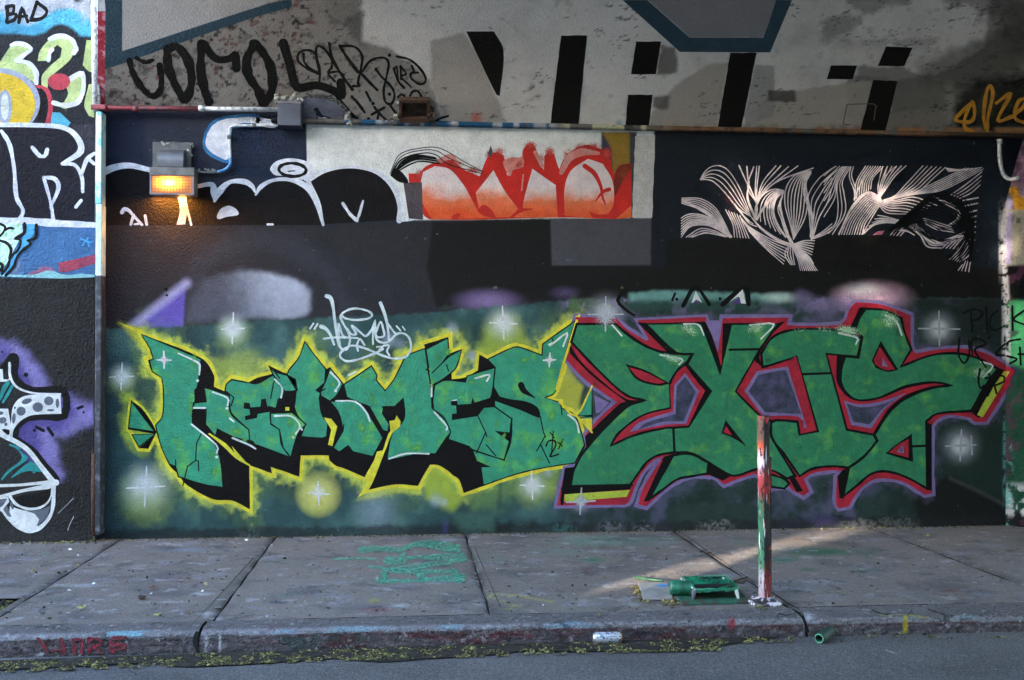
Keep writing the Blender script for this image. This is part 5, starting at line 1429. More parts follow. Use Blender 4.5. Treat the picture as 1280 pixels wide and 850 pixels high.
q = FS(8); q.disc(6, 133, 5, 17); q.make('painted_disc', mat_paint('disc_pale', g(206, 210, 200), None, .5), side)
q = FS(3)
for s_, w_ in (('U 45,145 50,90 45,45', 3.5), ('U 45,45 90,40 85,85 55,95', 3.2), ('U 55,95 105,95 95,130 50,150', 3.2), ('U 125,150 145,60 185,145', 3.2), ('U 140,110 178,105', 2.8), ('U 245,15 205,135', 3.2), ('U 245,15 310,70 280,120 205,135', 3.2)): q.stroke(s_, w_ * 1.35, 4)
q.make('painted_letters', LINEB, side, 'small black capitals at the top of the side wall')
q = FS(9); q.poly('E -120,460 232,466 280,505 290,560 232,600 295,630 340,560 343,812 -120,806'); q.make('bubble_letter', mat_paint('plum_black', g(50, 47, 62), g(44, 42, 54), .55), side)
q = FS(10)
for s_, w_ in (('E -60,458 100,458 225,466 280,500 295,555 228,600', [4, 4, 4, 5, 6, 3]), ('E 228,600 275,605 300,650 303,702', [3, 3, 3.5, 3]), ('E 5,480 35,530 52,620 60,720 84,770 72,806', 3.6), ('E 118,540 145,570 165,570 173,548', 3.4), ('E 160,650 185,740 195,805', 3), ('E 160,650 200,655 214,690 185,760', [3, 4, 4, 2]), ('E 298,640 318,585 345,562', [3, 4, 3]), ('E 345,600 328,585', 3), ('E 278,758 297,735', 3),
               ('E -40,810 80,808 200,818 345,824', 6)): q.stroke(s_, [v * 1.4 for v in w_] if isinstance(w_, list) else w_ * 1.4, 5)
q.make('outline', OW, side)
q = FS(10); q.poly('V 0,60 60,65 70,70 260,85 270,185 185,272 225,290 150,430 30,645 0,645'); q.make('painted_leaf', mat_paint('mint_white', g(198, 226, 214), g(150, 212, 160), .5, .6, 16, .5, .66), side)
q = FS(11); q.poly('V 320,95 410,95 405,225 320,290 345,330 240,430 160,560 80,700 20,700 130,520 200,420 250,320 270,230 310,200'); q.make('painted_ribbon', mat_paint('sky_blue_paint', g(86, 186, 244), None, .5), side)
q = FS(12)
for s_, w_ in (('V 290,90 290,190 240,235 180,270 245,290 215,400 130,480 90,600 20,690', [4, 4, 5, 2, 3, 3, 3.5, 3]), ('V 430,105 430,240 370,280 325,290 360,330 250,420 190,510 160,600 70,700', [4, 4, 3, 2, 4, 3, 3.5, 4]), ('V 0,90 60,130 40,190 0,235', 3), ('V 60,170 110,140 160,148', 3), ('V 0,290 80,320 130,390 110,500', [3, 4, 4, 3]), ('V 0,560 30,580 15,640', 4)): q.stroke(s_, w_, 4)
q.make('outline', BUB, side)
q = FS(10); q.poly('V 690,555 1125,455 1125,560 780,662 695,655'); q.make('painted_bar', mat_paint('plum_red', g(170, 66, 100), g(196, 70, 90), .5, .6, 10), side)
q = FS(11); q.poly('V -20,690 400,692 480,668 560,645 640,655 740,690 850,695 950,680 1040,688 1120,695 1120,722 900,732 700,738 -20,712'); q.make('painted_strip', mat_paint('pale_teal', g(150, 208, 214), None, .5), side)
q = FS(11); q.stroke('V 955,270 1070,315', 1.8, 0); q.stroke('V 1040,255 975,345', 1.8, 0); q.stroke('V 1025,275 1052,360', 1.8, 0); q.make('painted_star', MATS['sky_blue_paint'], side)
q = FS(1)   # black edge behind white shape
q.stroke('W 40,230 90,160 120,170 110,310 160,370 250,410 480,415 485,600 300,610 200,630 130,680 110,760 X 130,60 230,130 340,260 430,360', 9, 3); q.make('letter_shadow', BLACK, side)
q = FS(3)
q.poly('W 92,560 120,500 170,462 250,445 458,434 466,590 250,600 185,625 135,665 100,720 95,790 72,740 85,640'); q.stroke('W 72,205 78,310 125,385 215,425 320,438 460,440', [3, 3.4, 3, 2.4, 2, 2], 4)
q.poly('W -30,250 20,252 25,328 65,330 75,300 85,320 60,346 -30,348'); q.poly('W -30,550 62,552 85,700 90,780 60,770 -30,730')
for s_, w_ in (('X -20,10 60,45 140,85 220,145 310,260 405,380', [5, 6, 6, 6, 6, 7]), ('X -20,408 150,402 300,388 425,384', [4, 3.4, 4, 8]), ('X -20,494 80,470 200,440 400,408', [3, 4, 4, 7]), ('X 408,395 402,560 370,655 290,735 200,752 110,700 30,605 -10,575', 4.6), ('X 75,488 125,550 225,585 325,560 378,500 388,420', 3.6)): q.stroke(s_, w_, 4)
q.poly('X 75,560 160,590 250,605 300,665 280,735 200,748 130,700 70,640'); q.poly('X -20,490 60,490 70,530 10,600 -20,580')
q.make('painted_outline', SW, side, 'white outlined letter with grey spots on the black side wall')
GS = mat_paint('spot_grey', g(112, 118, 134), None, .5)
q = FS(5)
for (cx, cy, rx, ry, rt) in ((370, 492, 36, 34, 0), (287, 540, 40, 37, 0), (160, 570, 35, 35, 0), (203, 495, 40, 20, -.3), (436, 510, 13, 36, 0), (385, 563, 28, 9, 0), (105, 625, 14, 40, .1), (113, 545, 8, 10, 0), (20, 640, 30, 24, -.4), (5, 585, 22, 14, 0), (45, 670, 12, 14, 0)): q.disc(cx / 6.071, 420 + cy / 6.071, rx / 6.071, ry / 6.071, rt)
q.poly('X 200,600 300,592 382,560 352,650 275,716 300,660 262,622'); q.poly('X 25,590 50,555 70,600 88,645 60,640'); q.poly('X 75,530 95,540 108,575 95,590 78,560'); q.poly('X -10,510 55,505 20,560 -10,575')
q.make('painted_spot', GS, side)
q = FS(5); q.poly('W 12,708 70,712 70,745 55,750', 2); q.poly('X 90,497 200,475 300,460 388,425 380,490 345,540 280,570 210,570 140,545', 0); q.make('painted_patch', BLACK, side)
TEAL = mat_paint('turquoise_paint', g(30, 164, 164), None, .5)
q = FS(3); q.stroke('W 60,355 30,400 0,480', [5, 6, 3], 3); q.stroke('W 92,380 60,440 22,502', 3.4, 3); q.poly('X 75,95 130,120 175,165 215,195 160,245 90,290 20,362 10,355 60,290 130,240 168,195 140,140', 2); q.poly('X 235,222 300,280 312,305 230,295 160,310 80,352 130,300', 2); q.disc(258 / 6.071, 540 + 302 / 6.071, 1.9); q.stroke('W 75,825 150,850', 2.4, 0)
q.make('painted_flash', TEAL, side)
q = FS(4); q.disc(32.5, 468.5, 2.8); q.stroke('W 590,550 625,535', 3.6, 0); q.disc(104.5, 515.5, 1.5); q.stroke('W 275,690 330,718', 4, 0); q.stroke('W 365,700 400,750', 4, 0); q.disc(43, 538, 2); q.disc(2.5, 440, 1.2); q.make('painted_dots', BLACK, side)
q = FS(4); q.stroke('X 440,618 500,560 560,500', .7, 4); q.stroke('X 515,745 530,700 560,640', 1.0, 4); q.make('crack', mat_plain('grey_scratch', (.3, .3, .32), .9), side)

g = hexc
# --- overspray and roller unevenness inside the letters
rr_ = random.Random(21)
q = F(5); 
for (cx, cy, rx, ry, rt_) in ((264, 570, 8, 20, 0), (268, 590, 7, 12, 0), (243, 450, 6, 18, 0), (238, 510, 6, 22, 0), (297, 491, 16, 6, -.2), (330, 480, 12, 6, -.3), (296, 540, 14, 9, .5), (306, 550, 9, 7, .5), (362, 528, 9, 14, .2), (366, 545, 6, 10, .2), (392, 505, 5, 22, 0), (396, 470, 8, 10, .5), (417, 480, 6, 9, .4), (440, 510, 6, 12, -.6), (452, 535, 8, 12, -.5), (466, 500, 7, 24, -.4), (455, 470, 8, 10, 0),
      (548, 448, 7, 16, .3), (560, 440, 8, 10, .5), (540, 480, 5, 16, 0), (604, 470, 12, 7, -.3), (590, 478, 10, 6, 0), (622, 530, 8, 16, .2), (612, 550, 10, 10, 0), (630, 545, 6, 14, .3), (692, 430, 9, 10, .6), (690, 520, 8, 16, .2), (700, 555, 8, 18, .2), (672, 575, 16, 7, -.2), (655, 450, 10, 7, 0), (500, 480, 8, 8, 0), (520, 560, 14, 7, 0)):
    q.puff(cx, cy, rx, ry, rt_, rr_.uniform(.5, .8), 14, 5)
q.make('overspray', mat_spray('mist_lime', g(104, 178, 76)), wall)
q = F(8)
for (cx, cy) in ((730, 430), (760, 450), (780, 540), (750, 570), (830, 430), (870, 440), (905, 500), (880, 560), (860, 575), (930, 560), (990, 460), (1020, 520), (1040, 560), (1100, 440), (1090, 560), (1130, 580), (1150, 470), (1190, 480), (1120, 410), (800, 590), (980, 545), (1010, 420), (900, 420)):
    q.puff(cx + rr_.uniform(-5, 5), cy + rr_.uniform(-5, 5), rr_.uniform(6, 12), rr_.uniform(6, 12), 0, rr_.uniform(.25, .5), 14, 5)
q.make('overspray', mat_spray('mist_leaf', g(104, 164, 66)), wall)
q = F(8)
for (cx, cy) in ((745, 480), (800, 470), (850, 490), (890, 470), (920, 590), (1000, 560), (1060, 470), (1140, 500), (1070, 600), (770, 600), (1180, 460), (960, 450)):
    q.puff(cx, cy, rr_.uniform(8, 16), rr_.uniform(8, 14), 0, rr_.uniform(.3, .5), 14, 5)
q.make('overspray', mat_spray('mist_deep_green', g(28, 100, 70)), wall)
# ------------------------------------------------------------------ objects
GALV = mat_plain('grey_metal', (0.05, 0.05, 0.054), .6, .3, c2=(0.09, .085, .08), scale=18)
DGREY = mat_plain('dark_grey_metal', (0.10, .10, .12), .5, .2, c2=(.16, .16, .18), scale=10)
PVCW = mat_plain('white_pvc', (.50, .50, .51), .6, 0, c2=(.20, .19, .19), scale=26, lo=.5, hi=.62)
RUST = mat_plain('rust', (.045, .026, .020), .9, 0, c2=(.085, .05, .036), scale=30)
RPIPE = mat_plain('red_pipe_paint', g(140, 44, 54), .6, 0, c2=g(84, 52, 56), scale=22, lo=.46, hi=.56)
PBLUE = mat_plain('blue_pipe_paint', g(40, 110, 165), .5, 0, c2=g(90, 140, 180), scale=18)
LUMP = mat_plain('mortar_lumps', (.30, .29, .26), .95, 0, c2=(.16, .15, .13), scale=40, bump=.8, bscale=70)

def tube_obj(name, pts, r, mat, parent=None, n=10):
    bm = bmesh.new(); add_tube(bm, pts, r, n)
    return bm_obj(name, bm, mat, parent, True)
def wp(x, y, off=0.0): return WALL.at(x, y, off)
def lumps(name, cen, spread, count, r, mat, parent, seed=1):
    rnd = random.Random(seed); bm = bmesh.new()
    for _ in range(count):
        c = Vector(cen) + Vector((rnd.uniform(-1, 1) * spread[0], rnd.uniform(-1, 1) * spread[1], rnd.uniform(-1, 1) * spread[2]))
        rr = r * rnd.uniform(.4, 1.1)
        vs = bmesh.ops.create_icosphere(bm, subdivisions=1, radius=rr, matrix=Matrix.Translation(c))['verts']
        for v in vs: v.co += Vector((rnd.uniform(-1, 1), rnd.uniform(-1, 1), rnd.uniform(-1, 1))) * rr * .3
    o = bm_obj(name, bm, mat, parent, False); o['kind'] = 'stuff'
    return o

# --- wall lamp
a = wp(186, 208); b = wp(243, 243); mpx = (b.x - a.x) / 57.0
lp = empty('wall_lamp', (wp(214, 225).x, 0, wp(214, 225).z), 'lit sodium wall lamp with grey box housing on the dark wall', 'lamp')
bm = bmesh.new(); p0 = wp(192, 178); p1 = wp(240, 232); add_box(bm, (p0.x, -.04, p1.z), (p1.x, -0.012, p0.z)); bevel(bm, .006, 1); bm_obj('back_plate', bm, GALV, lp)
lumps('sealant', (wp(216, 181).x, -.025, wp(216, 181).z), (.13, .012, .012), 26, .018, LUMP, lp, 3)
lumps('sealant', (wp(238, 200).x, -.02, wp(238, 200).z), (.02, .01, .13), 20, .016, LUMP, lp, 4)
bm = bmesh.new(); q0 = wp(196.5, 185, .16); q1 = wp(229, 209, .16); w = q1.x - q0.x; hz = (q0.z - q1.z)
ring = []
for X in (q0.x, q1.x):
    r_ = [bm.verts.new((X, -.035, q1.z)), bm.verts.new((X, -.035, q0.z + .005))]
    for k in range(9):
        t = math.pi / 2 * k / 8
        r_.append(bm.verts.new((X, -.06 - .10 * math.sin(t), q1.z + hz * (.25 + .78 * math.cos(t)))))
    r_.append(bm.verts.new((X, -.16, q1.z))); ring.append(r_)
n_ = len(ring[0])
for k in range(n_): bm.faces.new((ring[0][k], ring[0][(k + 1) % n_], ring[1][(k + 1) % n_], ring[1][k]))
bm.faces.new(ring[0][::-1]); bm.faces.new(ring[1]); bevel(bm, .004, 1)
bm_obj('ballast_housing', bm, mat_plain('housing_grey', (.055, .055, .065), .45, .2, c2=(.085, .085, .09), scale=8), lp)
# visor: box frame with open front and bottom edge
A0 = wp(186.5, 208.5, .2); A1 = wp(243, 243, .2); D0 = -.045; D1 = -.20
ztop, zb = A0.z, A1.z
bm = bmesh.new(); vz = ztop - (ztop - zb) * .32
add_box(bm, (A0.x, D1, vz), (A1.x, D0, ztop)); bevel(bm, .008, 2)
bm_obj('visor', bm, mat_plain('visor_grey', (.11, .10, .095), .6, .1, c2=(.055, .05, .045), scale=14), lp)
bm = bmesh.new(); add_box(bm, (A0.x + .004, D0 - .002, zb - .002), (A0.x + .016, D1 + .002, vz)); add_box(bm, (A1.x - .016, D0 - .002, zb - .002), (A1.x - .004, D1 + .002, vz)); add_box(bm, (A0.x + .0165, D1 + .003, zb - .004), (A1.x - .0165, D0 - .002, zb + .008))
bm_obj('lens_frame', bm, DGREY, lp)
# prismatic lens: glowing, hottest before the bulb
def mat_lens():
    m, t, p, gg = new_mat('sodium_lens'); pos = gg.outputs['Position']
    sp = node(t, 'ShaderNodeVectorMath', operation='SUBTRACT'); t.links.new(pos, sp.inputs[0]); c_ = wp(211, 228, .2); sp.inputs[1].default_value = (c_.x, -.2, c_.z)
    sc = node(t, 'ShaderNodeVectorMath', operation='MULTIPLY'); t.links.new(sp.outputs[0], sc.inputs[0]); sc.inputs[1].default_value = (6.2, 1.0, 11.5)
    le = node(t, 'ShaderNodeVectorMath', operation='LENGTH'); t.links.new(sc.outputs[0], le.inputs[0])
    r = ramp(t, le.outputs['Value'], [(0.0, (1, .55, .16)), (.35, (1, .34, .03)), (.7, (.95, .20, .008)), (1.0, (.4, .07, .004))])
    s = ramp(t, le.outputs['Value'], [(0.0, 1.0), (.40, .50), (.75, .18), (1.0, .07)])
    n = noise(t, pos, 70, 2, .6); rn = ramp(t, n.outputs['Fac'], [(.35, .55), (.65, 1.2)])
    mu = mix(t, 1.0, s.outputs['Color'], rn.outputs['Color'], 'MULTIPLY')
    sx = node(t, 'ShaderNodeSeparateColor'); t.links.new(mu, sx.inputs[0])
    m2 = node(t, 'ShaderNodeMath', operation='MULTIPLY'); t.links.new(sx.outputs[0], m2.inputs[0]); m2.inputs[1].default_value = LAMP_GLOW
    p.inputs['Base Color'].default_value = (.3, .16, .05, 1); p.inputs['Roughness'].default_value = .25
    t.links.new(r.outputs['Color'], p.inputs['Emission Color']); t.links.new(m2.outputs[0], p.inputs['Emission Strength'])
    return m
LENSM = mat_lens()
bm = bmesh.new(); add_box(bm, (A0.x + .017, D1 + .008, zb + .010), (A1.x - .017, D1 + .022, vz - .002)); lens = bm_obj('lens', bm, LENSM, lp)
DK = mat_plain('lens_rib', (.09, .035, .008), .5)
nr = 14
for k in range(nr):
    x = A0.x + .022 + (A1.x - A0.x - .044) * k / (nr - 1)
    bm = bmesh.new(); add_box(bm, (x - .0012, D1 + .0055, zb + .012), (x + .0012, D1 + .0078, vz - .004)); bm_obj('lens_rib', bm, DK, lens)
for k in range(6):
    z = zb + .018 + (vz - zb - .03) * k / 5
    bm = bmesh.new(); add_box(bm, (A0.x + .018, D1 + .0035, z - .0014), (A1.x - .018, D1 + .0054, z + .0014)); bm_obj('lens_rib', bm, DK, lens)
ld = bpy.data.lights.new('sodium_bulb', 'AREA'); ld.shape = 'RECTANGLE'; ld.size = .30; ld.size_y = .018; ld.energy = LAMP_W; ld.color = (1.0, .36, .05)
lo = bpy.data.objects.new('sodium_bulb', ld); COL.objects.link(lo); lo.parent = lp; lo.location = (0, -.026, zb + .004 - lp.location.z); lo.rotation_euler = (0, 0, 0)

# --- conduits and pipes
cd1 = empty('lamp_conduit', (wp(290, 170).x, 0, wp(290, 170).z), 'thin white and blue conduit running from the box to the lamp', 'conduit')
tube_obj('conduit_run', spline([wp(350, 157, .03), wp(300, 157, .03), wp(290, 158, .03), wp(287, 163, .03), wp(287, 180, .03), wp(288, 198, .03)], 5), .011, PVCW, cd1)
tube_obj('conduit_bend', spline([wp(288, 197.5, .03), wp(287, 206, .03), wp(281, 212, .03), wp(272, 215, .03)], 5), .0125, PBLUE, cd1)
tube_obj('conduit_run', spline([wp(273, 215, .03), wp(260, 216, .03), wp(244, 214, .03)], 4), .0115, GALV, cd1)
lumps('sealant', (wp(258, 213).x, -.01, wp(258, 213).z), (.10, .006, .012), 16, .011, LUMP, cd1, 8)
for xx, yy in ((318, 157), (287, 172)):
    bm = bmesh.new(); c = wp(xx, yy, .02); add_box(bm, (c.x - .016, -.045, c.z - .016), (c.x + .016, -.004, c.z + .016)); bevel(bm, .004, 1); bm_obj('clip', bm, GALV, cd1)
rp = empty('red_pipe', (wp(230, 136).x, 0, wp(230, 136).z), 'red painted pipe under the vault edge with a white end', 'pipe')
tube_obj('pipe_run', [wp(116, 135, .10), wp(140, 135.2, .07), wp(200, 135.6, .07), wp(252, 136, .07)], .021, RPIPE, rp)
tube_obj('pipe_run', [wp(252, 136, .07), wp(290, 136.4, .07), wp(347, 137, .07)], .020, PVCW, rp)
for xx in (133, 170, 252):
    tube_obj('coupling', [wp(xx - 3.5, 135.6, .07), wp(xx + 3.5, 135.7, .07)], .026, RPIPE if xx < 250 else PVCW, rp)
bm = bmesh.new(); c = wp(127, 136, .085); add_box(bm, (c.x - .07, -.15, c.z - .02), (c.x + .05, -.08, c.z + .022)); bevel(bm, .01, 2); bm_obj('end_block', bm, RPIPE, rp)
# seam strip and vertical pipe between the two walls
sm = empty('seam_pipe', (wp(122, 668).x, -.05, 0), 'vertical pipe and strip, white above and dark below, at the wall seam', 'pipe')
def strip(y0, y1, x0, x1, mat, name, ya=-.05, yb=-.13):
    pa = Plane((0, yb, 0), (0, -1, 0)); c0 = pa.at(x0, y0); c1 = pa.at(x1, y1)
    bm = bmesh.new(); add_box(bm, (c0.x, yb, c1.z), (c1.x, ya + .055, c0.z)); bevel(bm, .008, 2); return bm_obj(name, bm, mat, sm)
strip(345, 669, 119, 125, mat_plain('seam_dark', g(46, 48, 58), .6, 0, c2=g(104, 104, 116), scale=18, lo=.5, hi=.7), 'strip')
strip(255, 344.6, 119.5, 126.3, mat_plain('seam_paleblue', g(178, 196, 226), .6, 0, c2=g(120, 166, 210), scale=10), 'strip')
strip(139, 254.6, 119.5, 126.3, mat_plain('seam_mixed', g(178, 188, 190), .6, 0, c2=g(110, 170, 205), scale=7, lo=.5, hi=.56), 'strip')
PSID = Plane((0, -.12, 0), (0, -1, 0))
tube_obj('pipe_run', [PSID.at(119.5, 139), PSID.at(118.5, 60), PSID.at(117.5, -60)], .026, PVCW, sm)
tube_obj('pipe_run', [PSID.at(123.5, 135), PSID.at(122.5, 60), PSID.at(121.5, -60)], .014, mat_plain('pipe_flaking', g(180, 178, 182), .7, 0, c2=g(90, 84, 86), scale=30, lo=.5, hi=.6), sm)
rs = tube_obj('rusty_pipe', [PSID.at(117.2, 567), PSID.at(117, 620), PSID.at(117, 670)], .017, RUST); tag(rs, 'short rusty pipe rising from the pavement at the wall seam', 'pipe')
rc = empty('corner_conduit', (wp(1250, 200).x, 0, wp(1250, 200).z), 'short white conduit curving down from the vault near the corner', 'conduit')
tube_obj('conduit_run', spline([wp(1249.5, 176, .04), wp(1249.5, 195, .04), wp(1252, 212, .04), wp(1257, 221, .05), wp(1264, 224, .12), wp(1273, 222, .22)], 5), .017, PVCW, rc)
tube_obj('coupling', [wp(1249.5, 174, .04), wp(1249.5, 180, .04)], .023, PVCW, rc)

# --- junction box and pigeon niche
jb = empty('junction_box', (wp(361, 157).x, 0, wp(361, 157).z), 'grey painted metal box under broken mortar, beside the pigeon niche', 'box')
BOXG = mat_plain('box_grey', g(74, 76, 90), .55, .1, c2=g(62, 64, 76), scale=8)
j0 = wp(347, 128, .16); j1 = wp(376, 157, .16)
bm = bmesh.new(); add_box(bm, (j0.x, -.16, j1.z), (j1.x, .0, j0.z)); bevel(bm, .005, 2); bm_obj('box_body', bm, BOXG, jb)
bm = bmesh.new(); add_box(bm, (j0.x - .004, -.165, j0.z - .008), (j1.x + .006, -.01, j0.z + .022)); bevel(bm, .006, 2); bm_obj('box_lid', bm, mat_plain('box_lid_grey', g(110, 106, 108), .7, 0, c2=g(84, 82, 86), scale=14), jb)
lumps('broken_mortar', ((j0.x + j1.x) / 2 - .01, -.12, j0.z + .04), (.11, .05, .022), 40, .022, LUMP, jb, 11)
lumps('broken_mortar', (j1.x, -.15, j0.z + .035), (.02, .01, .012), 5, .022, mat_plain('plaster_white', (.6, .59, .58), .9), jb, 12)
nic = Film(VAULT, 12); nic.poly('T 102,745 104,560 130,528 220,525 330,545 410,590 445,640 450,742', 0)
nic.make('painted_patch', mat_paint('niche_grey', g(112, 112, 126), g(100, 102, 116), .6, .5), bridge, 'smooth grey arched patch behind the pigeon')
nr_ = Film(VAULT, 14); nr_.stroke('T 110,535 180,515 300,520 400,560 460,620 500,660', [3, 4, 4, 5, 4, 2], 4); nr_.make('broken_edge_shadow', mat_plain('broken_shadow_dark', (.05, .048, .045), .95, 0, c2=(.2, .19, .18), scale=60, lo=.5, hi=.6), bridge)  # dark shadow line along the niche top, drawn as a stroke
lumps('broken_mortar', VAULT.at(436, 148, .02), (.02, .02, .05), 12, .02, LUMP, bridge, 14)
# hanging ledge strip
led = empty('ledge', (3, -.02, ZS), 'narrow ledge line below the vault with blue, white and orange paint', 'ledge')
def paint_led(cv):
    x = cv.x; i = np.arange(len(x)); gr = fbm(x / 22 + 5, x * 0 + 2, 3); gr2 = cv.grain(i, 9)
    cv.over(i, sstep(700, 690, x) * sstep(.42, .48, gr), g(36, 96, 140)); cv.over(i, sstep(700, 690, x) * sstep(.60, .63, gr), g(160, 162, 172))
    cv.over(i, sstep(690, 720, x) * sstep(850, 800, x) * sstep(.5, .55, gr), g(185, 180, 150)); cv.over(i, sstep(800, 860, x) * sstep(.30, .36, gr), g(140, 98, 72))
    cv.over(i, sstep(.62, .66, gr2) * .8, g(80, 72, 68)); cv.over(i, sstep(376, 372, x), g(44, 46, 58)); cv.over(i, sstep(1150, 1200, x) * .8, g(50, 44, 40))
xa = wp(340, 160).x; xb = wp(1300, 166).x
lprof = np.array([(-.004, ZS + .036), (-.05, ZS + .034), (-.064, ZS + .022), (-.062, ZS + .004), (-.05, ZS - .004), (-.002, ZS - .004)])
def fn_led(u, v):
    s = (1 - v) * (len(lprof) - 1); X = xa + u * (xb - xa)
    n = .006 * (fbm(X * 6 + 30, s * .6 + 5, 4) - .5)
    return np.stack([X, np.interp(s, range(len(lprof)), lprof[:, 0]) + n, np.interp(s, range(len(lprof)), lprof[:, 1]) + n], 1)
grid('ledge_strip', fn_led, 420, 15, paint_led, g(112, 106, 100), mat_attr('ledge_paint', .7, .7, .2), led)
# rusty recess
rb = empty('rusty_recess', tuple(VAULT.at(518, 134)), 'rust-framed open box set in the bare concrete above the ledge', 'box')
def vbox(name, xa, ya, xb, yb, d0, d1, mat, parent):
    P = [VAULT.at(xa, ya, d0), VAULT.at(xb, ya, d0), VAULT.at(xb, yb, d0), VAULT.at(xa, yb, d0)]
    n = VAULT.n * (d1 - d0); bm = bmesh.new(); lo_ = [bm.verts.new(p) for p in P]; hi_ = [bm.verts.new(p + n) for p in P]
    bm.faces.new(lo_); bm.faces.new(hi_[::-1])
    for k in range(4): bm.faces.new((lo_[k], hi_[k], hi_[(k + 1) % 4], lo_[(k + 1) % 4]))
    return bm_obj(name, bm, mat, parent)
vbox('back', 502, 124, 534, 147, .004, .006, mat_plain('recess_shade', (.018, .012, .008), .9, 0, c2=(.05, .035, .02), scale=14), rb)  # dark plate colours in the shade of a hollow that has no depth
vbox('frame_side', 499, 121, 537, 125, .003, .055, RUST, rb); vbox('frame_side', 499, 125.2, 502.5, 144, .003, .045, RUST, rb); vbox('frame_side', 533.5, 125.2, 537.5, 149, .003, .05, RUST, rb); vbox('sill', 499, 144.2, 533.2, 150, .003, .05, mat_plain('sill_rust', (.075, .04, .028), .8, 0, c2=(.05, .032, .026), scale=10), rb)
lumps('broken_mortar', VAULT.at(497, 134, .01), (.03, .02, .07), 14, .018, LUMP, rb, 21); lumps('broken_mortar', VAULT.at(540, 134, .01), (.02, .02, .07), 12, .016, RUST, rb, 22)

# --- stencilled pigeon on the grey patch
def VF(l): return Film(VAULT, l + 9)
q = VF(5); q.poly('T 205,614 222,602 240,608 258,640 282,668 318,676 372,706 374,728 340,722 300,716 265,706 238,692 226,664 222,636 206,626', 0)
pgb = q.make('stencilled_pigeon', mat_paint('pigeon_dark', g(30, 32, 40), g(40, 42, 50), .6, .4), bridge, 'small painted pigeon with red feet on the grey patch')
q = VF(7); q.poly('T 236,670 258,684 300,682 320,692 282,700 250,698'); q.make('breast', mat_paint('pigeon_pale', g(176, 178, 186), None, .6, .4), pgb)
q = VF(8); q.stroke('T 262,694 300,688 345,708', .7, 3); q.stroke('T 285,700 330,704 362,716', .6, 3); q.make('wing_bar', VK, pgb)
q = VF(6); q.stroke('T 262,704 264,722', .9, 0); q.stroke('T 256,724 272,722', .9, 0); q.stroke('T 274,706 270,716', .8, 0); q.make('feet', mat_paint('pigeon_red', g(170, 50, 46), None, .6, .4), pgb)

# --- bollard
bp_ = GROUND.at(956, 754); top = 1.137
bol = empty('bollard', (bp_.x, bp_.y, 0), 'slim steel pipe post splashed with red, green and white paint on the pavement', 'bollard')
def mat_bollard():
    m, t, p, gg = new_mat('splashed_pipe'); tc = t.nodes.new('ShaderNodeTexCoord'); ob = gg.outputs['Position']
    sp = node(t, 'ShaderNodeSeparateXYZ'); t.links.new(ob, sp.inputs[0])
    vm = node(t, 'ShaderNodeVectorMath', operation='MULTIPLY'); t.links.new(ob, vm.inputs[0]); vm.inputs[1].default_value = (16, 16, 6)
    n1 = noise(t, vm.outputs[0], 1.0, 3, .6); n2 = noise(t, vm.outputs[0], 2.1, 3, .6)
    mr = node(t, 'ShaderNodeMapRange'); t.links.new(sp.outputs['Z'], mr.inputs['Value']); mr.inputs['From Min'].default_value = 0; mr.inputs['From Max'].default_value = top
    ad = node(t, 'ShaderNodeMath', operation='MULTIPLY_ADD'); t.links.new(n1.outputs['Fac'], ad.inputs[0]); ad.inputs[1].default_value = .22; t.links.new(mr.outputs[0], ad.inputs[2])
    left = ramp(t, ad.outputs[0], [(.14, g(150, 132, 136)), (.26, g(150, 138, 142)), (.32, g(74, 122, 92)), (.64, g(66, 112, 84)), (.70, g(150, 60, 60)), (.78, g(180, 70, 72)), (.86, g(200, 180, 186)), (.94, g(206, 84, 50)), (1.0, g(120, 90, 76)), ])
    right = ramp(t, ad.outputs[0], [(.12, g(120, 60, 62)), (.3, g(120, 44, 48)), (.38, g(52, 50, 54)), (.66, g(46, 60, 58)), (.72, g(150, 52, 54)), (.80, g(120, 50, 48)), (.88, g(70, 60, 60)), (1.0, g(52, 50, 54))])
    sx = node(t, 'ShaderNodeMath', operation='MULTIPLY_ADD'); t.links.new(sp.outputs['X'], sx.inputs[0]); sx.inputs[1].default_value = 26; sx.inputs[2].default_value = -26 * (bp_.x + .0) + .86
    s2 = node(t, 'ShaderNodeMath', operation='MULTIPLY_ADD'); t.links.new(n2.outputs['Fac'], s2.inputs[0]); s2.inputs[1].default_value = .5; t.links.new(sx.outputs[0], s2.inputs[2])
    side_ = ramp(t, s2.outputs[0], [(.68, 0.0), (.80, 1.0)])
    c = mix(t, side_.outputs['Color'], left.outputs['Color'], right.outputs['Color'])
    n3 = noise(t, vm.outputs[0], 3.4, 3, .6); r3 = ramp(t, n3.outputs['Fac'], [(.54, 0), (.60, .85)]); c = mix(t, r3.outputs['Color'], c, g(60, 46, 48))
    vm2 = node(t, 'ShaderNodeVectorMath', operation='MULTIPLY'); t.links.new(ob, vm2.inputs[0]); vm2.inputs[1].default_value = (70, 70, 5)
    n4 = noise(t, vm2.outputs[0], 1.0, 2, .5); r4 = ramp(t, n4.outputs['Fac'], [(.66, 0), (.70, .8)]); c = mix(t, r4.outputs['Color'], c, g(200, 196, 202))
    n5 = noise(t, vm.outputs[0], 2.6, 2, .5); r5 = ramp(t, n5.outputs['Fac'], [(.63, 0), (.67, .9)]); c = mix(t, r5.outputs['Color'], c, g(185, 52, 50))
    t.links.new(c, p.inputs['Base Color']); p.inputs['Roughness'].default_value = .8; p.inputs['Specular IOR Level'].default_value = .15
    bpn = node(t, 'ShaderNodeBump', Strength=.5, Distance=.004); t.links.new(n5.outputs['Fac'], bpn.inputs['Height']); t.links.new(bpn.outputs['Normal'], p.inputs['Normal'])
    return m
BOLM = mat_bollard()
bm = bmesh.new(); R = .0365; pts = []; rs_ = []
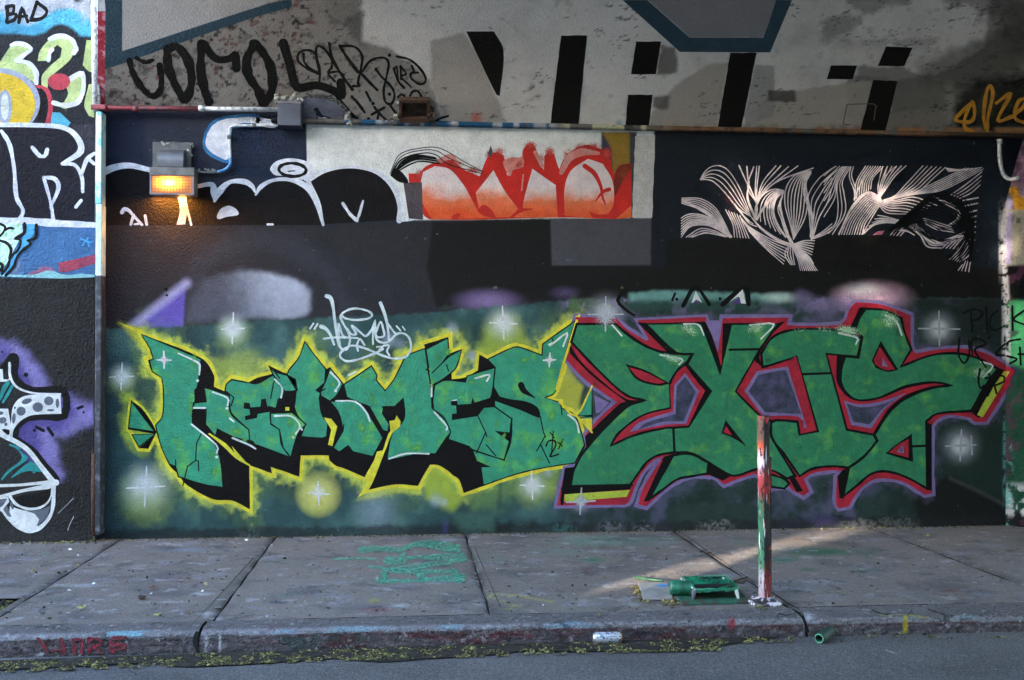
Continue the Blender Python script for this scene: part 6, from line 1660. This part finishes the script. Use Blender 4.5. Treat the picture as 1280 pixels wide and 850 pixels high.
for k in range(24):
    z = .012 + (top - .012) * k / 23; pts.append((bp_.x - .006 * (z / top), bp_.y, z)); rs_.append(R * (1 + .015 * math.sin(k * 1.9)))
rg = add_tube(bm, pts, rs_, 24, caps=False)
inn = [bm.verts.new(Vector((pts[-1][0], pts[-1][1], v.co.z)) + (v.co - Vector(pts[-1])) * .86) for v in rg[-1]]; low = [bm.verts.new(v.co - Vector((0, 0, .12))) for v in inn]
for k in range(24):
    k2 = (k + 1) % 24; bm.faces.new((rg[-1][k], rg[-1][k2], inn[k2], inn[k])); bm.faces.new((inn[k], inn[k2], low[k2], low[k]))
bm.faces.new(low)
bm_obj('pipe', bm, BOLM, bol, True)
bm = bmesh.new(); add_tube(bm, [(bp_.x + .034, bp_.y - .012, z) for z in (.03, .5, top - .25)], .005, 6); bm_obj('weld_seam', bm, BOLM, bol, True)
SPL = mat_plain('splashed_flange', g(56, 52, 58), .5, .1, c2=g(176, 168, 180), scale=24, lo=.50, hi=.56)
bm = bmesh.new(); rr = [(.10, 0.001), (.103, .006), (.098, .016), (.066, .022), (.052, .034), (.0375, .040)]
rings = [[bm.verts.new((bp_.x + r * math.cos(2 * math.pi * k / 28) * (1 + .05 * math.sin(3 * k)), bp_.y + r * math.sin(2 * math.pi * k / 28), z)) for k in range(28)] for r, z in rr]
for a_, b_ in zip(rings, rings[1:]):
    for k in range(28): bm.faces.new((a_[k], a_[(k + 1) % 28], b_[(k + 1) % 28], b_[k]))
bm_obj('flange', bm, SPL, bol, True)
for th in (.6, 2.4, 4.0, 5.4):
    bm = bmesh.new(); add_tube(bm, [(bp_.x + .08 * math.cos(th), bp_.y + .08 * math.sin(th), .014), (bp_.x + .08 * math.cos(th), bp_.y + .08 * math.sin(th), .032)], .009, 6); bm_obj('bolt', bm, SPL, bol)

# --- paint tray on a board, roller sleeve, tile, stick
GP = mat_plain('wet_green_paint', g(30, 112, 84), .38, 0, c2=g(46, 132, 100), scale=34, lo=.5, hi=.62)
GP2 = mat_plain('green_dark_paint', g(20, 78, 58), .42, 0, c2=g(34, 116, 86), scale=24)
def mat_tray():
    m, t, p, gg = new_mat('tray_splashes'); pos = gg.outputs['Position']
    n = noise(t, pos, 13, 4, .7); c = mix(t, ramp(t, n.outputs['Fac'], [(.50, 0.0), (.53, 1.0)]).outputs['Color'], g(32, 124, 92), g(24, 40, 38))
    n2 = noise(t, pos, 17, 4, .7); mp = ramp(t, n2.outputs['Fac'], [(.60, 0.0), (.63, 1.0)]); c = mix(t, mp.outputs['Color'], c, g(176, 196, 190))
    n3 = noise(t, pos, 9, 3, .6); c = mix(t, ramp(t, n3.outputs['Fac'], [(.55, 0.0), (.58, 1.0)]).outputs['Color'], c, g(40, 146, 108))
    t.links.new(c, p.inputs['Base Color']); p.inputs['Roughness'].default_value = .38
    return m
MIXP = mat_tray()
PANM = mat_plain('pan_smears', g(58, 84, 82), .5, 0, c2=g(140, 160, 158), scale=34, lo=.5, hi=.62)
def gp(x, y, z=0.0): return Plane((0, 0, z), (0, 0, 1)).at(x, y)
# board
def quad_slab(name, corners, z0, z1, mat, parent=None):
    bm = bmesh.new(); a_ = [bm.verts.new((c.x, c.y, z0)) for c in corners]; b_ = [bm.verts.new((c.x, c.y, z1)) for c in corners]
    bm.faces.new(a_[::-1]); bm.faces.new(b_)
    for k in range(4): bm.faces.new((a_[k], a_[(k + 1) % 4], b_[(k + 1) % 4], b_[k]))
    bevel(bm, .0015, 1); return bm_obj(name, bm, mat, parent)
brd = quad_slab('board', [gp(853, 757), gp(936, 755), gp(924, 738), gp(842, 739)], .001, .012, mat_plain('board_painted', g(34, 96, 74), .6, 0, c2=g(70, 58, 54), scale=16, lo=.46, hi=.56)); tag(brd, 'thin board smeared with green paint under the paint tray', 'board')
c0 = gp(895, 757)
tr = empty('paint_tray', (gp(893, 750).x, gp(893, 750).y, .012), 'green splashed metal paint tray on stubby legs beside the post', 'paint tray')
L_ = gp(866, 752); R_ = gp(924, 750); TX0, TX1 = L_.x, R_.x; TY0 = L_.y; TY1 = TY0 + .27; TZ = .060
bm = bmesh.new(); nu, nv = 16, 10; rows = []
for j in range(nv + 1):
    v = j / nv; row = []
    for i in range(nu + 1):
        u = i / nu
        z = TZ + .012 - .045 * math.sin(math.pi * min(1, v * 1.05)) * math.sin(math.pi * min(1, max(0, u))) ** .5 + .022 * v
        if i in (0, nu) or j in (0, nv): z = TZ + .012 + .022 * v
        sag = .010 * math.sin(i * 1.7) * (j == 0) + .004 * math.sin(i * 1.1 + j * .9) + random.uniform(-.0015, .0015)
        row.append(bm.verts.new((TX0 + (TX1 - TX0) * u + (.02 * (1 - v) if i == 0 else 0), TY0 + (TY1 - TY0) * v, z + sag)))
    rows.append(row)
for j in range(nv):
    for i in range(nu): bm.faces.new((rows[j][i], rows[j][i + 1], rows[j + 1][i + 1], rows[j + 1][i]))
ext = bmesh.ops.solidify(bm, geom=list(bm.faces), thickness=.004)
bm_obj('pan', bm, MIXP, tr, True)
INK = mat_plain('tray_shade', (.012, .014, .014), .7)  # dark panels added to colour in the shade under the pan
bm = bmesh.new(); add_box(bm, (TX0 + .02, TY0 + .16, .013), (TX1 - .015, TY0 + .168, TZ + .01)); bm_obj('shade_panel_back', bm, INK, tr)
bm = bmesh.new(); add_box(bm, (TX0 + .005, TY0 + .02, .03), (TX0 + .011, TY0 + .158, TZ + .008)); bm_obj('shade_panel_side', bm, INK, tr)
bm = bmesh.new(); add_box(bm, (TX1 - .013, TY0 + .02, .03), (TX1 - .007, TY0 + .158, TZ + .008)); bm_obj('shade_panel_side', bm, INK, tr)
bm = bmesh.new(); add_tube(bm, [(TX0 + .02, TY0, TZ + .014), (TX1, TY0, TZ + .014), (TX1, TY1, TZ + .036), (TX0, TY1, TZ + .036), (TX0 + .02, TY0 + .002, TZ + .014)], .0045, 6); bm_obj('rim', bm, GP, tr, True)
bm = bmesh.new()   # ragged paint skirt along the front lip
for i in range(22):
    x = TX0 + .02 + (TX1 - TX0 - .03) * i / 21; h = random.uniform(.006, .022)
    add_box(bm, (x - .006, TY0 - .004, TZ + .012 - h), (x + .0065, TY0 + .001, TZ + .014))
bm_obj('paint_drip', bm, GP, tr)
for (x, dx, mt_) in ((TX0 + .012, -.012, DGREY), (TX1 - .022, .012, mat_plain('leg_pale', (.6, .6, .62), .5)), (TX0 + .012, .0, DGREY), (TX1 - .012, .0, DGREY)):
    back = dx == 0
    bm = bmesh.new(); y_ = TY0 + (.006 if not back else .25)
    add_tube(bm, [(x, y_, TZ + (.008 if not back else .03)), (x + dx, y_ - (.004 if not back else 0), .013)], [.016, .007], 6); bm_obj('leg', bm, mt_, tr)
for i in range(6): bm = bmesh.new(); add_box(bm, (TX0 - .006 + .004 * i, TY0 + .25 - .05 * i, TZ + .02 - .004 * i), (TX0 + .004 + .004 * i, TY0 + .275 - .05 * i, TZ + .03 - .004 * i)); bm_obj('lip_mark', bm, mat_plain('lip_pale', (.6, .62, .6), .5), tr)
# roller sleeve lying left of the tray
ra = gp(838, 738, .045); rb_ = gp(868, 738.5, .045)
slv = empty('roller_sleeve', (ra.x, ra.y, .012), 'fat green roller sleeve lying against the paint tray', 'roller sleeve')
bm = bmesh.new(); rg = add_tube(bm, [(ra.x + (rb_.x - ra.x) * k / 8, ra.y + .02 + (rb_.y - ra.y) * k / 8, .058) for k in range(9)], [.041, .045, .046, .0455, .046, .046, .045, .046, .044], 18, caps=False)
for rgk, s in ((rg[0], 1), (rg[-1], -1)):
    cen = sum((v.co for v in rgk), Vector()) / len(rgk); inn = [bm.verts.new(cen + (v.co - cen) * .5) for v in rgk]; dp = [bm.verts.new(v.co + Vector((.04 * s, 0, 0))) for v in inn]
    for k in range(18): k2 = (k + 1) % 18; bm.faces.new((rgk[k], rgk[k2], inn[k2], inn[k])); bm.faces.new((inn[k], inn[k2], dp[k2], dp[k]))
    bm.faces.new(dp)
bm_obj('sleeve', bm, GP2, slv, True)
pan = quad_slab('metal_scrap', [gp(846, 751), gp(868, 752), gp(864, 741), gp(838, 741)], .0015, .0085, PANM); tag(pan, 'flat smeared sheet lying between the roller sleeve and the tile', 'scrap')
ti = empty('tile', tuple(gp(820, 745)), 'pale grey flat tile lying flat beside the green roller sleeve', 'tile')
quad_slab('tile_body', [gp(804.5, 751), gp(841, 750.5), gp(834.5, 731), gp(798, 732)], .002, .018, mat_plain('tile_pale', (.24, .228, .224), .6, 0, c2=(.16, .15, .15), scale=12), ti)
bl = Film(Plane((0, 0, .0185), (0, 0, 1)), 0); bl.poly([(821, 730.5), (833, 730), (834, 733), (824, 733.5)], 2); bl.make('paint_mark', PBLUE, ti)
stk = gp(793, 724), gp(829, 731)
o = tube_obj('stick', [stk[0] + Vector((0, 0, .012)), (stk[0] + stk[1]) / 2 + Vector((0, 0, .018)), stk[1] + Vector((0, 0, .026))], [.007, .009, .009], mat_plain('stick_green', g(30, 80, 52), .6, 0, c2=g(18, 56, 38), scale=20)); tag(o, 'thin green painted stick leaning on the back of the tile', 'stick')
tw = empty('twig', tuple(gp(925, 728)), 'dark dry twig behind the paint tray', 'twig')
tube_obj('stem', [gp(912, 731) + Vector((0, 0, .012)), gp(922, 728) + Vector((0, 0, .014)), gp(935, 723) + Vector((0, 0, .01))], [.008, .007, .003], mat_plain('twig_brown', (.05, .035, .028), .9), tw)
tube_obj('stem', [gp(918, 729) + Vector((0, 0, .012)), gp(928, 731) + Vector((0, 0, .012)), gp(933, 728) + Vector((0, 0, .008))], [.006, .006, .002], MATS['twig_brown'], tw)

# --- drink can in the gutter
cz = ROADZ + .034
def rp_(x, y, z): return Plane((0, 0, z), (0, 0, 1)).at(x, y)
CP = Plane((0, KERB_Y - .055, 0), (0, -1, 0)); ca = CP.at(741, 799); cb = CP.at(776.5, 798); ca.z = cb.z = cz
can = empty('drink_can', tuple(ca), 'silver drink can with an amber end lying in the gutter', 'can')
ax = (cb - ca).normalized(); Ln = (cb - ca).length
prof = [(0, .020), (.003, .0255), (.010, .030), (.016, .0325), (Ln - .020, .0325), (Ln - .008, .029), (Ln - .002, .0265), (Ln, .0262)]
bm = bmesh.new(); add_tube(bm, [ca + ax * t for t, r in prof[2:6]], [r for t, r in prof[2:6]], 24, caps=False)
def mat_can():
    m, t, p, gg = new_mat('can_print'); pos = gg.outputs['Position']
    vm = node(t, 'ShaderNodeVectorMath', operation='MULTIPLY'); t.links.new(pos, vm.inputs[0]); vm.inputs[1].default_value = (60, 20, 110)
    n = noise(t, vm.outputs[0], 1.0, 1, .4); r = ramp(t, n.outputs['Fac'], [(.38, (.12, .13, .22)), (.43, (.52, .54, .62)), (1, (.62, .64, .72))])
    t.links.new(r.outputs['Color'], p.inputs['Base Color']); p.inputs['Metallic'].default_value = .55; p.inputs['Roughness'].default_value = .35
    return m
bm_obj('body', bm, mat_can(), can, True)
AL = mat_plain('aluminium', (.7, .7, .72), .3, .9)
bm = bmesh.new(); add_tube(bm, [ca + ax * t for t, r in prof[:3]], [r for t, r in prof[:3]], 24); bm_obj('base', bm, AL, can, True)
bm = bmesh.new(); add_tube(bm, [ca + ax * t for t, r in prof[5:]], [r for t, r in prof[5:]], 24); bm_obj('neck', bm, mat_plain('amber_end', (.42, .22, .06), .4, .4), can, True)
cs = Film(Plane(ca + Vector((0, -.0335, .0)), (0, -1, .25)), 1); cs.stroke([(746, 796.5), (771, 795.5)], .5, 0); cs.poly([(753.5, 796.8), (756.5, 796.8), (754.6, 799.4)]); cs.make('can_mark', LINEB, can)
# --- roller core in the road
ga_ = Plane((0, KERB_Y - .17, 0), (0, -1, 0)).at(1024, 798); ga_.z = ROADZ + .031; gb_ = Plane((0, KERB_Y - .055, 0), (0, -1, 0)).at(1038, 788); gb_.z = max(gb_.z, ROADZ + .045)
rt = empty('roller_tube', tuple(ga_), 'hollow dark green roller tube lying on the road against the kerb', 'roller tube')
bm = bmesh.new(); rg = add_tube(bm, [ga_.lerp(gb_, k / 6) for k in range(7)], [.027, .0285, .028, .0285, .028, .0285, .027], 20, caps=False)
inn = [bm.verts.new(ga_ + (v.co - ga_) * .74) for v in rg[0]]; dp = [bm.verts.new(v.co + (gb_ - ga_) * .9) for v in inn]
for k in range(20): k2 = (k + 1) % 20; bm.faces.new((rg[0][k], rg[0][k2], inn[k2], inn[k])); bm.faces.new((inn[k], inn[k2], dp[k2], dp[k]))
bm.faces.new(dp); bm.faces.new(rg[-1]); bm_obj('sleeve', bm, mat_plain('green_nap', g(16, 62, 48), .7, 0, c2=g(12, 44, 36), scale=30, bump=.5), rt, True)
bm = bmesh.new(); d_ = (gb_ - ga_).normalized(); ref = d_.orthogonal().normalized(); bt = d_.cross(ref)
add_tube(bm, [ga_ - d_ * .001 + (ref * math.cos(t) + bt * math.sin(t)) * .0235 for t in [2 * math.pi * k / 20 for k in range(21)]], .0036, 6); bm_obj('rim', bm, mat_plain('rim_green', g(62, 140, 104), .45), rt, True)

# ------------------------------------------------------------------ litter
def leaf_mesh(bm, c, s, rot, tilt, asp=.5, curl=.3):
    n = 5; M = Matrix.Translation(c) @ Matrix.Rotation(rot, 4, 'Z') @ Matrix.Rotation(tilt, 4, 'X')
    L = [bm.verts.new(M @ Vector((s * (k / n - .5), s * asp * .5 * math.sin(math.pi * (k + .15) / (n + .3)), curl * s * abs(k / n - .5)))) for k in range(n + 1)]
    Rr = [bm.verts.new(M @ Vector((s * (k / n - .5), -s * asp * .5 * math.sin(math.pi * (k + .15) / (n + .3)), curl * s * abs(k / n - .5) + .06 * s))) for k in range(n + 1)]
    for k in range(n): bm.faces.new((L[k], L[k + 1], Rr[k + 1], Rr[k]))
def bits(name, count, sampler, cols, label, size=(.006, .02), cat='litter'):
    vs, fs, cc = [], [], []
    for _ in range(count):
        c = sampler()
        if c is None: continue
        s = random.uniform(*size) * (1 if random.random() < .9 else 1.7); b = len(vs); col = random.choice(cols)
        rot = random.uniform(0, 6.28); e1 = Vector((math.cos(rot), math.sin(rot), random.uniform(-.3, .3))) * s; e2 = Vector((-math.sin(rot), math.cos(rot), random.uniform(-.3, .3))) * s * random.uniform(.25, .8)
        up = Vector((0, 0, s * random.uniform(.25, .8)))
        vs += [c - e1, c + e2, c + e1, c - e2, c + up]
        fs += [(b, b + 1, b + 4), (b + 1, b + 2, b + 4), (b + 2, b + 3, b + 4), (b + 3, b, b + 4)]; k_ = random.uniform(.6, 1.25); cc += [tuple(min(.8, q * k_) for q in col) + (1,)] * 5
    me = bpy.data.meshes.new(name); me.from_pydata([tuple(v) for v in vs], [], fs); at = me.color_attributes.new('paint', 'FLOAT_COLOR', 'POINT'); at.data.foreach_set('color', [q for c in cc for q in c])
    m = MATS.get('litter_bits')
    if m is None:
        m, t, p, gg = new_mat('litter_bits'); a_ = t.nodes.new('ShaderNodeAttribute'); a_.attribute_name = 'paint'; t.links.new(a_.outputs['Color'], p.inputs['Base Color']); p.inputs['Roughness'].default_value = .9; p.inputs['Specular IOR Level'].default_value = .1; MATS['litter_bits'] = m
    o = link(name, me, m); tag(o, label, cat, kind='stuff'); return o
YC = [(.15, .14, .05), (.20, .18, .07), (.085, .085, .035), (.045, .04, .02), (.10, .08, .035)]; DC = [(.014, .012, .011), (.022, .019, .016), (.04, .034, .028), (.018, .018, .018)]
def edge_y(x): return 827 - x * .038 + .0000075 * x * x   # foot of the kerb in the photograph
def gut(dens=1.0):
    def s():
        x = random.uniform(-30, 1290)
        w_ = 15 if x < 900 else 7
        if x > 960 and random.random() < .80: return None
        y = edge_y(x) + random.uniform(0, 1) ** .8 * w_ + 1
        clump = fbm(np.array(x / 14.0), np.array(y / 4.0), 3).item()
        if random.random() > 3.0 * max(0, clump - .42): return None
        if y > 849: return None
        p = ROADP.at(x, y); p.y = min(p.y, KERB_Y - .03); p.z = ROADZ + .009; return p
    return s
bits('gutter_litter', 20000, gut(), YC, 'yellow-green blossom litter lying along the gutter', (.003, .010))
bits('gutter_dirt', 6500, gut(), DC, 'dark damp grit lying along the gutter', (.004, .010))
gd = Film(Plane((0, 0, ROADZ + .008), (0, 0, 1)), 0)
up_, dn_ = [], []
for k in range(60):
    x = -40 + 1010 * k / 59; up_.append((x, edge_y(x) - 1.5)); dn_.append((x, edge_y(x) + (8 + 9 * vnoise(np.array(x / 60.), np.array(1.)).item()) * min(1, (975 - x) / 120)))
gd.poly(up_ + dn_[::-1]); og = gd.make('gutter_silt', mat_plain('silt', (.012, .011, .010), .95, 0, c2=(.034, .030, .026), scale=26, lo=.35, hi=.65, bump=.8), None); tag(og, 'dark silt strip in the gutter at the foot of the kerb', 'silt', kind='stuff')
def foot():
    x = random.uniform(-20, 1270)
    if random.random() > (1.0 if x < 125 else .35): return None
    p = WALL.at(x, 668 - (x - 120) * .0165); p.z = .004
    p.y = (SIDE_Y if x < 118 else 0) - .01 - abs(random.gauss(0, .05)); p.z = .003; return p
bits('wall_foot_litter', 4200, foot, YC + DC + [(.3, .24, .10)], 'dry blossom and grit along the foot of the walls', (.004, .012))
def scat():
    x = random.uniform(-20, 1290); y = random.uniform(676, 775)
    p = GROUND.at(x, y)
    if p.y < TOP_Y - .1 or p.y > -.05: return None
    if random.random() > 1.25 * (1 - x / 1400): return None
    if PIT_R[0] < p.x < PIT_R[1] and PIT_R[2] < p.y < PIT_R[3]: return None
    p.z = .003; return p
bits('pavement_litter', 520, scat, YC + DC + [(.2, .1, .06), (.5, .5, .5)], 'scattered petals and grit over the pavement', (.006, .016))
def tiles_():
    c = random.choice([(800, 742), (806, 750), (797, 736), (845, 752), (836, 754), (950, 757)]); x = c[0] + random.gauss(0, 5); y = c[1] + random.gauss(0, 2.5); p = gp(x, y); p.z = .004; return p
bits('tile_litter', 260, tiles_, YC + [(.35, .2, .08)], 'yellow petals heaped round the tile and board', (.006, .014))
# soil pit at the left edge
def soil():
    x = random.uniform(PIT_R[0], PIT_R[1] - .04); y = random.uniform(PIT_R[2] + .01, PIT_R[3] - .01); return Vector((x, y, -.03 + random.uniform(0, .03)))
bits('soil_litter', 2600, soil, YC + DC + DC + [(.25, .24, .22)], 'dark soil, gravel and leaf litter in the open tree pit', (.008, .026))
# larger single scraps
def scrap(name, x, y, s, mat, label, cat, seed, group=None, n=1):
    rnd = random.Random(seed); c = gp(x, y); bm = bmesh.new()
    for k in range(n):
        cc_ = c + Vector((rnd.uniform(-1, 1) * s * 1.2 * (n > 1), rnd.uniform(-.4, .4) * s * (n > 1), s * .42))
        vs = bmesh.ops.create_icosphere(bm, subdivisions=2, radius=s * .55, matrix=Matrix.Translation(cc_))['verts']
        for v in vs:
            d = v.co - cc_; v.co = cc_ + Vector((d.x * 1.3, d.y, d.z * .7)) * (1 + rnd.uniform(-.35, .35))
            v.co.z = max(v.co.z, .0015)
    o = bm_obj(name, bm, mat); tag(o, label, cat, group); return o
PAP = mat_plain('paper_white', (.66, .66, .66), .8)
scrap('paper_scrap', 81, 676, .035, PAP, 'crumpled white paper on the pavement under the black side wall', 'paper', 1, n=4)
scrap('paper_scrap', 308, 676, .020, PAP, 'small white paper pellet below the black shadow of letter H', 'paper', 2)
scrap('paper_scrap', 472, 668, .018, PAP, 'tiny white pellet at the wall foot above the green floor marks', 'paper', 3)
scrap('paper_scrap', 874, 659, .022, PAP, 'tiny white pellet at the wall foot below the dark green X', 'paper', 4)
scrap('rag', 373, 668, .045, mat_plain('rag_red', g(180, 34, 50), .8), 'small crumpled red rag at the wall foot', 'rag', 5)
BRN = mat_plain('leaf_brown', (.16, .085, .04), .8, 0, c2=(.10, .05, .03), scale=40)
def leaf(x, y, s, label, rot=0.3, mat=BRN, seed=1):
    random.seed(seed); bm = bmesh.new(); leaf_mesh(bm, gp(x, y) + Vector((0, 0, .010)), s, rot, .25, .55, .35); leaf_mesh(bm, gp(x, y) + Vector((s * .2, .01, .014)), s * .7, rot + .9, -.2, .5, .4)
    ob = bm_obj('dry_leaf', bm, mat); tag(ob, label, 'leaf', 'dry leaves on the pavement'); return ob
leaf(885, 694, .085, 'curled brown dead leaf on the joint beside the post'); leaf(191, 737, .06, 'curled brown leaf on the slab between the soil pit and the wide joint', .1)
leaf(157, 730, .04, 'tiny brown leaf on the slab near the soil pit', .8); leaf(190, 706, .03, 'tiny pale brown leaf in the middle of the slab by the seam', .2); leaf(101, 762, .06, 'yellow withered leaf near the kerb beside the soil pit', .2, mat_plain('leaf_yellow', (.36, .33, .12), .8))
leaf(196, 771, .05, 'yellow withered leaf close to the lettered kerb', .1, MATS['leaf_yellow']); leaf(1158, 672, .07, 'small tuft of yellow leaves on the pavement near the corner', .2, MATS['leaf_yellow']); leaf(880, 800 - 1, .001, 'x') if False else None
bk = scrap('bark_piece', 178, 749.5, .036, mat_plain('bark_dark', (.05, .038, .035), .9), 'dark flat piece of bark on the slab beside the wide joint', 'bark', 9); bk.scale = (1, 1, 1)
